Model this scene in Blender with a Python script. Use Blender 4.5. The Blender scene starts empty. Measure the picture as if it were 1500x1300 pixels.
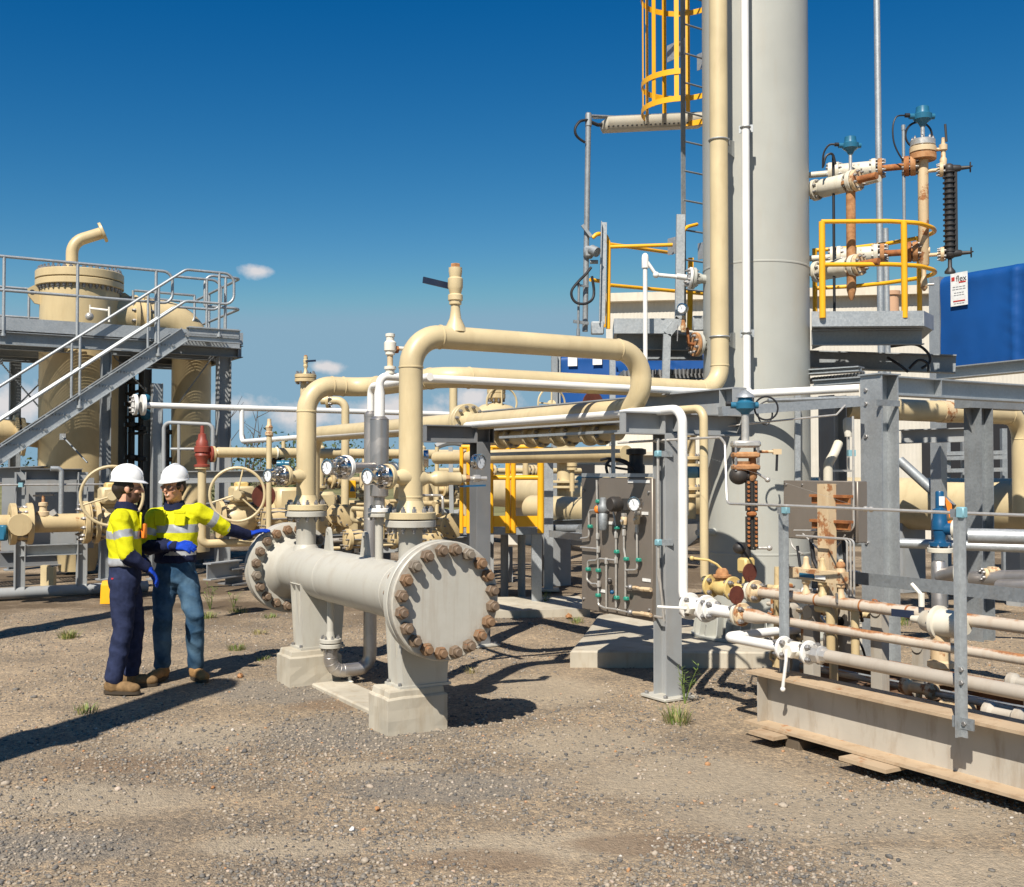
import bpy, bmesh, math, random
import numpy as np
from mathutils import Vector, Matrix, noise as mnoise

random.seed(7)
R_ = math.radians
SC = bpy.context.scene
COL = SC.collection

# ---------------------------------------------------------------- camera
FPX, CX, CY, EYE = 1600.0, 750.0, 650.0, 1.75
TILT = math.atan(40.0 / FPX)
cam_data = bpy.data.cameras.new('camera')
cam_data.sensor_width = 36.0
cam_data.lens = 36.0 * FPX / 1500.0
cam_data.clip_start = 0.05
cam_data.clip_end = 2000.0
cam = bpy.data.objects.new('camera', cam_data)
COL.objects.link(cam)
cam.location = (0, 0, EYE)
cam.rotation_euler = (math.pi / 2 + TILT, 0, 0)
SC.camera = cam

# ---------------------------------------------------------------- light
SUN_EL, SUN_AZ = R_(48.5), math.atan2(-0.322, -0.945)      # where the sun stands
SUN_DIR = Vector((math.cos(SUN_EL) * math.sin(SUN_AZ), math.cos(SUN_EL) * math.cos(SUN_AZ), math.sin(SUN_EL)))
sd = bpy.data.lights.new('sun', 'SUN')
sd.energy = 4.8
sd.angle = R_(0.53)
sd.color = (1.0, 0.94, 0.85)
sun = bpy.data.objects.new('sun', sd)
COL.objects.link(sun)
sun.rotation_euler = (-SUN_DIR).to_track_quat('-Z', 'Y').to_euler()

world = bpy.data.worlds.new('World')
SC.world = world
world.use_nodes = True
wn, wl = world.node_tree.nodes, world.node_tree.links
wn.clear()
w_out = wn.new('ShaderNodeOutputWorld')
w_bg = wn.new('ShaderNodeBackground')
w_bg.inputs['Strength'].default_value = 0.068
w_sky = wn.new('ShaderNodeTexSky')
w_sky.sky_type = 'NISHITA'
w_sky.sun_disc = False
w_sky.sun_elevation = SUN_EL
w_sky.sun_rotation = SUN_AZ % (2 * math.pi)
w_sky.altitude = 1200
w_sky.air_density = 1.0
w_sky.dust_density = 0.0
w_sky.ozone_density = 6.0
w_hs = wn.new('ShaderNodeHueSaturation')
w_hs.inputs['Saturation'].default_value = 1.08
w_tint = wn.new('ShaderNodeMix'); w_tint.data_type = 'RGBA'; w_tint.blend_type = 'MULTIPLY'; w_tint.inputs['Factor'].default_value = 1.0
w_tint.inputs['B'].default_value = (0.70, 0.90, 0.96, 1)
wl.new(w_sky.outputs[0], w_tint.inputs['A'])
wl.new(w_tint.outputs['Result'], w_hs.inputs['Color'])


def sky_dir(px, py):
    u, v = (px - CX) / FPX, (CY - py) / FPX
    return Vector((u, math.cos(TILT) - v * math.sin(TILT), math.sin(TILT) + v * math.cos(TILT))).normalized()


# clouds: soft noise-edged puffs low in the sky, by direction
w_tc = wn.new('ShaderNodeTexCoord')
w_noise = wn.new('ShaderNodeTexNoise')
w_noise.inputs['Scale'].default_value = 26.0
w_noise.inputs['Detail'].default_value = 7.0
w_noise.inputs['Roughness'].default_value = 0.6
wl.new(w_tc.outputs['Generated'], w_noise.inputs['Vector'])
acc = None
for cpx, cpy, rx, rz in ((378, 397, .021, .009), (478, 537, .019, .008), (690, 582, .05, .02), (20, 592, .05, .026),
                         (348, 594, .05, .02), (560, 605, .09, .02), (440, 610, .07, .018), (1130, 600, .08, .02),
                         (-260, 520, .07, .03), (1780, 560, .09, .03)):
    d = sky_dir(cpx, cpy)
    sub = wn.new('ShaderNodeVectorMath'); sub.operation = 'SUBTRACT'
    wl.new(w_tc.outputs['Generated'], sub.inputs[0]); sub.inputs[1].default_value = d
    mul = wn.new('ShaderNodeVectorMath'); mul.operation = 'MULTIPLY'
    wl.new(sub.outputs[0], mul.inputs[0]); mul.inputs[1].default_value = (1 / rx, 1 / rx, 1 / rz)
    ln = wn.new('ShaderNodeVectorMath'); ln.operation = 'LENGTH'
    wl.new(mul.outputs[0], ln.inputs[0])
    mr = wn.new('ShaderNodeMapRange'); mr.clamp = True
    mr.inputs['From Min'].default_value = 1.45; mr.inputs['From Max'].default_value = 0.2
    mr.inputs['To Min'].default_value = 0.0; mr.inputs['To Max'].default_value = 0.68 if rx < .03 else 0.6
    wl.new(ln.outputs['Value'], mr.inputs['Value'])
    if acc is None:
        acc = mr.outputs[0]
    else:
        mx = wn.new('ShaderNodeMath'); mx.operation = 'MAXIMUM'
        wl.new(acc, mx.inputs[0]); wl.new(mr.outputs[0], mx.inputs[1])
        acc = mx.outputs[0]
w_add = wn.new('ShaderNodeMath'); w_add.operation = 'ADD'
wl.new(acc, w_add.inputs[0]); wl.new(w_noise.outputs['Fac'], w_add.inputs[1])
w_mr = wn.new('ShaderNodeMapRange'); w_mr.clamp = True
w_mr.inputs['From Min'].default_value = 0.83; w_mr.inputs['From Max'].default_value = 1.12
wl.new(w_add.outputs[0], w_mr.inputs['Value'])
w_m2 = wn.new('ShaderNodeMath'); w_m2.operation = 'MULTIPLY'; w_m2.inputs[1].default_value = 0.78
wl.new(w_mr.outputs[0], w_m2.inputs[0])
w_mix = wn.new('ShaderNodeMix'); w_mix.data_type = 'RGBA'
wl.new(w_m2.outputs[0], w_mix.inputs['Factor'])
w_sep = wn.new('ShaderNodeSeparateColor'); w_cmb = wn.new('ShaderNodeCombineColor')
wl.new(w_hs.outputs[0], w_sep.inputs[0])
for i_, (k_, p_, c_) in enumerate(((1.26, 2.3, 2.45), (0.64, 1.5, 4.15), (1.05, 0.92, 5.5))):
    pw = wn.new('ShaderNodeMath'); pw.operation = 'POWER'; pw.inputs[1].default_value = p_
    wl.new(w_sep.outputs[i_], pw.inputs[0])
    ml = wn.new('ShaderNodeMath'); ml.operation = 'MULTIPLY'; ml.inputs[1].default_value = k_
    if i_ == 0:
        ml.operation = 'MULTIPLY_ADD'; ml.inputs[2].default_value = -0.12; ml.use_clamp = False
    mn = wn.new('ShaderNodeMath'); mn.operation = 'SMOOTH_MIN'; mn.inputs[1].default_value = c_; mn.inputs[2].default_value = .5
    wl.new(pw.outputs[0], ml.inputs[0]); wl.new(ml.outputs[0], mn.inputs[0]); wl.new(mn.outputs[0], w_cmb.inputs[i_])
wl.new(w_cmb.outputs[0], w_mix.inputs['A'])
w_mix.inputs['B'].default_value = (8.6, 7.9, 7.6, 1)
wl.new(w_mix.outputs['Result'], w_bg.inputs['Color'])
wl.new(w_bg.outputs[0], w_out.inputs['Surface'])

SC.view_settings.view_transform = 'Standard'
SC.view_settings.look = 'None'
SC.view_settings.exposure = 0.55
SC.view_settings.gamma = 1.0
SC.cycles.max_bounces = 6
SC.cycles.diffuse_bounces = 3

# ---------------------------------------------------------------- measuring helpers: the plant stands on a grid turned 31 degrees
U = Vector((-0.519, 0.8548, 0))       # away and to the left (along the grey vessel)
V = Vector((0.8548, 0.519, 0))        # away and to the right
X, Y, Z = Vector((1, 0, 0)), Vector((0, 1, 0)), Vector((0, 0, 1))
_ct, _st = math.cos(TILT), math.sin(TILT)


def P(px, py, y):
    u, v = (px - CX) / FPX, (CY - py) / FPX
    d = Vector((u, _ct - v * _st, _st + v * _ct))
    return Vector((0, 0, EYE)) + d * (y / d.y)


def G(px, py, z=0.0):
    u, v = (px - CX) / FPX, (CY - py) / FPX
    d = Vector((u, _ct - v * _st, _st + v * _ct))
    return Vector((0, 0, EYE)) + d * ((z - EYE) / d.z)


def along(p, d, px):
    """point p + L d whose picture column is px"""
    k = (px - CX) / FPX
    e = p - Vector((0, 0, EYE))
    a = e.x - k * (e.y * _ct + e.z * _st)
    b = d.x - k * (d.y * _ct + d.z * _st)
    return p - d * (a / b)


def zat(p, py):
    """p moved up or down to picture row py"""
    k = (CY - py) / FPX
    # (-y st + z ct) = k (y ct + z st)
    z = p.y * (k * _ct + _st) / (_ct - k * _st)
    return Vector((p.x, p.y, EYE + z))


def wz(p, z):
    return Vector((p.x, p.y, z))

# ---------------------------------------------------------------- materials
MATS = {}


def _mat(name):
    m = bpy.data.materials.new(name)
    m.use_nodes = True
    nt = m.node_tree
    b = nt.nodes['Principled BSDF']
    MATS[name] = m
    return m, nt, nt.nodes, nt.links, b


def ramp(n, stops, interp='LINEAR'):
    r = n.new('ShaderNodeValToRGB')
    r.color_ramp.interpolation = interp
    els = r.color_ramp.elements
    while len(els) < len(stops):
        els.new(0.5)
    for e, (p, c) in zip(els, stops):
        e.position = p
        e.color = (c[0], c[1], c[2], 1) if hasattr(c, '__len__') else (c, c, c, 1)
    return r


def noise(n, l, vec, scale, detail=5, rough=0.55, stretch=None):
    t = n.new('ShaderNodeTexNoise')
    t.inputs['Scale'].default_value = scale
    t.inputs['Detail'].default_value = detail
    t.inputs['Roughness'].default_value = rough
    if stretch:
        mp = n.new('ShaderNodeMapping')
        mp.inputs['Scale'].default_value = stretch
        l.new(vec, mp.inputs['Vector'])
        l.new(mp.outputs[0], t.inputs['Vector'])
    else:
        l.new(vec, t.inputs['Vector'])
    return t.outputs['Fac']


def mixc(n, l, fac, a, b, mode='MIX'):
    m = n.new('ShaderNodeMix')
    m.data_type = 'RGBA'
    m.blend_type = mode
    for s, v in (('Factor', fac), ('A', a), ('B', b)):
        if hasattr(v, 'is_linked') or hasattr(v, 'links'):
            l.new(v, m.inputs[s])
        else:
            m.inputs[s].default_value = v if s == 'Factor' else (v[0], v[1], v[2], 1)
    return m.outputs['Result']


def bump(n, l, b, h, strength=0.3, dist=0.01):
    bp = n.new('ShaderNodeBump')
    bp.inputs['Strength'].default_value = strength
    bp.inputs['Distance'].default_value = dist
    l.new(h, bp.inputs['Height'])
    l.new(bp.outputs[0], b.inputs['Normal'])


RUST = ((0.30, 0.105, 0.03), (0.16, 0.06, 0.025), (0.42, 0.19, 0.06))


def paint(name, base, rough=0.42, dirt=0.25, dirtc=(0.30, 0.22, 0.13), rust=0.0, streak=True, var=0.08, metallic=0.0, spec=0.45, rscale=5.0):
    m, nt, n, l, b = _mat(name)
    tc = n.new('ShaderNodeTexCoord').outputs['Object']
    geo = n.new('ShaderNodeNewGeometry').outputs['Position']
    big = noise(n, l, geo, 2.3, 4)
    rr = ramp(n, ((0.3, tuple(c * (1 - var) for c in base)), (0.7, tuple(min(1, c * (1 + var)) for c in base))))
    l.new(big, rr.inputs[0])
    col = rr.outputs[0]
    if dirt > 0:
        f = noise(n, l, geo, 9.0, 8, 0.65, (1, 1, 0.22) if streak else None)
        r2 = ramp(n, ((0.5, 0), (0.78, dirt)))
        l.new(f, r2.inputs[0])
        col = mixc(n, l, r2.outputs[0], col, dirtc)
    rgh = None
    if rust > 0:
        f = noise(n, l, geo, rscale, 9, 0.68)
        e0 = 0.74 - 0.40 * rust
        r3 = ramp(n, ((e0, 0), (e0 + 0.05, 0.9)))
        l.new(f, r3.inputs[0])
        f2 = noise(n, l, geo, 40, 6, 0.7)
        r4 = ramp(n, ((0.3, RUST[1]), (0.5, RUST[0]), (0.72, RUST[2])))
        l.new(f2, r4.inputs[0])
        col = mixc(n, l, r3.outputs[0], col, r4.outputs[0])
        rgh = r3.outputs[0]
    l.new(col, b.inputs['Base Color'])
    b.inputs['Roughness'].default_value = rough
    if rgh is not None:
        mm = n.new('ShaderNodeMapRange')
        mm.inputs['To Min'].default_value = rough
        mm.inputs['To Max'].default_value = 0.9
        l.new(rgh, mm.inputs['Value'])
        l.new(mm.outputs[0], b.inputs['Roughness'])
    b.inputs['Metallic'].default_value = metallic
    b.inputs['Specular IOR Level'].default_value = spec
    fine = noise(n, l, geo, 55, 3)
    bump(n, l, b, fine, 0.06, 0.004)
    return m


def metal(name, base, rough=0.4, metallic=0.8, scale=22.0, var=0.22, dirt=0.0):
    m, nt, n, l, b = _mat(name)
    geo = n.new('ShaderNodeNewGeometry').outputs['Position']
    vo = n.new('ShaderNodeTexVoronoi')
    vo.inputs['Scale'].default_value = scale
    l.new(geo, vo.inputs['Vector'])
    f = noise(n, l, geo, 3.5, 6, 0.6)
    mixf = n.new('ShaderNodeMix')
    mixf.inputs['Factor'].default_value = 0.6
    bw = n.new('ShaderNodeRGBToBW')
    l.new(vo.outputs['Color'], bw.inputs[0])
    l.new(bw.outputs[0], mixf.inputs['A'])
    l.new(f, mixf.inputs['B'])
    rr = ramp(n, ((0.25, tuple(c * (1 - var) for c in base)), (0.75, tuple(min(1, c * (1 + var)) for c in base))))
    l.new(mixf.outputs['Result'], rr.inputs[0])
    col = rr.outputs[0]
    if dirt:
        f3 = noise(n, l, geo, 7, 8, 0.68, (1, 1, 0.25))
        r2 = ramp(n, ((0.5, 0), (0.75, dirt)))
        l.new(f3, r2.inputs[0])
        col = mixc(n, l, r2.outputs[0], col, (0.22, 0.17, 0.12))
    l.new(col, b.inputs['Base Color'])
    b.inputs['Metallic'].default_value = metallic
    r3 = ramp(n, ((0.2, rough * 0.8), (0.8, min(1, rough * 1.25))))
    l.new(mixf.outputs['Result'], r3.inputs[0])
    l.new(r3.outputs[0], b.inputs['Roughness'])
    return m


def rustmat(name, cols=RUST, rough=0.85, scale=14):
    m, nt, n, l, b = _mat(name)
    geo = n.new('ShaderNodeNewGeometry').outputs['Position']
    f = noise(n, l, geo, scale, 8, 0.65)
    r = ramp(n, ((0.3, cols[1]), (0.5, cols[0]), (0.72, cols[2])))
    l.new(f, r.inputs[0])
    l.new(r.outputs[0], b.inputs['Base Color'])
    b.inputs['Roughness'].default_value = rough
    bump(n, l, b, noise(n, l, geo, 60, 5), 0.25, 0.004)
    return m


def plain(name, base, rough=0.5, metallic=0.0, var=0.1, scale=18, spec=0.4):
    m, nt, n, l, b = _mat(name)
    geo = n.new('ShaderNodeNewGeometry').outputs['Position']
    f = noise(n, l, geo, scale, 4)
    r = ramp(n, ((0.3, tuple(c * (1 - var) for c in base)), (0.7, tuple(min(1, c * (1 + var)) for c in base))))
    l.new(f, r.inputs[0])
    l.new(r.outputs[0], b.inputs['Base Color'])
    b.inputs['Roughness'].default_value = rough
    b.inputs['Metallic'].default_value = metallic
    b.inputs['Specular IOR Level'].default_value = spec
    return m


CREAM = paint('cream_paint', (0.572, 0.462, 0.268), 0.42, 0.36, (0.36, 0.25, 0.12), 0.05, var=0.11, rscale=11)
CREAM2 = paint('weathered_cream_paint', (0.55, 0.425, 0.23), 0.5, 0.5, (0.25, 0.15, 0.06), 0.22)
YCREAM = paint('yellowed_cream_paint', (0.62, 0.45, 0.17), 0.5, 0.4, (0.30, 0.19, 0.07), 0.1)
WHITE = paint('white_paint', (0.78, 0.765, 0.72), 0.32, 0.12, (0.35, 0.3, 0.22))
WHITE2 = paint('chipped_white_paint', (0.72, 0.68, 0.58), 0.45, 0.4, (0.34, 0.23, 0.12), 0.14, rscale=9)
VGREY = paint('pale_grey_vessel_paint', (0.455, 0.435, 0.375), 0.45, 0.42, (0.30, 0.235, 0.16), 0.0, var=0.05)
TGREY = paint('pale_grey_tower_paint', (0.398, 0.398, 0.355), 0.42, 0.22, (0.36, 0.29, 0.20), 0.0, var=0.05)
SGREY = paint('grey_skid_paint', (0.42, 0.38, 0.315), 0.6, 0.85, (0.25, 0.18, 0.11), 0.12, var=.14)
FLG_TOP = paint('rust_washed_flange_paint', (0.43, 0.32, 0.205), 0.75, 0.9, (0.26, 0.15, 0.075), 0.34, streak=False)
def top_rust(m, sc=5.0, lo=.46, hi=.60):
    """long flaking rust along the upper side, where rain lies"""
    n, l = m.node_tree.nodes, m.node_tree.links
    b = n['Principled BSDF']
    col = b.inputs['Base Color'].links[0].from_socket
    g = n.new('ShaderNodeNewGeometry')
    sx = n.new('ShaderNodeSeparateXYZ'); l.new(g.outputs['Normal'], sx.inputs[0])
    up = ramp(n, ((.25, 0), (.85, .30))); l.new(sx.outputs['Z'], up.inputs[0])
    f = noise(n, l, g.outputs['Position'], sc, 9, .7)
    ad = n.new('ShaderNodeMath'); ad.operation = 'ADD'; l.new(f, ad.inputs[0]); l.new(up.outputs[0], ad.inputs[1])
    r = ramp(n, ((lo + .24, 0), (hi + .24, .95))); l.new(ad.outputs[0], r.inputs[0])
    f2 = noise(n, l, g.outputs['Position'], 45, 6, .7)
    r4 = ramp(n, ((.3, (.17, .065, .025)), (.5, (.33, .13, .04)), (.72, (.46, .23, .09)))); l.new(f2, r4.inputs[0])
    l.new(mixc(n, l, r.outputs[0], col, r4.outputs[0]), b.inputs['Base Color'])
    return m


RUSTY = top_rust(paint('grey_paint_with_rust', (0.50, 0.43, 0.34), 0.55, 0.6, (0.34, 0.2, 0.1), 0.2, rscale=6))
RUSTY2 = paint('cream_paint_with_rust', (0.60, 0.46, 0.28), 0.55, 0.6, (0.38, 0.2, 0.08), 0.5, rscale=8)
GALV = metal('galvanised_steel', (0.40, 0.42, 0.425), 0.5, 0.55, 70, 0.13, 0.15)
GALVD = metal('weathered_galvanised_steel', (0.27, 0.29, 0.30), 0.58, 0.45, 60, 0.16, 0.35)
STEELB = paint('dark_grey_or_shaded_steel', (0.17, 0.175, 0.18), 0.5, 0.3, (0.25, 0.2, 0.14), var=0.15)  # own colour of dark steel; on the rear pipe support it imitates shade
STEELM = paint('mid_grey_steel_paint', (0.30, 0.31, 0.31), 0.5, 0.35, (0.28, 0.22, 0.15), var=0.12)
STAIN = metal('stainless_steel', (0.56, 0.53, 0.48), 0.38, 0.55, 40, 0.1)
LAGG = metal('insulation_cladding', (0.46, 0.43, 0.40), 0.42, 0.8, 6, 0.12, 0.25)
CHROME = metal('polished_steel', (0.6, 0.58, 0.56), 0.16, 1.0, 30, 0.08)
BOLT = paint('brown_weathered_bolt', (0.165, 0.115, 0.075), 0.6, 0.7, (0.085, 0.055, 0.04), 0.3, rscale=34, streak=False)
BOLT_NUT2 = paint('orange_rusted_bolt', (0.20, 0.12, 0.065), 0.7, 0.6, (0.12, 0.065, 0.035), 0.36, rscale=30, streak=False)
BOLT_NUT3 = paint('greyed_bolt', (0.20, 0.165, 0.125), 0.6, 0.7, (0.10, 0.07, 0.05), 0.15, rscale=34, streak=False)
BOLTG = metal('grey_bolt', (0.30, 0.29, 0.28), 0.5, 0.7, 60, 0.3, 0.4)
YEL = paint('safety_yellow_paint', (0.80, 0.40, 0.012), 0.4, 0.15, (0.35, 0.2, 0.05))
BLACK = plain('black_rubber', (0.018, 0.018, 0.02), 0.5)
BLACKP = paint('black_weathered_paint', (0.03, 0.028, 0.026), 0.5, 0.5, (0.09, 0.06, 0.04), 0.12)
CONC = paint('concrete', (0.45, 0.405, 0.32), 0.9, 0.7, (0.30, 0.225, 0.14), 0.03, var=0.18, spec=0.15, rscale=8)
RUSTM = rustmat('rust')
RUSTO = rustmat('orange_rust', ((0.40, 0.19, 0.075), (0.22, 0.10, 0.04), (0.50, 0.30, 0.15)))
REDB = rustmat('red_oxide_disc', ((0.11, 0.026, 0.014), (0.07, 0.017, 0.01), (0.15, 0.04, 0.02)), 0.8, 8)
REDV = paint('red_oxide_paint', (0.25, 0.05, 0.03), 0.5, 0.4, (0.12, 0.05, 0.03))
BLUET = paint('blue_instrument_paint', (0.02, 0.13, 0.22), 0.35, 0.25, (0.08, 0.1, 0.1))
BLUEV = paint('blue_valve_paint', (0.008, 0.075, 0.17), 0.35, 0.3, (0.08, 0.08, 0.1))
BLUEL = plain('pale_blue_plastic', (0.20, 0.38, 0.43), 0.45)
GREEN = plain('green_plastic_fitting', (0.03, 0.25, 0.175), 0.4)
GLASSW = plain('dial_face', (0.72, 0.74, 0.74), 0.2)
PANEL = paint('taupe_panel', (0.235, 0.20, 0.165), 0.45, 0.3, (0.15, 0.12, 0.09), metallic=0.35)
LABELW = plain('white_label', (0.75, 0.74, 0.70), 0.5)
ORANGE = plain('orange_plastic', (0.85, 0.22, 0.02), 0.5)
BLADE = plain('dark_blue_lever_sleeve', (0.02, 0.03, 0.06), 0.4)


# ---------------------------------------------------------------- mesh builder
class MB:
    def __init__(s, mat):
        s.bm = bmesh.new()
        s.mats = [mat]
        s.mi = 0

    def use(s, mat):
        if mat not in s.mats:
            s.mats.append(mat)
        s.mi = s.mats.index(mat)
        return s

    def face(s, vs):
        try:
            f = s.bm.faces.new(vs)
            f.material_index = s.mi
            return f
        except ValueError:
            return None

    def frame(s, d, up=None):
        d = d.normalized()
        a = (up if up is not None else (Z if abs(d.z) < 0.95 else X))
        a = a - d * a.dot(d)
        if a.length < 1e-5:
            a = X - d * d.x
        a.normalize()
        return d.cross(a), a       # side, up

    def loft(s, rings, close=True, caps=True):
        vr = [[s.bm.verts.new(p) for p in r] for r in rings]
        n = len(vr[0])
        for a, b in zip(vr, vr[1:]):
            for i in range(n if close else n - 1):
                j = (i + 1) % n
                s.face((a[i], a[j], b[j], b[i]))
        if caps and close:
            s.face(list(reversed(vr[0])))
            s.face(vr[-1])
        return s

    def lathe(s, c, axis, prof, seg=20, caps=True):
        """prof: (distance along axis, radius)"""
        axis = axis.normalized()
        a, b = s.frame(axis)
        rings = []
        for t, r in prof:
            r = max(r, 1e-4)
            rings.append([c + axis * t + (a * math.cos(2 * math.pi * i / seg) + b * math.sin(2 * math.pi * i / seg)) * r for i in range(seg)])
        return s.loft(rings, True, caps)

    def cyl(s, p, q, r, r2=None, seg=14):
        d = q - p
        return s.lathe(p, d, ((0, r), (d.length, r if r2 is None else r2)), seg)

    def rod(s, p, q, r, seg=8):
        return s.cyl(p, q, r, None, seg)

    def path(s, pts, bend, n=8):
        out = [pts[0].copy()]
        for i in range(1, len(pts) - 1):
            p, a, b = pts[i], pts[i - 1], pts[i + 1]
            d0, d1 = (a - p), (b - p)
            l0, l1 = d0.length, d1.length
            d0.normalize(); d1.normalize()
            ang = math.acos(max(-1, min(1, d0.dot(d1))))
            if ang > math.pi - 0.02 or ang < 0.03:
                out.append(p.copy()); continue
            t = min(bend / math.tan(ang / 2), l0 * 0.5 if i > 1 else l0 * 0.98, l1 * 0.5 if i < len(pts) - 2 else l1 * 0.98)
            rr = t * math.tan(ang / 2)
            bis = (d0 + d1).normalized()
            c = p + bis * (rr / math.sin(ang / 2))
            s0, s1 = p + d0 * t - c, p + d1 * t - c
            tot = math.pi - ang
            ax = s0.cross(s1).normalized()
            for k in range(n + 1):
                out.append(c + Matrix.Rotation(tot * k / n, 3, ax) @ s0)
        out.append(pts[-1].copy())
        return out

    def sweep(s, pts, r, seg=16, caps=True):
        """round section along dense points; r a number or list"""
        rings = []
        n = len(pts)
        side = None
        for i, p in enumerate(pts):
            d = (pts[min(i + 1, n - 1)] - pts[max(i - 1, 0)])
            if d.length < 1e-6:
                d = Z.copy()
            d.normalize()
            if side is None:
                side, up = s.frame(d)
            else:
                side = side - d * side.dot(d)
                side.normalize()
            up = d.cross(side)
            rad = r[i] if hasattr(r, '__len__') else r
            rings.append([p + (side * math.cos(2 * math.pi * k / seg) + up * math.sin(2 * math.pi * k / seg)) * rad for k in range(seg)])
        return s.loft(rings, True, caps)

    def tube(s, pts, r, bend=0.1, seg=16, n=8, welds=False):
        dense = s.path(pts, bend, n)
        s.sweep(dense, r, seg)
        if welds:
            for i in range(1, len(dense) - 1):
                d0 = (dense[i] - dense[i - 1]); d1 = (dense[i + 1] - dense[i])
                straight0, straight1 = d0.length > bend * 0.32, d1.length > bend * 0.32
                if straight0 != straight1:
                    dd = (d0 if straight0 else d1).normalized()
                    s.lathe(dense[i] - dd * 0.006, dd, ((0, r), (0.003, r + 0.005), (0.011, r + 0.005), (0.014, r)), seg, False)
        return s

    def box(s, c, size, ax=None, bev=0.0):
        ax = ax or (X, Y, Z)
        h = [k / 2 for k in size]
        if bev <= 0:
            vs = [s.bm.verts.new(c + ax[0] * (i * h[0]) + ax[1] * (j * h[1]) + ax[2] * (k * h[2])) for i in (-1, 1) for j in (-1, 1) for k in (-1, 1)]
            for f in ((0, 1, 3, 2), (4, 6, 7, 5), (0, 4, 5, 1), (2, 3, 7, 6), (0, 2, 6, 4), (1, 5, 7, 3)):
                s.face([vs[i] for i in f])
            return s
        # bevelled along third axis edges and top/bottom
        x, y, z, b = h[0], h[1], h[2], min(bev, h[0] * .9, h[1] * .9, h[2] * .9)
        def ring(zz, ins):
            xx, yy, c_ = x - ins, y - ins, b
            pts = ((xx - c_ + ins, yy), (-xx + c_ - ins, yy), (-xx, yy - c_ + ins), (-xx, -yy + c_ - ins), (-xx + c_ - ins, -yy), (xx - c_ + ins, -yy), (xx, -yy + c_ - ins), (xx, yy - c_ + ins))
            return [c + ax[0] * px + ax[1] * py + ax[2] * zz for px, py in pts]
        s.loft([ring(-z, b * .98), ring(-z + b, 0), ring(z - b, 0), ring(z, b * .98)])
        return s

    def bar(s, p, q, w, h, up=None):
        d = q - p
        sd_, u_ = s.frame(d, up)
        return s.box((p + q) / 2, (w, h, d.length), (sd_, u_, d.normalized()))

    def prof(s, p, q, poly, up=None):
        d = q - p
        sd_, u_ = s.frame(d, up)
        return s.loft([[p + sd_ * a + u_ * b for a, b in poly], [q + sd_ * a + u_ * b for a, b in poly]])

    def ibeam(s, p, q, w, h, tf=0.012, tw=0.008, up=None):
        a, b, c = w / 2, h / 2, tw / 2
        return s.prof(p, q, ((-a, -b), (a, -b), (a, -b + tf), (c, -b + tf), (c, b - tf), (a, b - tf), (a, b), (-a, b), (-a, b - tf), (-c, b - tf), (-c, -b + tf), (-a, -b + tf)), up)

    def chan(s, p, q, w, h, t=0.008, up=None, flip=1):
        a, b = w / 2 * flip, h / 2
        t2 = t * flip
        return s.prof(p, q, ((-a, -b), (a, -b), (a, -b + t), (-a + t2, -b + t), (-a + t2, b - t), (a, b - t), (a, b), (-a, b)), up)

    def angle(s, p, q, w, t=0.006, up=None, fx=1, fy=1):
        return s.prof(p, q, ((0, 0), (w * fx, 0), (w * fx, t * fy), (t * fx, t * fy), (t * fx, w * fy), (0, w * fy)), up)

    def poly(s, pts, thick):
        return s.loft([[p for p in pts], [p + thick for p in pts]])

    def spline(s, pts, r, seg=8, n=6):
        out = []
        for i in range(len(pts) - 1):
            p0, p1, p2, p3 = pts[max(i - 1, 0)], pts[i], pts[i + 1], pts[min(i + 2, len(pts) - 1)]
            for k in range(n):
                t = k / n
                out.append(((p1 * 2) + (p2 - p0) * t + (p0 * 2 - p1 * 5 + p2 * 4 - p3) * t * t + (p1 * 3 - p0 - p2 * 3 + p3) * t ** 3) * .5)
        out.append(pts[-1].copy())
        return s.sweep(out, r, seg)

    def torus(s, c, axis, R, r, seg=28, rs=8, a0=0.0, a1=2 * math.pi):
        a, b = s.frame(axis)
        full = abs(a1 - a0 - 2 * math.pi) < 1e-4
        n = seg if full else seg + 1
        pts = [c + (a * math.cos(a0 + (a1 - a0) * i / seg) + b * math.sin(a0 + (a1 - a0) * i / seg)) * R for i in range(n)]
        if not full:
            return s.sweep(pts, r, rs)
        rings = []
        ax = axis.normalized()
        for p in pts:
            o = (p - c).normalized()
            rings.append([s.bm.verts.new(p + (o * math.cos(2 * math.pi * k / rs) + ax * math.sin(2 * math.pi * k / rs)) * r) for k in range(rs)])
        for i in range(n):
            A, B = rings[i], rings[(i + 1) % n]
            for k in range(rs):
                s.face((A[k], A[(k + 1) % rs], B[(k + 1) % rs], B[k]))
        return s

    def ball(s, c, r, sc=(1, 1, 1), seg=14, rings=8, axis=Z):
        prof = []
        a, b = s.frame(axis)
        rr = []
        for i in range(rings + 1):
            t = -math.pi / 2 + math.pi * i / rings
            rad = max(1e-4, math.cos(t) * r)
            rr.append([c + axis * (math.sin(t) * r * sc[2]) + a * (math.cos(2 * math.pi * k / seg) * rad * sc[0]) + b * (math.sin(2 * math.pi * k / seg) * rad * sc[1]) for k in range(seg)])
        return s.loft(rr)

    def hexn(s, c, axis, r, h, ch=0.15):
        return s.lathe(c, axis, ((0, r), (h * (1 - ch), r), (h, r * 0.86)), 6)

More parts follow.
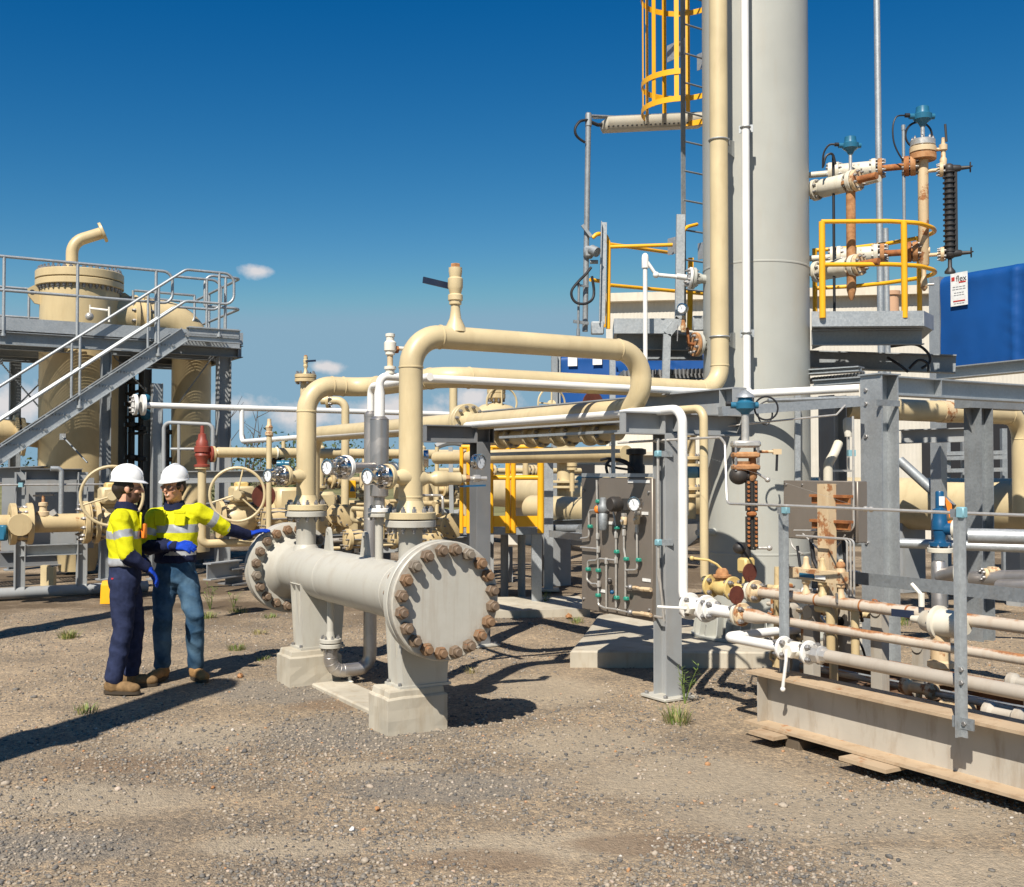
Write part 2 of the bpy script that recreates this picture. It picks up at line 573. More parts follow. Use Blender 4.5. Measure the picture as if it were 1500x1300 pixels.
    def flange(s, c, axis, R, t, nb=8, br=0.012, bc=None, bmat=None, both=False, hub=None):
        """disc of thickness t from c along axis, bolts on the far side (and near side if both); hub = (radius, length) welding neck on the far side"""
        axis = axis.normalized()
        e = min(0.004, t * .2)
        s.lathe(c, axis, ((0, R - e), (e, R), (t - e, R), (t, R - e)), 32)
        base = s.mi
        if hub:
            s.lathe(c + axis * t, axis, ((0, hub[0] * 1.35), (hub[1] * .25, hub[0] * 1.25), (hub[1], hub[0] * 1.01)), 22, False)
        if nb:
            bc = bc or R * 0.8
            a, b = s.frame(axis)
            if bmat:
                s.use(bmat)
            for i in range(nb):
                an = 2 * math.pi * (i + .5) / nb
                p = c + (a * math.cos(an) + b * math.sin(an)) * bc
                s.hexn(p + axis * t, axis, br, br * 1.5)
                s.cyl(p + axis * (t + br * 1.5), p + axis * (t + br * 2.4), br * .55, None, 6)
                if both:
                    s.hexn(p, -axis, br, br * 1.5)
            s.mi = base
        return s

    def build(s, name, parent=None, label=None, smooth=40, kind=None, loc=None):
        bmesh.ops.recalc_face_normals(s.bm, faces=s.bm.faces[:])
        me = bpy.data.meshes.new(name)
        org = wloc(parent) if parent is not None else (loc.copy() if loc is not None else None)
        if org is not None:
            bmesh.ops.translate(s.bm, verts=s.bm.verts[:], vec=-org)
        s.bm.to_mesh(me)
        s.bm.free()
        for m in s.mats:
            me.materials.append(m)
        if smooth:
            me.polygons.foreach_set('use_smooth', [True] * len(me.polygons))
            me.set_sharp_from_angle(angle=R_(smooth))
        o = bpy.data.objects.new(name, me)
        COL.objects.link(o)
        if parent is not None:
            o.parent = parent
        elif loc is not None:
            o.location = loc
        if label:
            o['label'] = label
        if kind:
            o['kind'] = kind
        return o


def wloc(o):
    v = Vector((0, 0, 0))
    while o is not None:
        v += Vector(o.location)
        o = o.parent
    return v


def thing(name, label, cat, loc, group=None):
    o = bpy.data.objects.new(name, None)
    o.empty_display_size = 0.1
    COL.objects.link(o)
    o.location = loc
    o['label'] = label
    o['category'] = cat
    o['kind'] = 'thing'
    if group:
        o['group'] = group
    return o


def tag(o, label, cat, group=None):
    o['label'] = label
    o['kind'] = 'thing'
    o['category'] = cat
    if group:
        o['group'] = group
    return o


def structure(o):
    o['kind'] = 'structure'
    return o


def dup(o, loc, label=None, group=None, rotz=None):
    """copy a thing with its parts and sub-parts"""
    c = o.copy()
    COL.objects.link(c)
    c.location = loc
    if rotz is not None:
        c.rotation_euler = (0, 0, rotz)
    if label:
        c['label'] = label
    if group:
        c['group'] = group
    for ch in list(o.children):
        k = ch.copy()
        COL.objects.link(k)
        k.parent = c
        for g in list(ch.children):
            q = g.copy()
            COL.objects.link(q)
            q.parent = k
    return c


def text_part(txt, name, parent, c, right, up, size, mat, align='CENTER', extrude=0.0008):
    cu = bpy.data.curves.new(name, 'FONT')
    cu.body = txt
    cu.size = size
    cu.align_x = align
    cu.align_y = 'CENTER'
    cu.extrude = extrude
    ob = bpy.data.objects.new(name, cu)
    COL.objects.link(ob)
    bpy.context.view_layer.update()
    me = bpy.data.meshes.new_from_object(ob)
    bpy.data.objects.remove(ob)
    nrm = right.cross(up)
    M = Matrix((right, up, nrm)).transposed().to_4x4()
    M.translation = c - wloc(parent)
    me.transform(M)
    me.materials.clear()
    me.materials.append(mat)
    o = bpy.data.objects.new(name, me)
    COL.objects.link(o)
    o.parent = parent
    return o

# ================================================================ the setting
DUST = ((1230, 1190, .9, .45), (1020, 1140, .7, .5), (860, 1090, .5, .5), (760, 1240, .6, .22), (120, 1170, .6, .3), (300, 1075, .5, .4), (420, 1240, .4, .16), (1400, 1270, .5, .3), (800, 1010, .5, .6), (560, 1120, .35, .12))
GREYG = ((520, 1070, .7, .5), (420, 1010, .6, .5), (650, 1150, .6, .3), (60, 1240, .5, .25))
BROWN = ((700, 1260, .35, .15), (1200, 1080, .5, .25), (950, 1240, .4, .15), (480, 1030, .3, .2), (180, 1120, .4, .2))


def ground_material():
    m, nt, n, l, b = _mat('gravel_ground')
    geo = n.new('ShaderNodeNewGeometry').outputs['Position']
    big = noise(n, l, geo, 0.33, 5, 0.6)
    mid = noise(n, l, geo, 1.5, 6, 0.65)
    fine = noise(n, l, geo, 30, 7, 0.7)
    c1 = ramp(n, ((0.36, (0.215, 0.182, 0.142)), (0.47, (0.29, 0.237, 0.172)), (0.56, (0.36, 0.29, 0.205)), (0.68, (0.46, 0.372, 0.265))))
    mm = n.new('ShaderNodeMix'); mm.inputs['Factor'].default_value = 0.5
    l.new(big, mm.inputs['A']); l.new(mid, mm.inputs['B'])
    l.new(mm.outputs['Result'], c1.inputs[0])
    # three sizes of stone
    col = c1.outputs[0]
    hsum = None
    for sc, fac in ((46, 0.5), (110, 0.55), (19, 0.12)):
        vo = n.new('ShaderNodeTexVoronoi'); vo.inputs['Scale'].default_value = sc; vo.inputs['Randomness'].default_value = 1.0
        l.new(geo, vo.inputs['Vector'])
        bw = n.new('ShaderNodeSeparateColor'); l.new(vo.outputs['Color'], bw.inputs[0])
        rr = ramp(n, ((0.0, (0.42, 0.42, 0.45)), (0.35, (0.85, 0.84, 0.84)), (0.75, (1.12, 1.06, 0.98)), (0.97, (1.55, 1.42, 1.25))))
        l.new(bw.outputs[0], rr.inputs[0])
        mul = n.new('ShaderNodeMix'); mul.data_type = 'RGBA'; mul.blend_type = 'MULTIPLY'; mul.inputs['Factor'].default_value = fac
        l.new(col, mul.inputs['A']); l.new(rr.outputs[0], mul.inputs['B'])
        col = mul.outputs['Result']
        h = n.new('ShaderNodeMath'); h.operation = 'MULTIPLY_ADD'
        l.new(vo.outputs['Distance'], h.inputs[0]); h.inputs[1].default_value = -fac
        if hsum is None:
            h.inputs[2].default_value = 1.0
        else:
            l.new(hsum, h.inputs[2])
        hsum = h.outputs[0]
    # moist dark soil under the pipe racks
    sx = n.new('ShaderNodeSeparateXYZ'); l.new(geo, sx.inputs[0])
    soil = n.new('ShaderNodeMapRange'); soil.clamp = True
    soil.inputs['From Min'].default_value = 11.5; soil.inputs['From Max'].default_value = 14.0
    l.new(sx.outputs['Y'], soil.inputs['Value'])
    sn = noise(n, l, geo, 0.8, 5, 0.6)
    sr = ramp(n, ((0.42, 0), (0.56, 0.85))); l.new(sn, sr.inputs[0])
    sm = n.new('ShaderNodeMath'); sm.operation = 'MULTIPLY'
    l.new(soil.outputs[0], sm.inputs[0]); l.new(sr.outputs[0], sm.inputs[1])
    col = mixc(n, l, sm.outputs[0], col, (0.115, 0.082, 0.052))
    # pale dusty wheel-worn patches and a bluish grey gravel spread
    pn = noise(n, l, geo, 2.2, 6, 0.7)
    def patch(blobs, c, amt, col):
        acc = None
        for px, py, rx, ry in blobs:
            g0 = G(px, py)
            sb = n.new('ShaderNodeVectorMath'); sb.operation = 'SUBTRACT'; sb.inputs[1].default_value = g0
            l.new(geo, sb.inputs[0])
            ms = n.new('ShaderNodeVectorMath'); ms.operation = 'MULTIPLY'; ms.inputs[1].default_value = (1 / rx, 1 / ry, 0)
            l.new(sb.outputs[0], ms.inputs[0])
            ln = n.new('ShaderNodeVectorMath'); ln.operation = 'LENGTH'; l.new(ms.outputs[0], ln.inputs[0])
            mr = n.new('ShaderNodeMapRange'); mr.clamp = True
            mr.inputs['From Min'].default_value = 1.35; mr.inputs['From Max'].default_value = 0.1
            l.new(ln.outputs['Value'], mr.inputs['Value'])
            if acc is None:
                acc = mr.outputs[0]
            else:
                mx = n.new('ShaderNodeMath'); mx.operation = 'MAXIMUM'; l.new(acc, mx.inputs[0]); l.new(mr.outputs[0], mx.inputs[1]); acc = mx.outputs[0]
        ad = n.new('ShaderNodeMath'); ad.operation = 'ADD'; l.new(acc, ad.inputs[0]); l.new(pn, ad.inputs[1])
        rr = ramp(n, ((0.62, 0), (1.15, amt))); l.new(ad.outputs[0], rr.inputs[0])
        return mixc(n, l, rr.outputs[0], col, c)
    col = patch(DUST, (0.40, 0.333, 0.242), 0.6, col)
    col = patch(GREYG, (0.205, 0.19, 0.165), 0.6, col)
    col = patch(BROWN, (0.20, 0.135, 0.085), 0.6, col)
    fr = ramp(n, ((0.3, 0.72), (0.7, 1.2))); l.new(fine, fr.inputs[0])
    col = mixc(n, l, 0.8, col, fr.outputs[0], 'MULTIPLY')
    l.new(col, b.inputs['Base Color'])
    b.inputs['Roughness'].default_value = 0.95
    b.inputs['Specular IOR Level'].default_value = 0.15
    add = n.new('ShaderNodeMath'); add.operation = 'ADD'
    l.new(hsum, add.inputs[0]); l.new(fine, add.inputs[1])
    bump(n, l, b, add.outputs[0], 0.75, 0.016)
    return m


def make_ground():
    bm = bmesh.new()
    nx, ny = 150, 110
    xs = [-9 + 18 * i / nx for i in range(nx + 1)]
    ys = [3 + 13 * j / ny for j in range(ny + 1)]
    xs = [-600, -150, -40] + xs + [40, 150, 600]
    ys = [-80, -10] + ys + [25, 60, 200, 1500]
    grid = []
    for y in ys:
        row = []
        for x in xs:
            z = 0.0
            if abs(x) < 9.1 and 2.9 < y < 16.1:
                z = 0.012 * mnoise.noise(Vector((x * 2.1, y * 2.1, 0))) + 0.018 * mnoise.noise(Vector((x * .7, y * .7, 4)))
                z -= 0.006
            row.append(bm.verts.new((x, y, z)))
        grid.append(row)
    for j in range(len(ys) - 1):
        for i in range(len(xs) - 1):
            bm.faces.new((grid[j][i], grid[j][i + 1], grid[j + 1][i + 1], grid[j + 1][i]))
    me = bpy.data.meshes.new('ground')
    bm.to_mesh(me); bm.free()
    me.polygons.foreach_set('use_smooth', [True] * len(me.polygons))
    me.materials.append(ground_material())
    o = bpy.data.objects.new('ground', me)
    COL.objects.link(o)
    structure(o)


make_ground()


def make_stones():
    m, nt, n, l, b = _mat('loose_stone')
    g = n.new('ShaderNodeNewGeometry')
    r = ramp(n, ((0.0, (0.10, 0.095, 0.09)), (0.3, (0.18, 0.165, 0.145)), (0.55, (0.25, 0.212, 0.165)), (0.8, (0.33, 0.275, 0.21)), (0.955, (0.41, 0.345, 0.27)), (0.975, (0.40, 0.20, 0.085)), (1.0, (0.52, 0.48, 0.42))))
    l.new(g.outputs['Random Per Island'], r.inputs[0])
    f = noise(n, l, g.outputs['Position'], 120, 3)
    rr = ramp(n, ((0.3, 0.8), (0.7, 1.15))); l.new(f, rr.inputs[0])
    l.new(mixc(n, l, 1.0, r.outputs[0], rr.outputs[0], 'MULTIPLY'), b.inputs['Base Color'])
    b.inputs['Roughness'].default_value = 0.9
    b.inputs['Specular IOR Level'].default_value = 0.2
    rng = np.random.default_rng(3)
    t = bmesh.new()
    bmesh.ops.create_icosphere(t, subdivisions=1, radius=1)
    bv = np.array([v.co[:] for v in t.verts]); bf = np.array([[v.index for v in f.verts] for f in t.faces])
    t.free()
    N = 78000
    yy = 4.2 + 9.3 * rng.random(N * 3) ** 1.7
    xx = (rng.random(N * 3) * 2 - 1) * (0.5 * yy + .3)
    dens = np.array([mnoise.noise(Vector((x * .9, y * .9, 2.0))) + .6 * mnoise.noise(Vector((x * 3, y * 3, 5.0))) for x, y in zip(xx, yy)])
    grey = np.exp(-(((xx + 1.2) / 1.3) ** 2 + ((yy - 6.9) / 1.0) ** 2))
    dust = np.zeros(N * 3)
    for px, py, rx, ry in DUST:
        g0 = G(px, py)
        dust = np.maximum(dust, np.clip(1.25 - np.hypot((xx - g0.x) / rx, (yy - g0.y) / ry), 0, 1))
    keep = rng.random(N * 3) < np.clip(0.36 + dens * 0.75 + grey * .8 - dust * .42, 0.03, 1)
    xx, yy = xx[keep][:N], yy[keep][:N]
    N = len(xx)
    size = 0.003 + 0.0105 * rng.random(N) ** 3.6
    big = rng.random(N) < 0.014
    size[big] *= rng.uniform(1.3, 2.3, big.sum())
    sc = np.stack([size * rng.uniform(.8, 1.5, N), size * rng.uniform(.7, 1.2, N), size * rng.uniform(.45, .85, N)], 1)
    an = rng.random(N) * 6.283
    ca, sa = np.cos(an), np.sin(an)
    jit = rng.uniform(.72, 1.2, (N, len(bv), 1))
    v = bv[None] * jit * sc[:, None, :]
    vx = v[..., 0] * ca[:, None] - v[..., 1] * sa[:, None]
    vy = v[..., 0] * sa[:, None] + v[..., 1] * ca[:, None]
    gz = np.array([0.012 * mnoise.noise(Vector((x * 2.1, y * 2.1, 0))) + 0.018 * mnoise.noise(Vector((x * .7, y * .7, 4))) - .006 for x, y in zip(xx, yy)])
    out = np.stack([vx + xx[:, None], vy + yy[:, None], v[..., 2] + (gz + sc[:, 2] * .35)[:, None]], -1).reshape(-1, 3)
    faces = (bf[None] + (np.arange(N) * len(bv))[:, None, None]).reshape(-1, 3)
    me = bpy.data.meshes.new('loose_gravel')
    me.vertices.add(len(out)); me.vertices.foreach_set('co', out.ravel())
    me.loops.add(faces.size); me.loops.foreach_set('vertex_index', faces.ravel().astype(np.int32))
    me.polygons.add(len(faces)); me.polygons.foreach_set('loop_start', np.arange(0, faces.size, 3, dtype=np.int32))
    me.update(calc_edges=True)
    me.materials.append(m)
    o = bpy.data.objects.new('loose_gravel', me)
    COL.objects.link(o)
    o['kind'] = 'stuff'
    o['label'] = 'loose grey and tan gravel stones lying over the yard'
    o['category'] = 'gravel'


make_stones()

# ---- grass tufts and weeds
GRASSM = plain('grass_blade', (0.12, 0.17, 0.035), 0.6, var=0.45, scale=30)
GRASSD = plain('dry_grass_blade', (0.27, 0.23, 0.09), 0.7, var=0.4, scale=30)


def tuft(px, py, r, h, label, nb=90, mat=None, name='grass_tuft', cat='grass tuft', group='grass tufts in the gravel'):
    c = G(px, py)
    mb = MB(mat or GRASSM)
    rnd = random.Random(int(px * 7 + py))
    for i in range(nb):
        a = rnd.random() * 6.283
        d = r * math.sqrt(rnd.random())
        p = c + Vector((math.cos(a) * d, math.sin(a) * d, -.005))
        hh = h * rnd.uniform(.5, 1.1)
        lean = Vector((math.cos(a + rnd.uniform(-.8, .8)), math.sin(a + rnd.uniform(-.8, .8)), 0)) * hh * rnd.uniform(.2, .9)
        w = rnd.uniform(.002, .0045)
        sdv = Vector((math.cos(a + 1.57), math.sin(a + 1.57), 0)) * w
        q = p + lean * .45 + Z * hh * .65
        t = p + lean + Z * hh
        v = [mb.bm.verts.new(k) for k in (p - sdv, p + sdv, q + sdv * .7, q - sdv * .7, t)]
        mb.use(GRASSD if rnd.random() < .38 else (mat or GRASSM))
        mb.face((v[0], v[1], v[2], v[3])); mb.face((v[3], v[2], v[4]))
    o = mb.build(name, None, None, 0, loc=c)
    tag(o, label, cat, group)
    return o


tuft(101, 934, .11, .09, 'bright green grass tuft alone on gravel left of the man in navy trousers', 150)
tuft(347, 952, .09, .07, 'small green grass tuft in front of the far concrete plinth', 110)
tuft(384, 968, .07, .05, 'tiny grass tuft on the shadow edge beside the far concrete plinth', 70)
tuft(126, 1042, .10, .06, 'green tuft lying inside the long dark shadow at left', 80)
tuft(305, 905, .10, .08, 'low green tuft at the foot of the tall thin weed', 90)
tuft(350, 897, .13, .07, 'low patchy grass under the far round flange of the grey vessel', 110)
tuft(396, 905, .10, .06, 'grass tuft directly below the rim of the far flange', 80)
tuft(380, 928, .09, .05, 'dry yellowish tuft below the far flange', 60, GRASSD)
tuft(992, 1058, .10, .12, 'leafy green weed growing beside the foot of the front steel post', 120)
tuft(845, 912, .09, .07, 'grass tuft between the slab and the taupe instrument panel', 60)
tuft(690, 985, .06, .06, 'thin dry tuft in the shade by the near flange', 30, GRASSD)
tuft(1320, 915, .12, .12, 'green tuft in the dirt behind the rusty skid pipes', 60)


def weed(px, py, h, label, seed, n=6):
    c = G(px, py)
    rnd = random.Random(seed)
    mb = MB(GRASSM)
    for i in range(n):
        a = rnd.random() * 6.283
        tip = c + Vector((math.cos(a), math.sin(a), 0)) * h * rnd.uniform(.15, .45) + Z * h * rnd.uniform(.6, 1)
        midp = (c + tip) / 2 + Z * h * .08
        mb.sweep([c - Z * .01, midp, tip], [.004, .003, .0015], 5)
        for k in range(9):
            t = rnd.uniform(.3, 1)
            b0 = c.lerp(tip, t) + Z * h * .05 * (1 - abs(2 * t - 1))
            aa = rnd.random() * 6.283
            dv = Vector((math.cos(aa), math.sin(aa), rnd.uniform(.1, .7))) * rnd.uniform(.03, .07)
            sv = Vector((-dv.y, dv.x, 0)).normalized() * .006
            v = [mb.bm.verts.new(q) for q in (b0, b0 + dv * .5 + sv, b0 + dv, b0 + dv * .5 - sv)]
            mb.face(v)
    tag(mb.build('weed', None, None, 0, loc=c), label, 'weed', 'weeds in the yard')


weed(308, 893, .36, 'tall thin green weed standing behind the man in blue jeans', 3)
weed(342, 890, .2, 'short spindly weed just right of the tall thin weed', 5, 4)
weed(1003, 1030, .30, 'tall stringy weed at the right of the front steel post base plate', 8, 6)
weed(801, 890, .22, 'dark leafy weed at the edge of the far concrete pad', 9, 6)

# ---- a few odd lumps on the ground
def lump(px, py, r, mat, label, name='stone'):
    c = G(px, py)
    mb = MB(mat)
    mb.ball(c + Z * r * .4, r, (1.5, .8, .55), 8, 5)
    for v in mb.bm.verts:
        v.co += Vector((random.uniform(-1, 1), random.uniform(-1, 1), random.uniform(-1, 1))) * r * .18
    tag(mb.build(name, None, None, 25, loc=c), label, 'stone')


lump(352, 993, .035, RUSTO, 'orange brown brick chip on the gravel before the far plinth')
lump(552, 1186, .016, RUSTO, 'small orange stone in the middle foreground gravel')
lump(516, 1217, .018, LABELW, 'white pebble in the foreground gravel')
lump(833, 905, .05, RUSTO, 'orange clay lump in the dirt near the taupe panel')
lump(312, 1155, .014, RUSTO, 'orange chip in the left foreground gravel')


# ---- low scrub and trees beyond the plant
LEAF = [plain('scrub_leaf', (0.05, 0.075, 0.02), 0.7, var=0.5, scale=3), plain('olive_leaf', (0.085, 0.095, 0.035), 0.7, var=0.4, scale=3), plain('pale_scrub_leaf', (0.14, 0.15, 0.05), 0.7, var=0.4, scale=3)]
BARK = plain('bark', (0.10, 0.075, 0.055), 0.9)


def scrub(px, y, h, w, label, mat, seed, name='scrub_bush', cat='bush', trunk=False):
    c = wz(P(px, 690, y), 0)
    rnd = random.Random(seed)
    t = thing(name, label, cat, c, 'scrub beyond the plant')
    st = MB(BARK)
    for k in range(4):
        a = rnd.random() * 6.283
        st.sweep([c, c + Vector((math.cos(a) * w * .15, math.sin(a) * w * .15, h * .4)), c + Vector((math.cos(a) * w * .3, math.sin(a) * w * .3, h * .75))], [.09 if trunk else .05, .05, .015], 6)
    st.build('trunk' if trunk else 'stem', t)
    mb = MB(mat)
    cl = [(rnd.uniform(-.5, .5), rnd.uniform(-.5, .5), rnd.uniform(.25 if not trunk else .5, .9)) for _ in range(14)]
    for i in range(620):
        q = rnd.choice(cl)
        p = c + Vector((q[0] * w + rnd.gauss(0, .13) * w, q[1] * w + rnd.gauss(0, .13) * w, max(.05, q[2] * h + rnd.gauss(0, .1) * h)))
        s = rnd.uniform(.05, .13) * (0.7 + h * .12)
        d1 = Vector((rnd.gauss(0, 1), rnd.gauss(0, 1), rnd.gauss(0, 1))).normalized() * s
        d2 = d1.cross(Vector((rnd.gauss(0, 1), rnd.gauss(0, 1), rnd.gauss(0, 1)))).normalized() * s * .6
        v = [mb.bm.verts.new(k) for k in (p - d1, p + d2, p + d1, p - d2)]
        mb.face(v)
    mb.build('crown' if trunk else 'foliage', t, None, 0)


scrub(345, 42, 1.5, 3.2, 'low olive scrub bush on the skyline between the tall column and the far riser', LEAF[1], 1)
scrub(377, 52, 2.9, 4.0, 'dark green bush behind the pipe with the red relief valve', LEAF[0], 2)
scrub(404, 60, 2.6, 5.0, 'dark scrub bush left of the far cream riser on the skyline', LEAF[0], 3)
scrub(478, 60, 3.6, 5.5, 'round dark green tree on the skyline just right of the far cream riser', LEAF[0], 4, 'scrub_tree', 'tree', True)
scrub(508, 62, 3.3, 5.0, 'green tree on the skyline left of the insulated standpipe', LEAF[1], 5, 'scrub_tree', 'tree', True)
scrub(438, 66, 3.2, 6.0, 'dark bush partly hidden behind the far cream riser', LEAF[0], 6)
scrub(360, 30, .8, 2.6, 'pale yellow green scrub low behind the front handwheel', LEAF[2], 7)
scrub(330, 34, .9, 2.8, 'pale scrub beside the foot of the dark steel column', LEAF[2], 8)
scrub(212, 45, 1.8, 4.0, 'pale scrub seen between the platform columns', LEAF[2], 9)
scrub(25, 50, 2.6, 6.0, 'dark scrub at far left under the stairs', LEAF[0], 10)
scrub(640, 70, 2.8, 7.0, 'far dark scrub behind the near cream riser', LEAF[0], 12)


def sapling(px, y, h, label, seed):
    c = wz(P(px, 690, y), 0)
    rnd = random.Random(seed)
    mb = MB(BARK)
    for k in range(7):
        a = rnd.uniform(-1, 1)
        top = c + Vector((a * h * .35, rnd.uniform(-.3, .3), h * rnd.uniform(.7, 1)))
        mb.sweep([c, c.lerp(top, .5) + Z * .15, top], [.03, .018, .006], 5)
        for j in range(4):
            b0 = c.lerp(top, rnd.uniform(.5, .95)) + Z * .08
            mb.sweep([b0, b0 + Vector((rnd.uniform(-.5, .5), 0, rnd.uniform(.2, .7)))], [.01, .004], 4)
    tag(mb.build('bare_sapling', None, None, 30, loc=c), label, 'sapling', 'bare saplings beyond the plant')


sapling(350, 28, 3.6, 'thin bare sapling beside the dark platform column', 3)
sapling(386, 32, 2.2, 'small bare sapling with a tufted top behind the white pipe loop', 4)

# ---- grassy bank under the skyline
bk = MB(plain('dry_bank', (0.16, 0.15, 0.06), 0.95, var=0.35, scale=1.2))
bk.loft([[Vector((x, y, z)) for y, z in ((30, -.05), (36, .45 + .15 * math.sin(x * .7)), (46, .8 + .3 * math.sin(x * .31 + 1)), (90, 1.1), (400, .9))] for x in range(-70, 71, 2)], close=False, caps=False)
structure(bk.build('grassy_bank', None, None, 60))

# ================================================================ the grey horizontal vessel
VA = Vector((-0.43, 7.2, 0.895))            # middle of the near end
def ax_pt(t, z=0.895):
    return Vector((VA.x + U.x * t, VA.y + U.y * t, z))


def cover_paint():
    m = paint('stained_cover_paint', (0.455, 0.435, 0.375), 0.45, 0.3, (0.30, 0.235, 0.16), 0.0, var=0.05)
    n, l = m.node_tree.nodes, m.node_tree.links
    b = n['Principled BSDF']
    col = b.inputs['Base Color'].links[0].from_socket
    geo = n.new('ShaderNodeNewGeometry').outputs['Position']
    # brown wash round the studs and thin runs below them
    fin = None
    for c in (VA, VA + U * 3.05):
        sb = n.new('ShaderNodeVectorMath'); sb.operation = 'DISTANCE'; sb.inputs[1].default_value = c
        l.new(geo, sb.inputs[0])
        rr = ramp(n, ((.27, 0), (.33, .55), (.36, .55), (.40, .15))); l.new(sb.outputs['Value'], rr.inputs[0])
        fin = rr.outputs[0] if fin is None else mixc(n, l, .5, fin, rr.outputs[0], 'ADD')
    f = noise(n, l, geo, 16, 8, .7); r2 = ramp(n, ((.40, 0), (.64, 1))); l.new(f, r2.inputs[0])
    mk = mixc(n, l, 1.0, fin, r2.outputs[0], 'MULTIPLY')
    col = mixc(n, l, mk, col, (.24, .165, .10))
    f3 = noise(n, l, geo, 30, 5, .6, (1, 1, .05)); r3 = ramp(n, ((.52, 0), (.70, .38))); l.new(f3, r3.inputs[0])
    col = mixc(n, l, r3.outputs[0], col, (.33, .27, .20))
    f4 = noise(n, l, geo, 9, 9, .75); r4 = ramp(n, ((.66, 0), (.70, .5))); l.new(f4, r4.inputs[0])
    col = mixc(n, l, r4.outputs[0], col, (.27, .25, .215))
    l.new(col, b.inputs['Base Color'])
    return m


COVER = cover_paint()
R_SH, R_FL, LEN = 0.205, 0.396, 3.05


def big_end(t, c, out):
    """flange, blind cover and twenty studs at one end; out = outward axis"""
    f = MB(VGREY)
    f.lathe(c - out * 0.135, out, ((-.16, R_SH), (-.10, R_SH + .012), (-.02, .262), (0, .275), (0.001, R_FL - .006), (.006, R_FL), (.056, R_FL), (.061, R_FL - .005)), 64, False)
    fl = f.build('flange', t)
    k = MB(COVER)
    k.lathe(c - out * .068, out, ((0, R_FL - .006), (.006, R_FL - .001), (.060, R_FL - .001), (.068, R_FL - .009), (.0681, R_FL - .085), (.0683, .002)), 64)
    k.build('cover', t)
    a, b = k.frame(out) if False else MB(VGREY).frame(out)
    bolt0 = None
    for i in range(20):
        an = 2 * math.pi * (i + .5) / 20
        p = c + (a * math.cos(an) + b * math.sin(an)) * 0.338
        if True:
            m = MB(random.choice((BOLT, BOLT, BOLT, BOLT_NUT2, BOLT_NUT3)))
            m.hexn(p, out, .043, .046, .12)
            m.lathe(p, out, ((.046, .026), (.074, .026), (.078, .022)), 12)
            q = p - out * .135
            m.hexn(q, -out, .043, .046, .12)
            m.lathe(q, -out, ((.046, .026), (.074, .026), (.078, .022)), 12)
            m.cyl(p + out * .02, p - out * .155, .0165, None, 8)
            bmesh.ops.rotate(m.bm, verts=m.bm.verts[:], cent=p, matrix=Matrix.Rotation(random.uniform(0, 1.05), 3, out))
            bmesh.ops.translate(m.bm, verts=m.bm.verts[:], vec=out * random.uniform(-.004, .009))
            m.build('bolt', t)


vessel = thing('pressure_vessel', 'pale grey horizontal pressure vessel with big bolted end flanges on two concrete plinths', 'pressure vessel', wz(ax_pt(1.45), 0))
big_end(vessel, ax_pt(0), -U)
big_end(vessel, ax_pt(LEN), U)
s = MB(VGREY)
s.lathe(ax_pt(.2), U, ((0, R_SH), (.25, R_SH), (1.25, R_SH), (LEN - .4, R_SH)), 48, False)
for tw in (.62, 1.9):
    s.lathe(ax_pt(tw), U, ((0, R_SH), (.004, R_SH + .0025), (.014, R_SH + .0025), (.018, R_SH)), 48, False)
s.build('shell', vessel)
N1, N2, N3 = ax_pt(.54), ax_pt(2.585), ax_pt(1.07)
for c, r in ((N1, .084), (N2, .084)):
    m = MB(VGREY)
    m.lathe(wz(c, .895), Z, ((0, r), (.195, r), (.24, r * 1.0), (.42, r), (.435, r * 1.12), (.455, r * 1.12), (.46, r)), 28, False)
    m.lathe(wz(c, .895), Z, ((.17, r + .03), (.20, r + .018), (.225, r)), 28, False)
    m.flange(wz(c, 1.405), -Z, .178, .048, 12, .017, .146, BOLTG)
    m.build('nozzle', vessel)
m = MB(VGREY)
m.lathe(wz(N3, .895), Z, ((0, .031), (.50, .031)), 16, False)
m.flange(wz(N3, 1.435), -Z, .084, .028, 8, .010, .064, BOLTG, hub=(.031, .06))
m.build('nozzle', vessel)
for t_ in (1.02, 2.06):
    c = ax_pt(t_ + .3) if t_ < 1.5 else ax_pt(t_)
    w, th = .052, .026
    m = MB(VGREY)
    base = wz(c, .895 + R_SH - .02)
    prof = [base + U * x + Z * z for x, z in ((-w * 1.5, 0), (w * 1.5, 0), (w * .75, .16), (w * .6, .19), (0, .21), (-w * .6, .19), (-w * .75, .16))]
    m.poly([p - V * th / 2 for p in prof], V * th)
    m.torus(base + Z * .165 - V * (th / 2 + .001), V, .014, .003, 14, 6)
    m.use(BLACK); m.cyl(base + Z * .165 - V * (th / 2 + .002), base + Z * .165 + V * (th / 2 + .002), .012, None, 12)
    m.build('lifting_lug', vessel)
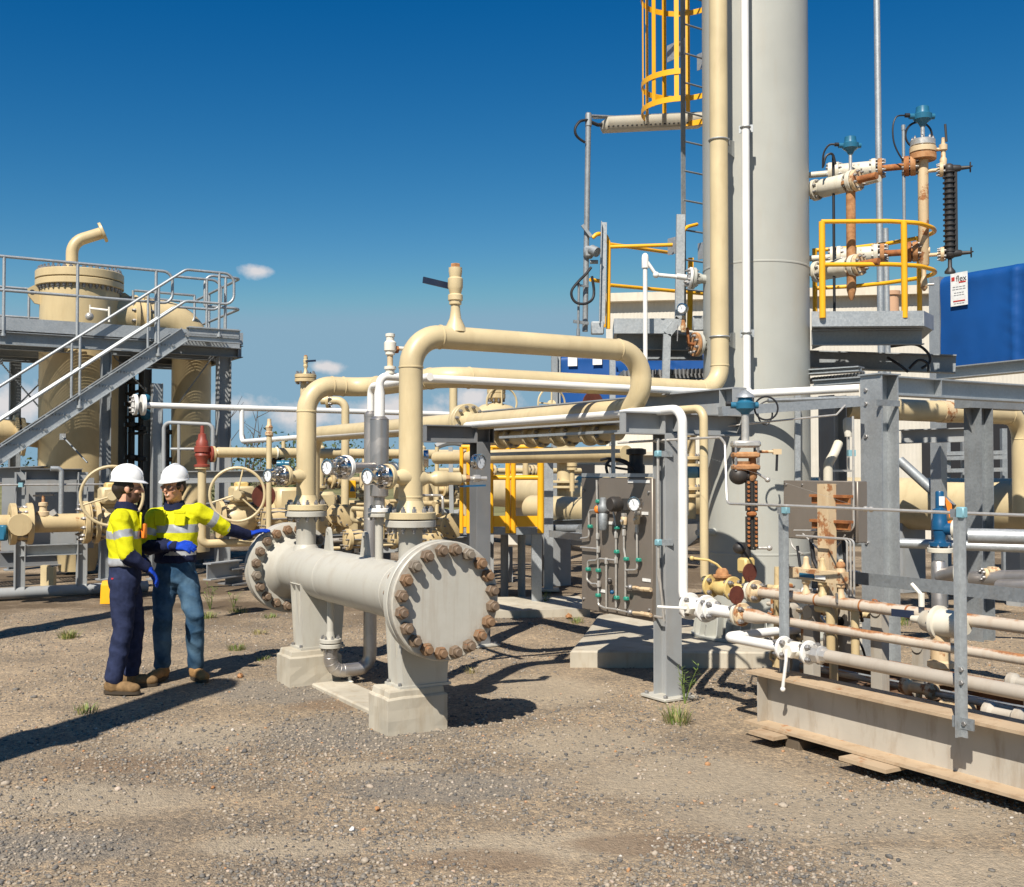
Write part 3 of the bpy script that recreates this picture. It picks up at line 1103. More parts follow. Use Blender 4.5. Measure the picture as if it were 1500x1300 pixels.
for k, t_ in enumerate((.42, 2.30)):
    c = ax_pt(t_)
    m = MB(VGREY)
    hw = .165
    zb = .30
    # wrap plate
    ring = []
    for i in range(13):
        an = math.pi * (1.12 + .76 * i / 12)
        ring.append((math.cos(an), math.sin(an)))
    rr0, rr1 = R_SH + .001, R_SH + .012
    m.loft([[c + V * (rr0 * x) + Z * (rr0 * z) + U * q for x, z in ring] + [c + V * (rr1 * x) + Z * (rr1 * z) + U * q for x, z in reversed(ring)] for q in (-.115, .115)])
    # web plates and ribs
    def web(q, thk, wide):
        pts = [(-wide, zb), (wide, zb)] + [(R_SH * 1.02 * math.cos(a), .895 + R_SH * 1.02 * math.sin(a)) for a in [math.pi * (1.9 - .8 * i / 10) for i in range(11)]]
        m.poly([wz(c, 0) + V * x + Z * z + U * q for x, z in pts], U * thk)
    web(-.008, .016, hw - .016)
    web(-.116, .012, hw)
    web(.106, .012, hw)
    for sx in (-1, 1):
        xx = sx * hw
        m.poly([wz(c, z) + V * xx + U * q for q, z in ((-.105, zb), (.105, zb), (.105, .84), (-.105, .84))], V * (-.014 * sx))
    m.poly([wz(c, z) + V * .0 + U * q for q, z in ((-.105, zb), (-.008, zb), (-.008, .70), (-.105, .70))], V * .012)
    m.box(wz(c, zb - .009), (.385, .25, .018), (V, U, Z))
    m.use(BOLTG)
    for sx in (-1, 1):
        for sy in (-1, 1):
            m.hexn(wz(c, zb) + V * (sx * .18) + U * (sy * .09), Z, .013, .02)
    m.build('saddle', vessel)
    # concrete plinth
    t = MB(CONC)
    g = wz(c, 0) - V * .075
    def rng_(hx, hy, z):
        return [g + V * (sx * hx) + U * (sy * hy) + Z * z for sx, sy in ((-1, -1), (1, -1), (1, 1), (-1, 1))]
    t.loft([rng_(.222, .155, -.05), rng_(.222, .155, .225), rng_(.214, .147, .236), rng_(.205, .138, .238), rng_(.20, .135, .272), rng_(.195, .13, .282)])
    bmesh.ops.subdivide_edges(t.bm, edges=t.bm.edges[:], cuts=3, use_grid_fill=True)
    for v in t.bm.verts:
        q_ = v.co * 9
        v.co += Vector((mnoise.noise(q_), mnoise.noise(q_ + Vector((7, 0, 0))), mnoise.noise(q_ + Vector((0, 9, 0))))) * .007
    o = t.build('concrete_plinth', None, None, 0, loc=g)
    tag(o, 'stained concrete plinth under the near end of the grey vessel' if k == 0 else 'stained concrete plinth under the far end of the grey vessel', 'plinth', 'concrete plinths under the vessel')
st_ = MB(CONC)
st_.box(ax_pt(1.3, .0) + V * .02, (.30, 1.6, .05), (V, U, Z), .012)
tag(st_.build('concrete_strip', None, None, 0, loc=ax_pt(1.3, 0)), 'flat low concrete strip lying on gravel between the two vessel plinths', 'concrete strip')

# ---- drain leg under the vessel
D0 = ax_pt(2.02)
dr = thing('drain_pipe', 'lagged drain pipe looping under the grey vessel and rising behind it', 'pipe', wz(D0, 0))
m = MB(VGREY)
m.cyl(wz(D0, .80), wz(D0, .40), .029, None, 16)
m.flange(wz(D0, .352), Z, .088, .034, 8, .011, .068, BOLTG, hub=(.029, .06))
m.build('nozzle', dr)
m = MB(VGREY)
m.flange(wz(D0, .345), -Z, .088, .034, 8, .011, .068, BOLTG)
m.build('flange', dr)
D1 = D0 + V * .35
m = MB(LAGG)
m.tube([wz(D0, .30), wz(D0, .115), wz(D1, .115), wz(D1, 2.20)], .055, .115, 22, 10)
for q in range(5):
    an = math.pi / 2 * q / 4
    cc = wz(D0, .115) + V * .115 + Z * .115
    pp = cc - V * .115 * math.cos(an) - Z * .115 * math.sin(an)
    m.torus(pp, (V * math.sin(an) - Z * math.cos(an)), .0555, .0025, 24, 6)
m.lathe(wz(D1, 2.20), Z, ((0, .055), (.0, .057), (.02, .057), (.05, .031)), 22)
for z in (.62, 1.35, 1.8):
    m.torus(wz(D1, z), Z, .0555, .0022, 24, 6)
m.build('insulation', dr)
m = MB(WHITE)
A2 = D1 - U * 1.09
m.tube([wz(D1, 2.2), wz(D1, 2.455), wz(A2, 2.455)], .030, .075, 16, 8)
m.build('white_pipe', dr)
m = MB(WHITE2)
q = wz(D0 + V * .17, 0)
m.cyl(q + Z * .08, q - Z * .04, .014, None, 10)
m.lathe(q + Z * .0, Z, ((-.02, .02), (-.02, .032), (.02, .032), (.03, .02)), 10)
m.build('vent', dr)

# ---- insulated standpipe 3
sp = thing('insulated_standpipe', 'short silver lagged standpipe on the small middle nozzle, white pipe on top', 'pipe', wz(N3, 1.43))
m = MB(WHITE)
m.flange(wz(N3, 1.443), Z, .084, .03, 8, .010, .064, BOLTG, hub=(.031, .04))
m.build('flange', sp)
m = MB(LAGG)
m.lathe(wz(N3, 1.55), Z, ((0, .04), (.015, .068), (.56, .0705), (.585, .068), (.605, .044)), 26)
for z in (1.72, 2.13):
    m.torus(wz(N3, z), Z, .070, .002, 26, 6)
m.cyl(wz(N3, 1.50), wz(N3, 1.56), .04, None, 14)
m.build('insulation', sp)
NB = N3
BEND_B = wz(NB, 2.455)
TW_W = along(BEND_B, V, 1094)                 # where the white line meets the tower
m = MB(WHITE)
m.lathe(wz(NB, 2.13), Z, ((0, .040), (.19, .040), (.25, .030), (.27, .030)), 18, False)
m.tube([wz(NB, 2.39), BEND_B, TW_W], .0305, .075, 18, 8)
m.build('white_pipe', sp)

tp = BEND_B + V * .085
rv = thing('relief_valve', 'small white relief valve with a rusty spool on the white elbow beside the near riser', 'valve', tp)
m = MB(WHITE2)
m.lathe(tp, Z, ((.02, .034), (.05, .034), (.055, .045), (.075, .045), (.08, .02)), 14)
m.build('base', rv)
m = MB(STAIN); m.use(RUSTY2)
m.cyl(tp + Z * .075, tp + Z * .16, .022, None, 12)
m.build('spool', rv)
m = MB(WHITE2)
m.lathe(tp + Z * .155, Z, ((0, .02), (.01, .036), (.03, .036), (.04, .046), (.10, .046), (.115, .03), (.14, .03), (.145, .036), (.165, .036), (.17, .02)), 12)
m.cyl(tp + Z * .215, tp + Z * .215 + V * .16, .016, None, 10)
m.use(RUSTM); m.hexn(tp + Z * .205 + V * .045, V, .03, .02)
m.build('body', rv)


# ================================================================ cream risers
def vent_valve(base, name, label, big=True, lever_dir=None, scale=1.0, lever=True):
    t = thing(name, label, 'valve', base)
    k = scale
    m = MB(CREAM)
    m.lathe(base, Z, ((-.04 * k, .085 * k), (0, .07 * k), (.06 * k, .042 * k), (.12 * k, .034 * k), (.16 * k, .033 * k)), 16)
    m.build('branch', t)
    m = MB(CREAM)
    m.lathe(base + Z * .155 * k, Z, ((0, .03 * k), (.005 * k, .046 * k), (.03 * k, .046 * k), (.035 * k, .055 * k), (.07 * k, .055 * k), (.08 * k, .042 * k), (.11 * k, .05 * k), (.13 * k, .056 * k), (.19 * k, .056 * k), (.20 * k, .044 * k), (.24 * k, .05 * k), (.27 * k, .05 * k)), 10)
    m.use(RUSTO); m.hexn(base + Z * .425 * k, Z, .036 * k, .03 * k)
    m.build('body', t)
    if lever:
        ld = (lever_dir or -V).normalized()
        m = MB(BOLTG)
        c = base + Z * .30 * k
        m.cyl(c - ld * .0 + ld.cross(Z) * .04 * k, c + ld.cross(Z) * .09 * k, .014 * k, None, 8)
        m.use(BLADE)
        p = c + ld.cross(Z) * .08 * k
        m.bar(p - ld * .03 * k, p + ld * .22 * k + Z * .03 * k, .012 * k, .045 * k)
        m.build('lever', t)
    return t


Z1, Z2 = 2.705, 2.49
RB, RP = .229, .084
c1 = along(wz(N1, Z1), V, 939)
lower = wz(c1, Z1 - 2 * RB)
FL1 = along(lower, U, 684)
r1 = thing('cream_riser', 'cream pipe rising from the near nozzle, crossing high and doubling back under itself', 'pipe', wz(N1, 1.41))
m = MB(CREAM)
m.tube([wz(N1, 1.50), wz(N1, Z1), c1, lower, FL1], RP, RB, 30, 12, True)
for z in (1.56,):
    m.lathe(wz(N1, z), Z, ((0, RP), (.003, RP + .003), (.012, RP + .003), (.015, RP)), 30, False)
m.build('pipe_run', r1)
m = MB(CREAM)
m.flange(wz(N1, 1.413), Z, .178, .048, 12, .017, .146, BOLTG, hub=(RP, .08))
m.build('flange', r1)
m = MB(CREAM)
m.flange(FL1, -U, .19, .052, 12, .019, .155, BOLTG, hub=(RP, .09))
m.build('flange', r1)
vent_valve(wz(along(wz(N1, Z1), V, 667), Z1 + RP), 'vent_valve', 'cream vent valve with a dark blue lever on top of the near cream riser', lever_dir=-V)

c2 = along(wz(N2, Z2), V, 536)
TW_Y = Vector((1.916, 10.05, Z2))
k2 = along(TW_Y, -V, 651)
# jog runs from c2 to k2
m = MB(CREAM)
r2 = thing('cream_riser', 'cream pipe rising from the far nozzle, jogging forward and running back to the tower', 'pipe', wz(N2, 1.41))
m.tube([wz(N2, 1.50), wz(N2, Z2), c2, k2, TW_Y, wz(TW_Y, 9.6)], RP, RB, 30, 12, True)
m.build('pipe_run', r2)
m = MB(CREAM)
m.flange(wz(N2, 1.413), Z, .178, .048, 12, .017, .146, BOLTG, hub=(RP, .08))
m.build('flange', r2)


# ---------------------------------------------------------------- gauge assemblies on the risers
def gauge(c, out, name, label, rd=.052, seal=True, ringmat=None, stem=None, cat='gauge'):
    """dial facing out; a clamped diaphragm seal behind it"""
    t = thing(name, label, cat, c)
    m = MB(CHROME)
    m.lathe(c, out, ((-.05, rd * .8), (-.045, rd), (0, rd), (.004, rd * 1.06), (.010, rd * 1.06), (.011, rd * .9)), 24, False)
    m.lathe(c, out, ((-.05, rd * .8), (-.0505, .01)), 24)
    m.build('case', t)
    m = MB(GLASSW)
    m.lathe(c, out, ((0, rd * .92), (.003, rd * .92)), 24)
    m.use(BLACK)
    a, b = m.frame(out)
    m.bar(c + out * .0045 - b * rd * .2, c + out * .0045 + b * rd * .55 + a * rd * .25, rd * .07, .001, out)
    for i in range(9):
        an = R_(-45 + 270 * i / 8)
        dv = a * math.cos(an) + b * math.sin(an)
        m.bar(c + out * .004 + dv * rd * .7, c + out * .004 + dv * rd * .85, rd * .05, .001, out)
    m.build('dial', t)
    if seal:
        m = MB(CHROME)
        s0 = c - out * .055
        m.cyl(c - out * .05, s0 - out * .03, .016, None, 10)
        R = rd * 1.5
        m.lathe(s0 - out * .03, -out, ((0, .02), (.0, R * .62), (.03, R * .62), (.032, R * .95), (.036, R), (.066, R), (.07, R * .95)), 28)
        m.use(BOLTG)
        for i in range(8):
            an = 2 * math.pi * i / 8
            p = s0 - out * .062 + (a * math.cos(an) + b * math.sin(an)) * R * .8
            m.hexn(p, out, .011, .022)
        m.build('diaphragm_seal', t)
        m = MB(ringmat or CREAM)
        m.lathe(s0 - out * .104, -out, ((0, R * 1.02), (.003, R * 1.06), (.032, R * 1.06), (.035, R * 1.02)), 28)
        m.use(BOLTG)
        for i in range(8):
            an = 2 * math.pi * i / 8
            p = s0 - out * .139 + (a * math.cos(an) + b * math.sin(an)) * R * .8
            m.hexn(p, -out, .011, .014)
        m.build('clamp_flange', t)
        if stem:
            m = MB(stem[2])
            m.tube([s0 - out * .13] + stem[0], stem[1], .05, 14)
            m.build('stem', t)
    return t


GZ = 1.705
for N, lab in ((N1, 'round dial gauge with bolted diaphragm seal at the left of the near cream riser'), (N2, 'round dial gauge with bolted diaphragm seal at the left of the far cream riser')):
    d = (-V * 0.9 - U * .30).normalized()
    o = thing('branch_fitting', lab.replace('round dial gauge with bolted diaphragm seal', 'cream branch fitting holding the gauge'), 'pipe fitting', wz(N, GZ))
    m = MB(CREAM)
    m.lathe(wz(N, GZ), d, ((.04, .07), (.085, .058), (.13, .045), (.15, .03), (.22, .028)), 18)
    m.build('weldolet', o)
    gauge(wz(N, GZ) + d * .40 + Z * .005, d, 'pressure_gauge', lab, .055)
# gauge on the silver standpipe, white clamp
d = (-V * .88 - U * .35).normalized()
gs = wz(N3, 1.775)
gauge(gs + d * .52, d, 'pressure_gauge', 'dial gauge with white clamp flange on a lagged branch between the risers', .055, True, WHITE, ([gs + d * .2, gs], .038, LAGG))
# branch valve to the right of riser 1 with upturned small gauge
o = thing('branch_valve', 'cream branch block valve with blue lever at the right of the near riser', 'valve', wz(N1, GZ))
m = MB(CREAM)
d = (V * .97 - U * .2).normalized()
g0 = wz(N1, GZ - .01)
m.lathe(g0, d, ((.05, .068), (.09, .055), (.12, .036), (.15, .036), (.17, .052), (.185, .056), (.26, .056), (.275, .046), (.36, .046), (.37, .03), (.40, .026)), 18)
m.use(RUSTO); m.hexn(g0 + d * .40, d, .028, .03)
m.build('body', o)
m = MB(STAIN)
m.cyl(g0 + d * .42, g0 + d * .56, .016, None, 8)
m.hexn(g0 + d * .46, d, .03, .05)
m.use(BLUEV); m.bar(g0 + d * .36 - Z * .055, g0 + d * .55 - Z * .05, .03, .012)
m.build('lever', o)
gauge(g0 + d * .50 + Z * .12 - U * .02, (-U * .8 + V * .3).normalized(), 'pressure_gauge', 'bare steel gauge standing on the branch valve right of the near riser', .055, False)

# ================================================================ the tall pale tower
TC = Vector((2.411, 10.76, 0))
TR = .5145
slab = MB(CONC)
pts = [(.52, 9.82), (2.95, 9.72), (3.75, 10.6), (3.8, 12.0), (2.9, 13.1), (1.6, 13.0), (.95, 12.2), (.78, 11.2)]
slab.loft([[Vector((x, y, z)) for x, y in pts] for z in (-.05, .125)] + [[Vector((x + (2.4 - x) * .012, y + (11.2 - y) * .012, .14)) for x, y in pts]])
tag(slab.build('concrete_slab', None, None, 0, loc=Vector((.52, 9.82, 0))), 'low pale concrete slab with angled corners under the tall tower', 'concrete slab')

tw = thing('tower', 'tall pale grey cylindrical tower rising out of the top of the picture', 'tower', wz(TC, .14))
m = MB(TGREY)
m.lathe(TC, Z, ((.16, TR), (3, TR), (6, TR), (9.8, TR)), 96, False)
for z in (.95, 3.72, 6.6):
    m.lathe(wz(TC, z), Z, ((0, TR), (.004, TR + .004), (.018, TR + .004), (.022, TR)), 96, False)
m.build('shell', tw)
m = MB(TGREY)
m.lathe(TC, Z, ((.142, .64), (.146, .645), (.166, .645), (.17, .64), (.1701, TR)), 64, False)
for i in range(16):
    a = 2 * math.pi * i / 16
    d = Vector((math.cos(a), math.sin(a), 0)); e = d.cross(Z)
    q = TC + d * .58
    for sg in (-1, 1):
        m.poly([wz(TC + d * TR, .17) + e * (sg * .05), wz(TC + d * .63, .17) + e * (sg * .05), wz(TC + d * .60, .36) + e * (sg * .05), wz(TC + d * TR, .36) + e * (sg * .05)], e * .01)
    m.use(BOLTG); m.cyl(wz(q, .15), wz(q, .27), .014, None, 8); m.hexn(wz(q, .17), Z, .026, .03); m.use(TGREY)
m.build('base_ring', tw)
m = MB(TGREY)
q0 = along(Vector((1.9, 10.67, 0)), X, 1050)
qs = P(1072, 779, 10.63)
qd = (qs - TC); qd.z = 0; qd.normalize()
m.lathe(wz(TC + qd * TR, qs.z) - qd * .02, qd, ((0, .05), (.03, .035), (.16, .034), (.161, .028), (.22, .026)), 14)
m.build('stub', tw)
m = MB(LABELW)
c = P(1071, 825, 10.64); cd = wz(c, 0) - TC; cd.normalize()
m.box(wz(TC + cd * (TR + .002), c.z), (.075, .004, .035), (cd.cross(Z), cd, Z))
m.build('nameplate', tw)


def pipe_clamp(c, r, to, name, label):
    t = MB(GALV)
    d = wz(to, c.z) - c
    dn = d.normalized()
    t.torus(c, Z, r + .006, .008, 24, 6)
    e = dn.cross(Z)
    t.poly([c + dn * (r + .004) + Z * z + e * .004 for z in (-.05, .05)] + [c + d + Z * z + e * .004 for z in (.08, -.08)], e * -.008)
    t.box(c + dn * (r + .012), (.012, .13, .07), (dn, e, Z))
    tag(t.build(name, None, None, 40, loc=c), label, 'pipe clamp')


YP = wz(TW_Y, 0)
WP = wz(TW_W, 0)
pipe_clamp(wz(YP, zat(YP, 206).z), RP, TC + (YP - TC).normalized() * (TR - .02), 'pipe_clamp', 'upper galvanised clamp holding the vertical cream pipe to the tower')
pipe_clamp(wz(YP, zat(YP, 494).z), RP, TC + (YP - TC).normalized() * (TR - .02), 'pipe_clamp', 'lower galvanised clamp holding the vertical cream pipe to the tower')
pipe_clamp(wz(WP, zat(WP, 187).z), .038, TC + (WP - TC).normalized() * (TR - .02), 'pipe_clamp', 'upper small clamp holding the vertical white pipe to the tower')
pipe_clamp(wz(WP, zat(WP, 488).z), .038, TC + (WP - TC).normalized() * (TR - .02), 'pipe_clamp', 'lower small clamp holding the vertical white pipe to the tower')

wv = thing('white_pipe', 'white vertical pipe running up the front of the tower', 'pipe', wz(WP, 2.4))
m = MB(WHITE)
m.tube([wz(WP, 9.6), wz(WP, 2.455), P(1258, 569, 9.75)], .037, .05, 16)
m.build('pipe_run', wv)
m = MB(WHITE)
m.lathe(wz(WP, 2.41), Z, ((0, .036), (.01, .044), (.09, .044), (.10, .038)), 16)
m.build('tee', wv)

# ---------------------------------------------------------------- ladder and cage
LS = P(1001, 300, 10.95)                       # near stile
LD = (wz(TC, 0) - wz(LS, 0)); 
LX = Vector((.83, .56, 0))                     # along the rungs
LO = Vector((-.56, .83, 0)) * -1               # climbing side
ld = thing('caged_ladder', 'galvanised ladder with a safety yellow cage on the left of the tower', 'ladder', wz(LS, 3.2))
zb, zt = P(1001, 400, 10.95).z - .5, 9.6
for k in range(2):
    m = MB(GALVD)
    p = wz(LS, 0) + LX * (.42 * k)
    m.bar(wz(p, zb), wz(p, zt), .055, .012, LO)
    m.build('stile', ld)
zr = P(1001, 207, 10.95).z
for i in range(-6, 14):
    z = zr + .3 * i
    if not zb + .1 < z < zt: continue
    m = MB(GALVD)
    m.rod(wz(LS, z), wz(LS, z) + LX * .42, .010, 8)
    m.build('rung', ld)
for z in (P(1015, 72, 11).z, P(1018, 358, 11).z):
    m = MB(GALV)
    p = wz(LS, z)
    for k in (0.0, .42):
        m = MB(GALV)
        m.box(p + LX * k - LO * .10, (.01, .26, .17), (LX, LO, Z))
        m.use(BOLTG)
        for dz in (-.05, .05):
            m.hexn(p + LX * k - LO * .03 + Z * dz - LX * .005, -LX, .014, .014)
        m.use(GALV)
        m.build('stand_off', ld)
CC = wz(LS, 0) + LX * .21 + Vector((-.80, -.36, 0)).normalized() * .20
CR = .40
cz0 = P(985, 172, 10.8).z + .09
hoopd = []
a_open = math.atan2((LX.y), LX.x)
open0 = math.atan2((wz(LS, 0) + LX * .44 - CC).y, (wz(LS, 0) + LX * .44 - CC).x)
open1 = math.atan2((wz(LS, 0) - LX * .02 - CC).y, (wz(LS, 0) - LX * .02 - CC).x)
if open1 < open0: open1 += 2 * math.pi
if open1 - open0 < math.pi:
    open0, open1 = open1, open0 + 2 * math.pi
# hoops as flat bars
def hoop(z, hgt):
    m = MB(YEL)
    n = 26
    inn, out = [], []
    rings = []
    for i in range(n + 1):
        a = open0 + (open1 - open0) * i / n
        d = Vector((math.cos(a), math.sin(a), 0))
        rings.append([CC + d * rr + Z * zz for rr, zz in ((CR, z), (CR + .008, z), (CR + .008, z + hgt), (CR, z + hgt))])
    m.loft(rings)
    return m
for z in (cz0, cz0 + .27, cz0 + 1.17, cz0 + 2.07):
    hoop(z, .055).build('hoop', ld)
for i in range(7):
    a = open0 + (open1 - open0) * (i + .15) / 6.3
    d = Vector((math.cos(a), math.sin(a), 0))
    m = MB(YEL)
    p = CC + d * (CR - .006)
    m.bar(wz(p, cz0 + .002), wz(p, zt), .045, .009, d)
    m.build('cage_bar', ld)

# ---------------------------------------------------------------- platform left of the tower
pl = thing('tower_platform', 'small galvanised platform with yellow rails at the left of the tower', 'platform', P(940, 488, 11.2))
YN, YF = 10.9, 11.9
def tubeP(m, pts, r, bend=.05):
    m.tube([P(*p) for p in pts], r, bend, 10, 6)
m = MB(GALV)
m.angle(P(877, 475, YN), P(880, 326, YN), .062, .008, -Y)
m.build('post', pl)
m = MB(GALV)
a, b, c, d = P(997, 315, YN), P(995, 468, YN), P(977, 490, YN), P(975, 556, YN)
m.bar(a, b, .085, .05, Y); m.bar(b, c, .085, .05, Y); m.bar(c, d, .075, .05, Y)
m.build('post', pl)
m = MB(YEL)
tubeP(m, [(868, 349, YN), (874, 343, YN), (887, 343, YN + .1), (892, 357, YN + .1), (891, 482, YN + .1)], .021, .07)
m.build('rail_end', pl)
m = MB(YEL); m.rod(P(885, 360, YN + .3), P(885, 480, YN + .3), .02); m.build('post', pl)
for (y0, y1, ya, yb) in ((362, 359, YN + .1, YN + .1), (358, 371, YN + .1, YF), (418, 431, YN + .1, YF)):
    m = MB(YEL); m.rod(P(893, y0, ya), P(985 if y0 != 418 else 1034, y1, yb), .019, 10); m.build('rail', pl)
m = MB(YEL); tubeP(m, [(865, 410, YN), (878, 412, YN + .1)], .02); m.build('rail', pl)
m = MB(YEL); tubeP(m, [(997, 402, YN), (997, 345, YN), (1005, 333, YN), (1021, 329, YN + .15)], .018, .1); m.build('hand_grip', pl)
m = MB(YEL); m.bar(P(1012, 378, 11.35), P(1010, 484, 11.35), .055, .02, Y); m.build('post', pl)
m = MB(GALV)
za, zb_ = P(940, 488, YN).z, P(940, 466, YN).z
A, B = P(866, 488, YN), P(1032, 488, YN)
for q, w in ((0, 1),):
    f0, f1 = wz(P(900, 488, YN), za), wz(P(988, 488, YN), za)
    bk0, bk1 = wz(P(898, 466, YF - .2), za), wz(P(1032, 466, YF - .2), za)
    m.poly([f0, f1, wz(P(1032, 488, YN + .4), za), bk1, bk0], Z * .035)
    m.bar(wz(f0, za + .07), wz(f1, za + .07), .008, .15, Z)
    m.bar(wz(f0, za + .07), wz(bk0, za + .07), .008, .15, Z)
m.build('deck', pl)
m = MB(GALV)
m.box(P(875, 481, YN), (.13, .06, .13), None, .01)
m.build('kick_plate', pl)
m = MB(GALV)
m.box(P(1026, 474, 10.9), (.16, .05, .15), None, .01)
m.build('kick_plate', pl)
m = MB(GALVD)
m.chan(P(905, 500, YN + .1), P(1030, 503, YN + .3), .07, .16, .01)
m.build('beam', pl)
m = MB(GALVD)
m.chan(P(930, 520, YF), P(1030, 520, YF), .07, .12, .01)
m.build('beam', pl)
m = MB(STEELB)
gx0, gx1 = P(905, 556, 11.6), P(1030, 553, 11.6)
m.box((gx0 + gx1) / 2 - Z * .06, ((gx1 - gx0).length, 1.0, .02))
for i in range(24):
    p = gx0.lerp(gx1, i / 23)
    m.box(p + Vector((0, -.2, .015)), (.008, .9, .05))
m.bar(gx0 + Vector((0, -.5, 0)), gx1 + Vector((0, -.5, 0)), .012, .09, Z)
m.build('lower_grating', pl)

# ---- vents and blinds on the left face of the tower
vt = thing('vent_line', 'thin white vent pipe with capped top and bolted flange at the left of the tower', 'pipe', P(945, 545, 10.6))
m = MB(WHITE)
top = P(945, 384, 10.6)
m.rod(wz(top, P(945, 560, 10.6).z), top, .022, 12)
m.lathe(top - Z * .06, Z, ((0, .034), (.10, .034), (.13, .028), (.145, .012)), 14)
j1, j2 = P(961, 403, 10.6), P(1005, 407, 10.62)
m.rod(top + Z * .03, j1, .017, 10)
m.ball(j1, .032)
m.rod(j1, j2, .02, 10); m.rod(P(991, 405, 10.61), j2, .029, 12)
m.build('pipe_run', vt)
fd = (j2 - j1).normalized()
nz = P(1017, 408, 10.7)
m = MB(WHITE)
m.flange(nz - fd * .03, -fd, .105, .025, 8, .014, .078, BOLTG)
m.build('flange', vt)
m = MB(TGREY)
m.flange(nz - fd * .022, fd, .105, .03, 8, .012, .078, BOLTG, hub=(.05, .06))
m.cyl(nz, nz + fd * .35, .045, None, 14)
m.build('nozzle', vt)

bl = thing('blind_flange_nozzle', 'rusty blind flange on a short nozzle at the left of the tower', 'flange', P(1020, 505, 10.68))
nz = P(1024, 505, 10.7); fd = Vector((.93, .36, 0))
m = MB(RUSTO); m.flange(nz - fd * .03, -fd, .118, .03, 8, .016, .085, BOLTG); m.build('blind', bl)
m = MB(TGREY); m.flange(nz - fd * .022, fd, .118, .03, 8, .013, .085, BOLTG, hub=(.05, .05)); m.cyl(nz, nz + fd * .3, .045, None, 14); m.build('nozzle', bl)
m = MB(RUSTM)
s0 = nz - fd * .06
m.tube([s0, s0 - fd * .06, s0 - fd * .07 + Z * .16], .016, .03, 10)
m.use(RUSTY2); m.lathe(P(1001, 487, 10.55), Z, ((0, .02), (.03, .028), (.06, .028), (.09, .02), (.16, .014)), 8)
m.use(BOLTG); m.bar(P(993, 476, 10.55), P(992, 500, 10.55), .02, .008)
m.build('drip_leg', bl)
gauge(P(999, 452, 10.5), Vector((-.55, -.83, 0)).normalized(), 'pressure_gauge', 'round white dial gauge above the rusty blind flange left of the tower', .048, False)

# ---- lamp pole and lamp
lp = thing('lamp_pole', 'grey conduit pole holding an arm lamp left of the tower', 'lamp pole', P(858, 485, 10.9))
m = MB(GALVD)
m.rod(P(857, 486, 10.9), P(862, 166, 10.9), .028, 14)
m.lathe(P(862, 178, 10.9), Z, ((-.05, .034), (.06, .034), (.075, .03)), 14)
m.rod(P(862, 170, 10.9), P(905, 172, 11.2), .016, 8)
m.build('pole', lp)
m = MB(GALVD)
m.box(P(862, 370, 10.88), (.10, .10, .12), None, .02)
m.cyl(P(866, 366, 10.8), P(875, 370, 10.75), .05, None, 16)
m.build('junction_box', lp)
m = MB(GALVD)
m.bar(P(853, 330, 10.85), P(866, 347, 10.85), .03, .03)
m.build('clamp', lp)
m = MB(GALVD)
m.rod(P(864, 384, 10.85), P(876, 384, 10.85), .02)
m.build('bracket', lp)
m = MB(BLACK)
m.spline([P(*q) for q in ((861, 176, 10.88), (850, 178, 10.85), (843, 187, 10.83), (843, 196, 10.83), (848, 203, 10.85), (857, 209, 10.87))], .014, 8)
m.build('flexible_conduit', lp)
m = MB(BLACK)
m.spline([P(*q) for q in ((866, 392, 10.8), (858, 402, 10.78), (848, 412, 10.78), (838, 425, 10.75), (838, 436, 10.75), (845, 444, 10.75), (858, 445, 10.75), (868, 438, 10.78), (870, 425, 10.8), (867, 405, 10.8))], .014, 8)
m.use(GALVD)
m.rod(P(848, 415, 10.8), P(847, 482, 10.8), .012); m.rod(P(847, 482, 10.8), P(847, 492, 10.8), .018)
m.bar(P(840, 471, 10.8), P(862, 474, 10.85), .02, .03); m.bar(P(846, 418, 10.8), P(862, 420, 10.85), .02, .02)
m.build('flexible_conduit', lp)
lm = thing('strip_lamp', 'long pale strip lamp reaching from the pole behind the yellow ladder cage', 'lamp', P(955, 185, 11.3))
a, b = P(882, 183, 11.15), P(1030, 176, 11.5)
m = MB(paint('lamp_body', (0.50, 0.46, 0.37), .5, .4))
dd = (b - a).normalized(); n_ = dd.cross(Z)
m.loft([[q + n_ * x + Z * z for x, z in ((-.09, .055), (.09, .055), (.10, .03), (.10, -.02), (.06, -.075), (-.06, -.075), (-.10, -.02), (-.10, .03))] for q in (a + dd * .03, b - dd * .03)])
for q, s_ in ((a, 1), (b, -1)):
    m.loft([[q + dd * (s_ * t) + n_ * x * k + Z * z * k for x, z in ((-.09, .055), (.09, .055), (.10, .03), (.10, -.02), (.06, -.075), (-.06, -.075), (-.10, -.02), (-.10, .03))] for t, k in ((0, .6), (.031, 1))])
m.build('body', lm)
m = MB(BLACK)
nn = 22
for i in range(nn):
    q = a.lerp(b, (i + .7) / nn)
    m.box(q - n_ * .0 + n_ * .088 - Z * .045, (.02, .004, .012), (dd, n_, Z))
m.build('cooling_slots', lm)
m = MB(GALVD); m.bar(a + Z * .075 - dd * .1, b + Z * .075, .03, .02); m.use(BLACK); m.sweep([a - dd * .12 + Z * .03, a - dd * .05, a + dd * .02], .02, 8)
m.build('mounting_bar', lm)

# ---------------------------------------------------------------- instruments at the right of the tower
E1 = Vector((.936, -.352, 0))
CWHITE = paint('dirty_white_valve_paint', (0.60, 0.555, 0.45), .5, .55, (.36, .25, .13), .1, rscale=10)


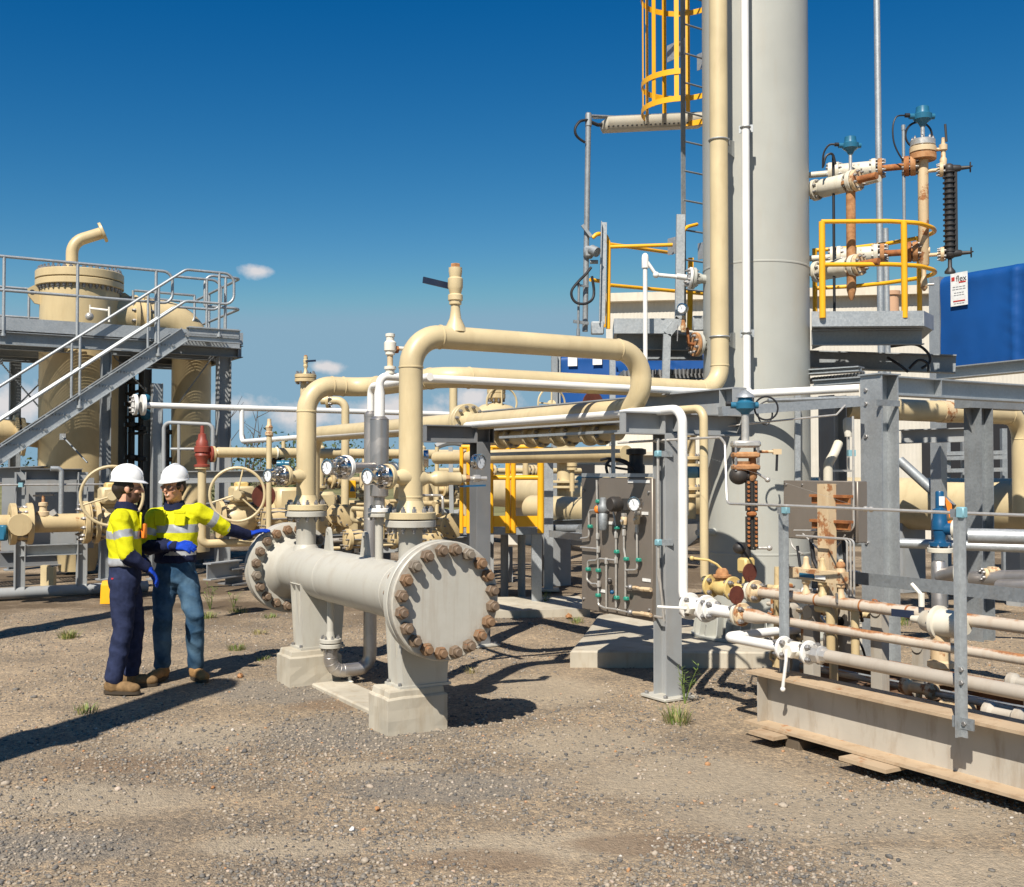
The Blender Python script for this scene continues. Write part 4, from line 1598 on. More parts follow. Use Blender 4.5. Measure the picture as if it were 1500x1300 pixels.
def flanged_valve(t, p, d, r0, marks, mats):
    """a row of discs and bodies along d: marks = (offset, length, radius, material, bolts)"""
    for name, o, ln_, r, mt, nb in marks:
        m = MB(mt)
        if nb:
            m.flange(p + d * o, d, r, ln_, nb, r * .13, r * .8, BOLTG, both=True)
        else:
            m.lathe(p + d * o, d, ((0, r * .96), (ln_ * .04, r), (ln_ * .96, r), (ln_, r * .96)), 22)
        m.build(name, t)


def bridle_valve(px, py, y, label, ln=1.0, plus=True):
    p = P(px, py, y)
    t = thing('isolating_valve', label, 'valve', p)
    flanged_valve(t, p, E1, .1, (
        ('nozzle', -.12, .33, .030, CWHITE, 0), ('flange', .19, .042, .105, CWHITE, 8), ('flange', .25, .042, .105, CWHITE, 8),
        ('body', .28, .36, .083, CWHITE, 0), ('flange', .60, .042, .105, CWHITE, 8), ('flange', .66, .042, .102, RUSTO, 8),
        ('spool', .69, .27, .032, RUSTM, 0), ('flange', .90, .05, .098, RUSTM, 8), ('flange', .96, .05, .098, RUSTO, 8), ('stub', 1.0, .12, .035, RUSTY2, 0)), None)
    m = MB(CWHITE)
    c = p + E1 * .46 + Vector((-.352, -.936, 0)) * .083
    m.hexn(c, Vector((-.352, -.936, 0)), .05, .012)
    for i in range(6):
        an = i * math.pi / 3
        m.hexn(c + (E1 * math.cos(an) + Z * math.sin(an)) * .045, Vector((-.352, -.936, 0)), .011, .015)
    m.build('bonnet', t)
    return t, p


v1, p1 = bridle_valve(1185, 257, 10.95, 'upper white and rust isolating valve running right from the tower')
v2, p2 = bridle_valve(1188, 379, 10.95, 'lower white and rust isolating valve running right from the tower')
m = MB(CWHITE); q = p1 + E1 * .54 - Z * .09; m.rod(q, q - Z * .05, .03); m.cyl(q - Z * .03, q - Z * .03 + E1 * .1 - Vector((0, .1, .0)), .035, None, 12); m.build('drain_plug', v1)

CH = along(p1, E1, 1352)
ch = thing('level_chamber', 'tall rust streaked level chamber with bolted top flanges right of the tower', 'level chamber', wz(CH, P(1352, 393, CH.y).z))
zt_, zb_ = P(1352, 232, CH.y).z, P(1352, 392, CH.y).z
m = MB(RUSTY2)
m.lathe(wz(CH, 0), Z, ((zb_, .03), (zb_ + .03, .05), (zt_ - .02, .05)), 20)
m.build('tube', ch)
m = MB(RUSTO); m.flange(wz(CH, zt_ - .02), Z, .125, .06, 0, .014, .1, BOLTG); m.build('flange', ch)
m = MB(RUSTY2); m.flange(wz(CH, zt_ + .05), Z, .125, .055, 8, .014, .1, BOLTG, True); m.build('flange', ch)
m = MB(STAIN); m.flange(wz(CH, zt_ + .115), Z, .118, .06, 8, .014, .095, BOLTG); m.cyl(wz(CH, zt_ + .17), wz(CH, zt_ + .36), .02, None, 12); m.build('cap', ch)
m = MB(RUSTY2); m.rod(wz(CH, zb_), wz(CH, zb_ - .1), .022); m.lathe(wz(CH, zb_ - .2), Z, ((-.03, .01), (0, .035), (.06, .035), (.12, .02)), 8)
m.use(BOLTG); m.rod(wz(CH, zb_ - .17), wz(CH, zb_ - .17) + E1 * .09, .012); m.build('drain_valve', ch)


def transmitter(c, label, r=.07, cables=True, side=-1):
    t = thing('level_transmitter', label, 'transmitter', c)
    m = MB(BLUET)
    m.lathe(c, Z, ((-r * 1.3, r * .3), (-r * .9, r * .5), (-r * .5, r * 1.0), (r * .1, r * 1.05), (r * .25, r * .8), (r * .5, r * .75), (r * .95, r * .7), (r * 1.05, r * .5)), 20)
    m.cyl(c - X * r * 1.5 - Z * .01, c + X * r * 1.35 - Z * .01, r * .34, None, 12)
    m.build('housing', t)
    m = MB(BLACK)
    m.cyl(c - X * r * 1.5, c - X * r * 2.0, r * .25, None, 10)
    m.build('cable_gland', t)
    return t


tr = transmitter(wz(CH, zt_ + .42), 'blue transmitter head topping the tall rust streaked chamber', .085)
m = MB(BLACK)
q = wz(CH, zt_ + .42)
m.spline([q - X * .17, q + Vector((-.26, -.02, -.02)), q + Vector((-.30, -.03, -.12)), q + Vector((-.29, -.03, -.28)), q + Vector((-.22, -.02, -.42)), q + Vector((-.13, 0, -.5))], .008, 6)
m.torus(q + Vector((-.02, .05, -.18)), Y, .13, .011, 28, 6)
m.build('cable', tr)
cr = MB(GALVD)
q = wz(CH, 0) + Vector((-.17, .05, 0))
cr.rod(wz(q, zt_ + .30), wz(q, 3.0), .016, 8); cr.lathe(wz(q, zt_ + .29), Z, ((0, .02), (.05, .02)), 8)
tag(cr.build('conduit_riser', None, None, 40, loc=wz(q, 3.0)), 'thin vertical conduit just left of the tall rusty level chamber', 'conduit')

# black finned gauge
GB = along(CH, E1, 1390)
lg = thing('level_gauge', 'black finned level gauge hanging right of the tall rusty chamber', 'level gauge', wz(GB, P(1390, 375, GB.y).z))
z0, z1 = P(1390, 372, GB.y).z, P(1390, 248, GB.y).z
m = MB(BLACKP)
m.lathe(wz(GB, 0), Z, [(z0, .04)] + [x for i in range(16) for x in ((z0 + (z1 - z0) * (i + .3) / 16, .044), (z0 + (z1 - z0) * (i + .31) / 16, .06), (z0 + (z1 - z0) * (i + .5) / 16, .06), (z0 + (z1 - z0) * (i + .51) / 16, .044))] + [(z1, .04)], 14)
m.bar(wz(GB, z0) + Vector((.05, -.02, 0)), wz(GB, z1) + Vector((.05, -.02, 0)), .035, .03)
m.build('finned_tube', lg)
for z in (z0, z1):
    m = MB(RUSTY2)
    c = wz(GB, z) - E1 * .05
    m.flange(c, -E1, .07, .035, 6, .012, .052, BOLTG, True)
    m.rod(c, wz(CH, z), .018, 10)
    m.build('flange', lg)
    m = MB(BLACKP)
    m.ball(wz(GB, z), .055)
    c = wz(GB, z) + E1 * .06
    m.lathe(wz(GB, z), E1, ((.03, .04), (.10, .03), (.11, .02), (.19, .015)), 10)
    m.torus(c + E1 * .13, E1, .045, .007, 16, 6); m.bar(c + E1 * .13 - Z * .045, c + E1 * .13 + Z * .045, .01, .01); m.bar(c + E1 * .13 - Y * .045, c + E1 * .13 + Y * .045, .01, .01)
    m.build('gauge_cock', lg)
m = MB(BLACKP); m.lathe(wz(GB, z0 - .19), Z, ((0, .05), (.02, .05), (.06, .02), (.16, .018)), 10); m.build('drain', lg)
m = MB(RUSTY2)
m.lathe(wz(GB, z1 + .04) - E1 * .05, Z, ((0, .03), (.06, .034), (.08, .022), (.14, .022), (.15, .04), (.2, .04), (.21, .02), (.27, .015)), 10)
m.rod(wz(GB, z1 + .20) - E1 * .05, wz(GB, z1 + .20) - E1 * .2, .018); m.use(BLACKP); m.rod(wz(GB, z1 + .27) - E1 * .02, wz(GB, z1 + .44) - E1 * .03, .012)
m.build('vent_valve', lg)

# second, shorter bridle nearer the tower
E2 = Vector((.62, -.785, 0))
for (px, py, lab) in ((1186, 281, 'upper grey white stub valve pointing forward from the tower'), (1189, 400, 'lower shaded stub valve pointing forward from the tower')):
    p = P(px, py, 10.85)
    t = thing('stub_valve', lab, 'valve', p)
    flanged_valve(t, p, E2, .1, (('flange', .05, .045, .105, CWHITE, 8), ('neck', .09, .1, .07, CWHITE, 0), ('body', .15, .28, .092, CWHITE, 0), ('flange', .47, .045, .108, CWHITE, 8), ('flange', .525, .04, .105, RUSTY2, 8), ('spool', .56, .2, .035, RUSTM, 0)), None)
C2 = p + E2 * .72
C2 = along(P(1186, 281, 10.85), E2, 1246)
sc_ = thing('rusty_standpipe', 'orange rust standpipe between the two stub valves at the right of the tower', 'pipe', wz(C2, P(1247, 430, C2.y).z))
m = MB(RUSTO)
zz0, zz1 = P(1247, 425, C2.y).z, P(1247, 272, C2.y).z
m.lathe(wz(C2, 0), Z, ((zz0 - .1, .015), (zz0 - .06, .03), (zz0, .045), (zz1, .045)), 18)
m.build('tube', sc_)
m = MB(RUSTO); m.flange(wz(C2, zz1), Z, .10, .035, 8, .012, .08, BOLTG, True); m.build('flange', sc_)
m = MB(STAIN); m.cyl(wz(C2, zz1 + .03), wz(C2, P(1243, 228, C2.y).z), .016, None, 10); m.build('stem', sc_)
tr = transmitter(wz(C2, P(1243, 212, C2.y).z), 'smaller blue transmitter head above the upper white valve beside the tower', .075)
q = wz(C2, P(1243, 212, C2.y).z)
m = MB(BLACK)
m.spline([q - X * .14, q + Vector((-.2, .02, -.0)), q + Vector((-.25, .03, -.08)), q + Vector((-.26, .03, -.22))], .01, 6)
m.spline([q + Vector((-.25, .05, -.2)), q + Vector((-.22, .05, -.1)), q + Vector((-.16, .05, -.08)), q + Vector((-.13, .05, -.18))], .012, 6)
m.build('cable', tr)
cr = MB(BLACK)
q = wz(C2, 0) + Vector((-.13, .12, 0))
cr.rod(wz(q, P(1240, 228, q.y).z), wz(q, 3.0), .014, 8)
tag(cr.build('conduit_riser', None, None, 40, loc=wz(q, 3.0)), 'thin dark conduit beside the orange rust standpipe', 'conduit')

# ---- the small platform round them
pr = thing('service_platform', 'half round galvanised platform with yellow hoop rails at the right of the tower', 'platform', P(1278, 470, 10.3))
zr1, zr2 = P(1262, 325, 10.3).z, P(1262, 388, 10.3).z
def ringpts(z):
    return [wz(P(1203, 325, 10.3), z), wz(P(1300, 325, 10.28), z), wz(P(1345, 325, 10.35), z), wz(P(1366, 328, 10.55), z), wz(P(1371, 331, 10.75), z), wz(P(1350, 337, 11.0), z), wz(P(1300, 350, 11.3), z), wz(P(1254, 360, 11.5), z), wz(P(1190, 366, 11.65), z)]
for z in (zr1, zr2):
    m = MB(YEL); m.tube(ringpts(z), .021, .3, 10, 5); m.build('rail', pr)
for px, y in ((1204, 10.3), (1324, 10.3), (1346, 11.0), (1193, 11.6)):
    p = P(px, 325, y)
    m = MB(YEL); m.rod(wz(p, zr1), wz(p, P(1262, 466, 10.3).z), .03 if y < 10.5 else .026, 10); m.build('post', pr)
m = MB(GALV)
zk0, zk1 = P(1278, 478, 10.3).z, P(1278, 456, 10.3).z
m.poly([wz(P(1189, 478, 10.35), zk0), wz(P(1352, 478, 10.3), zk0), wz(P(1366, 478, 10.6), zk0), wz(P(1352, 478, 11.3), zk0), wz(P(1189, 478, 11.7), zk0)], Z * .03)
m.bar(wz(P(1189, 470, 10.33), (zk0 + zk1) / 2), wz(P(1352, 470, 10.28), (zk0 + zk1) / 2), .008, zk1 - zk0, Z)
m.bar(wz(P(1353, 470, 10.28), (zk0 + zk1) / 2), wz(P(1367, 470, 10.62), (zk0 + zk1) / 2), .008, zk1 - zk0, Z)
m.build('deck', pr)
m = MB(GALVD)
m.chan(P(1190, 495, 10.5), P(1352, 494, 10.5), .07, .15, .01)
m.build('beam', pr)
m = MB(GALVD)
m.poly([P(1190, 486, 10.6), P(1240, 486, 10.6), P(1230, 498, 10.6), P(1190, 512, 10.6)], Y * .012)
m.chan(P(1190, 492, 11.3), P(1345, 492, 11.3), .07, .12, .01)
m.build('beam', pr)
ms = thing('mast', 'tall thin galvanised mast behind the half round platform', 'mast', wz(P(1295, 470, 16), 0))
m = MB(GALV)
m.cyl(P(1293, 690, 16), P(1283.5, -60, 16), .052, .045, 14)
m.build('pole', ms)
m = MB(GALV); m.cyl(P(1303, 690, 16.1), P(1297, 335, 16.1), .045, None, 12); m.build('sleeve', ms)
# 'small access hatch': gusset where the stairs of beams meet the tower

# ================================================================ white and cream small lines on the front rack
def onplane(px, py, p0, n):
    u, v = (px - CX) / FPX, (CY - py) / FPX
    d = Vector((u, _ct - v * _st, _st + v * _ct))
    o = Vector((0, 0, EYE))
    return o + d * ((p0 - o).dot(n) / d.dot(n))


CZ, CB = 2.215, .75
Cp = Vector((1.28, 8.2, 0))
Cfar = along(wz(Cp, CZ), U, 354)
Cf2 = along(wz(Cp, CZ), U, 616)
cl = thing('white_pipe', 'white small bore pipe dropping in front of the steel post and running far back', 'pipe', wz(Cp, CB))
UPZ = P(354, 598, Cfar.y).z
m = MB(WHITE)
m.tube([wz(Cp, CB) - U * .12, wz(Cp, CB), wz(Cp, CZ), Cfar, wz(Cfar, UPZ)], .0365, .11, 18, 8)
m.build('pipe_run', cl)
for sg in (1, -1):
    m = MB(WHITE)
    m.flange(Cf2 + U * (.022 * sg - .018), U * sg, .085, .03, 8, .012, .066, BOLTG, hub=(.037, .05))
    m.build('flange', cl)
up = thing('white_pipe', 'white high pipe crossing the sky from the dark platform columns to the risers', 'pipe', wz(Cfar, UPZ))
e0, e1 = along(wz(Cfar, UPZ), -V, 207), along(wz(Cfar, UPZ), V, 705)
m = MB(WHITE); m.tube([e0, e1], .045, .1, 14); m.build('pipe_run', up)
m = MB(WHITE); m.flange(e0, V, .16, .05, 0); m.flange(e0 - V * .07, -V, .16, .05, 8, .02, .12, BOLTG); m.build('flange', up)

Dp = Vector((1.46, 8.31, 0))
DB = .885
dl = thing('cream_pipe', 'cream small bore pipe dropping just right of the white one in front of the tower', 'pipe', wz(Dp, DB))
Dfar = along(wz(Dp, 2.225), U, 690)
m = MB(CREAM)
m.tube([wz(Dp, DB) - U * .10, wz(Dp, DB), wz(Dp, 2.225), Dfar], .033, .09, 16, 8)
m.build('pipe_run', dl)
m = MB(CREAM); m.flange(Dfar, U, .075, .03, 8, .012, .06, BOLTG); m.build('flange', dl)

# ---------------------------------------------------------------- T shaped steel pipe supports
T1 = Vector((1.204, 8.49, 0))


def tframe(c, l0, l1, label, zb=2.03, zt=2.20, STEELM=STEELM):
    t = thing('pipe_support', label, 'pipe support', c)
    m = MB(STEELM)
    m.ibeam(wz(c, .02), wz(c, zb), .152, .157, .011, .008, U)
    m.build('post', t)
    m = MB(STEELM)
    zc = (zb + zt) / 2
    m.ibeam(wz(c, zc) + V * l0, wz(c, zc) + V * l1, .14, zt - zb, .011, .008)
    for q in (l0, l1):
        m.box(wz(c, zc) + V * (q + (.006 if q == l0 else -.006)) - U * .036, (.008, .06, zt - zb - .024), (V, U, Z))
    m.build('cross_beam', t)
    m = MB(STEELM)
    for q in (-.07, .07):
        m.box(wz(c, zc) + V * q, (.009, .13, zt - zb - .022), (V, U, Z))
    m.build('stiffener', t)
    m = MB(VGREY)
    m.box(wz(c, .012), (.30, .30, .022), (V, U, Z), .004)
    m.use(BOLTG)
    for a in (-.115, .115):
        for b in (-.115, .115):
            m.hexn(wz(c, .022) + V * a + U * b, Z, .018, .022)
    m.build('base_plate', t)
    return t


tframe(T1, (along(T1, V, 909) - T1).dot(V), (along(T1, V, 1082) - T1).dot(V), 'grey steel post with cross beam standing in front of the slab beside the instrument panel')
T2 = along(T1, U, 703)
tframe(T2, (along(T2, V, 619) - T2).dot(V), (along(T2, V, 719) - T2).dot(V), 'grey steel post, colour darkened for shade, with cross beam behind the near riser', STEELM=STEELB)  # darker steel colour stands in for the shade of the riser here
B1 = along(wz(T1, 2.315), V, 1084)
b1 = thing('rack_beam', 'long dark steel channel beam with stiffened end running back over the cross beams', 'beam', wz(B1, 2.2))
m = MB(STEELM)
m.ibeam(B1, B1 + U * 7.5, .15, .23, .012, .009)
m.build('beam', b1)
m = MB(STEELM)
m.box(B1 + U * .006, (.15, .009, .204), (V, U, Z))
m.build('end_plate', b1)
m = MB(STEELM)
for i in range(3):
    m.poly([B1 + U * (.16 + 1.2 * i) - V * x + Z * z for x, z in ((.006, -.1), (.072, -.1), (.072, .1), (.006, .1))], U * .009)
m.build('stiffener', b1)
# conduit and galvanised channel along the rack
lower_tray = MB(GALV)
ta = P(905, 661, 9.6)
lower_tray.bar(wz(along(ta, U, 716), ta.z), ta, .05, .035)
tag(lower_tray.build('cable_tray', None, None, 40, loc=ta), 'thin galvanised cable channel below the cream rack pipes', 'cable tray')
tray2 = MB(GALV)
tb = P(913, 632, 8.9)
tray2.bar(along(tb, U, 735), tb, .06, .022)
tag(tray2.build('cable_tray', None, None, 40, loc=tb), 'bright galvanised strip directly under the hairpin cream pipe', 'cable tray')
hang = MB(GALV)
hp = P(898, 637, 9.2)
hang.bar(wz(hp, P(898, 637, 9.2).z), wz(hp, P(898, 712, 9.2).z), .03, .05, Y)
tag(hang.build('hanger', None, None, 40, loc=hp), 'short galvanised hanger strip above the instrument panel', 'hanger')

# ---- fat cream valve line behind (flanged pipe under the hairpin)
fl = thing('cream_header', 'cream flanged header running back under the hairpin pipe', 'pipe', P(890, 634, 10.6))
h0, h1 = P(905, 633, 10.5), None
h1 = along(h0, U, 700)
m = MB(CREAM); m.tube([h0, h1], .085, .1, 22); m.build('pipe_run', fl)
hd = (h1 - h0)
for k in (.10, .16, .30, .36, .50, .56, .72, .78):
    m = MB(CREAM)
    m.flange(h0 + hd * k, U if k in (.16, .36, .56, .78) else -U, .125, .04, 8, .018, .1, BOLTG)
    m.build('flange', fl)
m = MB(CREAM)
m.lathe(h0 + U * .02, -U, ((0, .085), (.03, .084), (.07, .06), (.085, .01)), 22)
m.build('end_cap', fl)

fl = thing('cream_header', 'cream pipe continuing far back from the round flange behind the near riser', 'pipe', FL1)
m = MB(CREAM); m.flange(FL1 + U * .012, U, .19, .052, 12, .019, .155, BOLTG, hub=(RP, .09)); m.build('flange', fl)
m = MB(CREAM); e = along(FL1, U, 458); m.tube([FL1 + U * .06, e, wz(e, .9)], RP * 1.2, .3, 24); m.build('pipe_run', fl)
# lower cream header just over the panel
fl = thing('cream_header', 'plain cream header pipe ending just above the instrument panel', 'pipe', P(860, 665, 11.5))
h0 = P(918, 665, 11.2); h1 = along(h0, U, 640)
m = MB(CREAM); m.tube([h0, h1], .085, .1, 20); m.build('pipe_run', fl)

# ================================================================ the instrument panel
PN0 = Vector((1.09, 8.5, 0))
def pp(px, py, off=.03):
    return onplane(px, py, PN0 - V * off, V)


ip = thing('tubing_board', 'taupe instrument panel with stainless tubing and green fittings', 'instrument panel', wz(PN0, .55))
c0, c1_ = pp(852, 893, 0), pp(956, 910, 0)
zt_p, zb_p = pp(904, 700, 0).z, (c0.z + c1_.z) / 2
pm = (c0 + c1_) / 2
m = MB(PANEL)
wpan = (c1_ - c0).dot(-U)
m.box(wz(pm, (zt_p + zb_p) / 2) + V * .02, (wpan, .04, zt_p - zb_p), (U, V, Z), .006)
m.use(BOLTG)
for a in (-.46, .46):
    for b in (-.42, .40):
        m.hexn(wz(pm, (zt_p + zb_p) / 2) + U * (a * wpan) + Z * (b * (zt_p - zb_p)), -V, .012, .012)
m.build('plate', ip)
m = MB(GALV)
m.box(wz(pm, zt_p + .02) + V * .02, (wpan * .98, .05, .03), (U, V, Z))
m.build('top_rail', ip)


def ptube(pts, r=.0085, off=.032):
    m = MB(STAIN)
    m.tube([pp(840 + x / 5.65, 690 + y / 5.65, off) for x, y in pts], r, .03, 8, 5)
    m.build('tubing', ip)


for pts in (((192, 75), (196, 250), (196, 600)), ((196, 560), (200, 740), (118, 745), (118, 815), (108, 900), (150, 935), (205, 935), (205, 1110), (260, 1135), (340, 1145), (440, 1168)),
            ((196, 325), (128, 328), (128, 450), (128, 550), (60, 560)), ((280, 325), (330, 328), (352, 460), (352, 1130)), ((200, 890), (205, 725), (350, 740)), ((272, 750), (272, 1130)),
            ((418, 480), (418, 640), (430, 720), (430, 1140)), ((525, 460), (528, 820), (430, 822)), ((430, 960), (640, 985)), ((440, 1168), (640, 1195)), ((200, 645), (60, 632))):
    ptube(pts)
for x, y in ((205, 253), (138, 460), (360, 470), (358, 670), (437, 730), (540, 738), (122, 815), (206, 824), (204, 1030), (358, 1050), (437, 1058)):
    m = MB(GREEN)
    c = pp(840 + x / 5.65, 690 + y / 5.65, .034)
    m.box(c, (.042, .036, .030), (U, V, Z), .006)
    m.build('tube_clamp', ip)
for pts in (((640, 985), (560, 978), (520, 965), (470, 965)), ((640, 1195), (560, 1180), (470, 1172))):
    m = MB(RUSTY2)
    for (x0, y0), (x1, y1) in zip(pts, pts[1:]):
        m.cyl(pp(840 + x0 / 5.65, 690 + y0 / 5.65, .032), pp(840 + x1 / 5.65, 690 + y1 / 5.65, .032), .017 if x0 > 560 else .012, None, 8)
    m.use(BOLTG); x, y = pts[-1]; m.ball(pp(840 + x / 5.65, 690 + y / 5.65, .045), .024)
    m.build('needle_valve', ip)
for x, y in ((200, 540), (352, 530), (418, 510), (525, 485), (205, 650), (352, 740), (272, 745), (210, 935), (300, 915)):
    m = MB(STAIN); m.hexn(pp(840 + x / 5.65, 690 + (y + 25) / 5.65, .032), Z, .016, .05); m.build('tube_fitting', ip)
m = MB(BLACKP); m.ball(pp(840 + 300 / 5.65, 690 + 915 / 5.65, .05), .022); m.build('knob', ip)
m = MB(BLUEV); m.ball(pp(840 + 320 / 5.65, 690 + 1005 / 5.65, .04), .018); m.build('knob', ip)
# regulator and filter bowl
m = MB(GALVD)
c = pp(840 + 245 / 5.65, 690 + 330 / 5.65, .06)
m.lathe(c, Z, ((-.16, .028), (-.15, .036), (-.03, .038), (-.02, .03), (0, .045), (.04, .045), (.06, .03), (.10, .028), (.11, .015)), 14)
m.build('air_regulator', ip)
m = MB(ORANGE); m.ball(pp(840 + 196 / 5.65, 690 + 320 / 5.65, .03), .026, (1, 1, 1.3)); m.build('relief_plug', ip)
m = MB(BLACKP)
c = pp(840 + 400 / 5.65, 690 + 275 / 5.65, .03)
m.lathe(c, -V, ((0, .03), (.03, .06), (.10, .062), (.12, .05)), 20)
m.box(c + Vector((.04, -.02, 0)), (.07, .07, .09))
m.build('pressure_switch', ip)
gauge(pp(840 + 505 / 5.65, 690 + 275 / 5.65, .15), (-V * .8 - Y * .45).normalized(), 'pressure_gauge', 'steel dial gauge mounted on the taupe instrument panel', .055, False)
for x0, x1 in ((418, 350), (525, 330)):
    m = MB(STAIN)
    c = pp(840 + x0 / 5.65, 690 + 470 / 5.65, .035)
    top_ = pp(840 + x0 / 5.65, 690 + x1 / 5.65, .035)
    m.cyl(c, top_, .014, None, 8)
    m.use(RUSTY2); m.lathe(c.lerp(top_, .2), Z, ((0, .022), (.02, .026), (.06, .026), (.07, .018)), 8)
    m.use(STAIN); m.hexn(top_, -Z, .024, .035)
    m.rod(c.lerp(top_, .5), c.lerp(top_, .5) - V * .05 - U * .03, .01)
    m.build('gauge_cock', ip)
for x, y, w in ((592, 352, 55), (313, 432, 45), (605, 905, 70), (245, 995, 60), (540, 88, 190)):
    m = MB(LABELW)
    m.box(pp(840 + x / 5.65, 690 + y / 5.65, .004), (w / 5.65 / 188 * 1.55, .004, .024), (U, V, Z))
    m.build('label_plate', ip)

# tube down the post with pale blue clamps
t1 = thing('tube_bundle', 'thin steel tube clipped with pale blue clamps to the front post', 'tube', wz(T1, .5))
e = T1 - V * .14 + -U * .02
m = MB(STAIN)
m.tube([wz(T1, 2.0) - V * .12 - U * .04, wz(T1, .95) - V * .12 - U * .04, wz(T1, .62) - V * .07 - U * .06, wz(T1, .62) - V * .07 + U * .1], .011, .04, 8)
m.tube([wz(T1, 1.0) - V * .13 - U * .06, wz(T1, .60) - V * .09 - U * .07], .009, .04, 8)
m.build('tubing', t1)
for z in (1.88, 1.20):
    m = MB(BLUEL)
    m.box(wz(T1, z) - V * .118 - U * .04, (.05, .05, .05), (V, U, Z), .008)
    m.use(GALVD); m.bar(wz(T1, z) - V * .10 - U * .05, wz(T1, z) - V * .02 - U * .085, .04, .045)
    m.build('tube_clamp', t1)
# actuator and pale blue transmitter between the post and the cream drop
pt = thing('pressure_transmitter', 'pale blue transmitter half hidden behind the white drop pipe', 'transmitter', P(1002, 692, 8.9))
m = MB(BLUEL)
c = P(985, 692, 8.9)
m.cyl(c, c + X * .05, .055, None, 18); m.cyl(c + X * .05, c + X * .20, .048, None, 16)
m.build('housing', pt)
m = MB(BLUET); m.cyl(c + X * .20, c + X * .26, .046, None, 16); m.build('end_cap', pt)
m = MB(STAIN); m.rod(c + X * .12, c + X * .12 - Z * .35, .012); m.use(BLACK); m.spline([c + X * .0 - Z * .06, c - X * .03 - Z * .18, c + X * .01 - Z * .26, c + X * .03 - Z * .4], .008, 6); m.build('cable', pt)
ac = thing('valve_actuator', 'dark valve actuator with looping black hoses above the taupe panel', 'actuator', P(932, 690, 9.3))
m = MB(BLACKP)
c = P(932, 700, 9.3)
m.lathe(c, Z, ((-.1, .10), (-.02, .10), (0, .075), (.10, .075), (.12, .06), (.19, .06), (.2, .085), (.24, .085), (.25, .05)), 18)
m.build('body', ac)
m = MB(BLACK)
m.spline([P(*q) for q in ((890, 694, 9.2), (888, 684, 9.2), (892, 676, 9.2), (903, 673, 9.2), (918, 677, 9.2), (930, 690, 9.2))], .012, 8)
m.spline([P(*q) for q in ((880, 674, 9.3), (893, 672, 9.25), (910, 676, 9.2), (925, 684, 9.2))], .012, 8)
m.spline([P(*q) for q in ((885, 680, 9.3), (900, 685, 9.25), (920, 688, 9.2))], .010, 8)
m.build('hose', ac)

# long instrument tube across the front of the skid
it = thing('instrument_tube', 'long thin steel tube passing before the tower and along the skid rail', 'tube', P(1150, 741, 7.1))
m = MB(STAIN)
pA = [P(905, 649, 8.6), P(1010, 643, 8.3), P(1055, 641, 8.1), P(1062, 650, 7.9), P(1065, 738, 7.75)]
m.tube(pA + [P(1150, 741, 7.07), P(1410, 752, 6.1), P(1520, 756, 5.75)], .0095, .06, 8, 5)
m.build('tubing', it)
m = MB(STAIN)
for q, r in ((P(962, 646, 8.43), .02), (P(1268, 746, 6.62), .018), (P(1276, 746.5, 6.59), .018)):
    m.ball(q, r)
m.bar(P(962, 646, 8.43), P(1268, 746, 6.62), .001, .001)
m.build('tube_union', it)

# ================================================================ the pipe skid at the right
def vline(v, u0=6.33):
    """ground point on the grid line with this v"""
    return V * v + U * u0


def onv(v, px, z=0.0):
    return along(wz(vline(v), z), -U, px)


SK_V = 5.12
ska, skb = onv(SK_V, 1092, .42), onv(SK_V, 2500, .42)
sk = thing('skid_beam', 'long heavy I beam along the front of the pipe skid with dirty flanges', 'beam', wz(ska, .08))
m = MB(SGREY)
zc, hh, ww = .25, .345, .25
bc_ = V * (ww / 2)
tf = .018
web0, web1 = ska + bc_, skb + bc_
m.prof(wz(web0, zc), wz(web1, zc), ((-.006, -hh / 2 + tf), (.006, -hh / 2 + tf), (.006, hh / 2 - tf), (-.006, hh / 2 - tf)))
m.build('web', sk)
for z, w_, n in ((zc + hh / 2 - tf / 2, ww, 'top_flange'), (zc - hh / 2 + tf / 2, ww * 1.15, 'bottom_flange')):
    m = MB(FLG_TOP)
    m.bar(wz(web0, z), wz(web1, z), w_, tf, Z)
    m.build(n, sk)
for px, l in ((1113, .22), (1258, .34)):
    m = MB(FLG_TOP)
    c = onv(SK_V - .04, px, .063)
    m.box(c + V * .06 - U * .1, (.30, l, .022), (V, U, Z))
    m.build('foot_plate', sk)
for px in (1125, 1400, 1520):
    m = MB(SGREY)
    c = onv(SK_V + ww / 2, px, zc)
    m.box(c - V * .05, (.085, .010, hh - tf * 2.1), (V, U, Z))
    if px != 1125:
        m.bm.free()
        continue
    m.build('stiffener', sk)
# plinth blocks carrying it
for px, lab in ((1180, 'timber packer under the left part of the skid beam'), (1560, 'timber packer under the right part of the skid beam')):
    m = MB(plain('old_timber' + str(px), (.12, .09, .06), .9))
    c = onv(SK_V + .12, px, .02)
    m.box(c, (.24, .12, .072), (V, U, Z), .006)
    tag(m.build('timber_packer', None, None, 0, loc=wz(c, 0)), lab, 'packer')

# inner beams and deck
BROWNST = paint('rust_browned_steel', (.20, .12, .07), .85, .6, (.09, .06, .04), .3, False)
for v, lab in ((5.78, 'second skid beam half hidden behind the pipes'), (6.55, 'rear skid beam behind the pipe supports')):
    t = thing('skid_beam', lab, 'beam', onv(v, 1250, .08))
    m = MB(BROWNST)
    a, b = onv(v, 1135, .19), onv(v, 2500, .19)
    m.ibeam(a, b, .13, .22, .014, .01)
    m.build('beam', t)
cx_ = thing('skid_cross_member', 'rusty cross members tying the skid beams together', 'beam', onv(5.8, 1300, .1))
for px in (1150, 1250, 1370, 1520):
    m = MB(BROWNST)
    a, b = onv(5.38, px, .20), None
    m.ibeam(a, a + V * 1.2, .10, .12, .01, .008)
    m.build('cross_beam', cx_)
fm = MB(paint('rust_brown_soil', (.17, .10, .06), .95, .6, (.08, .05, .03), 0, False, .3))
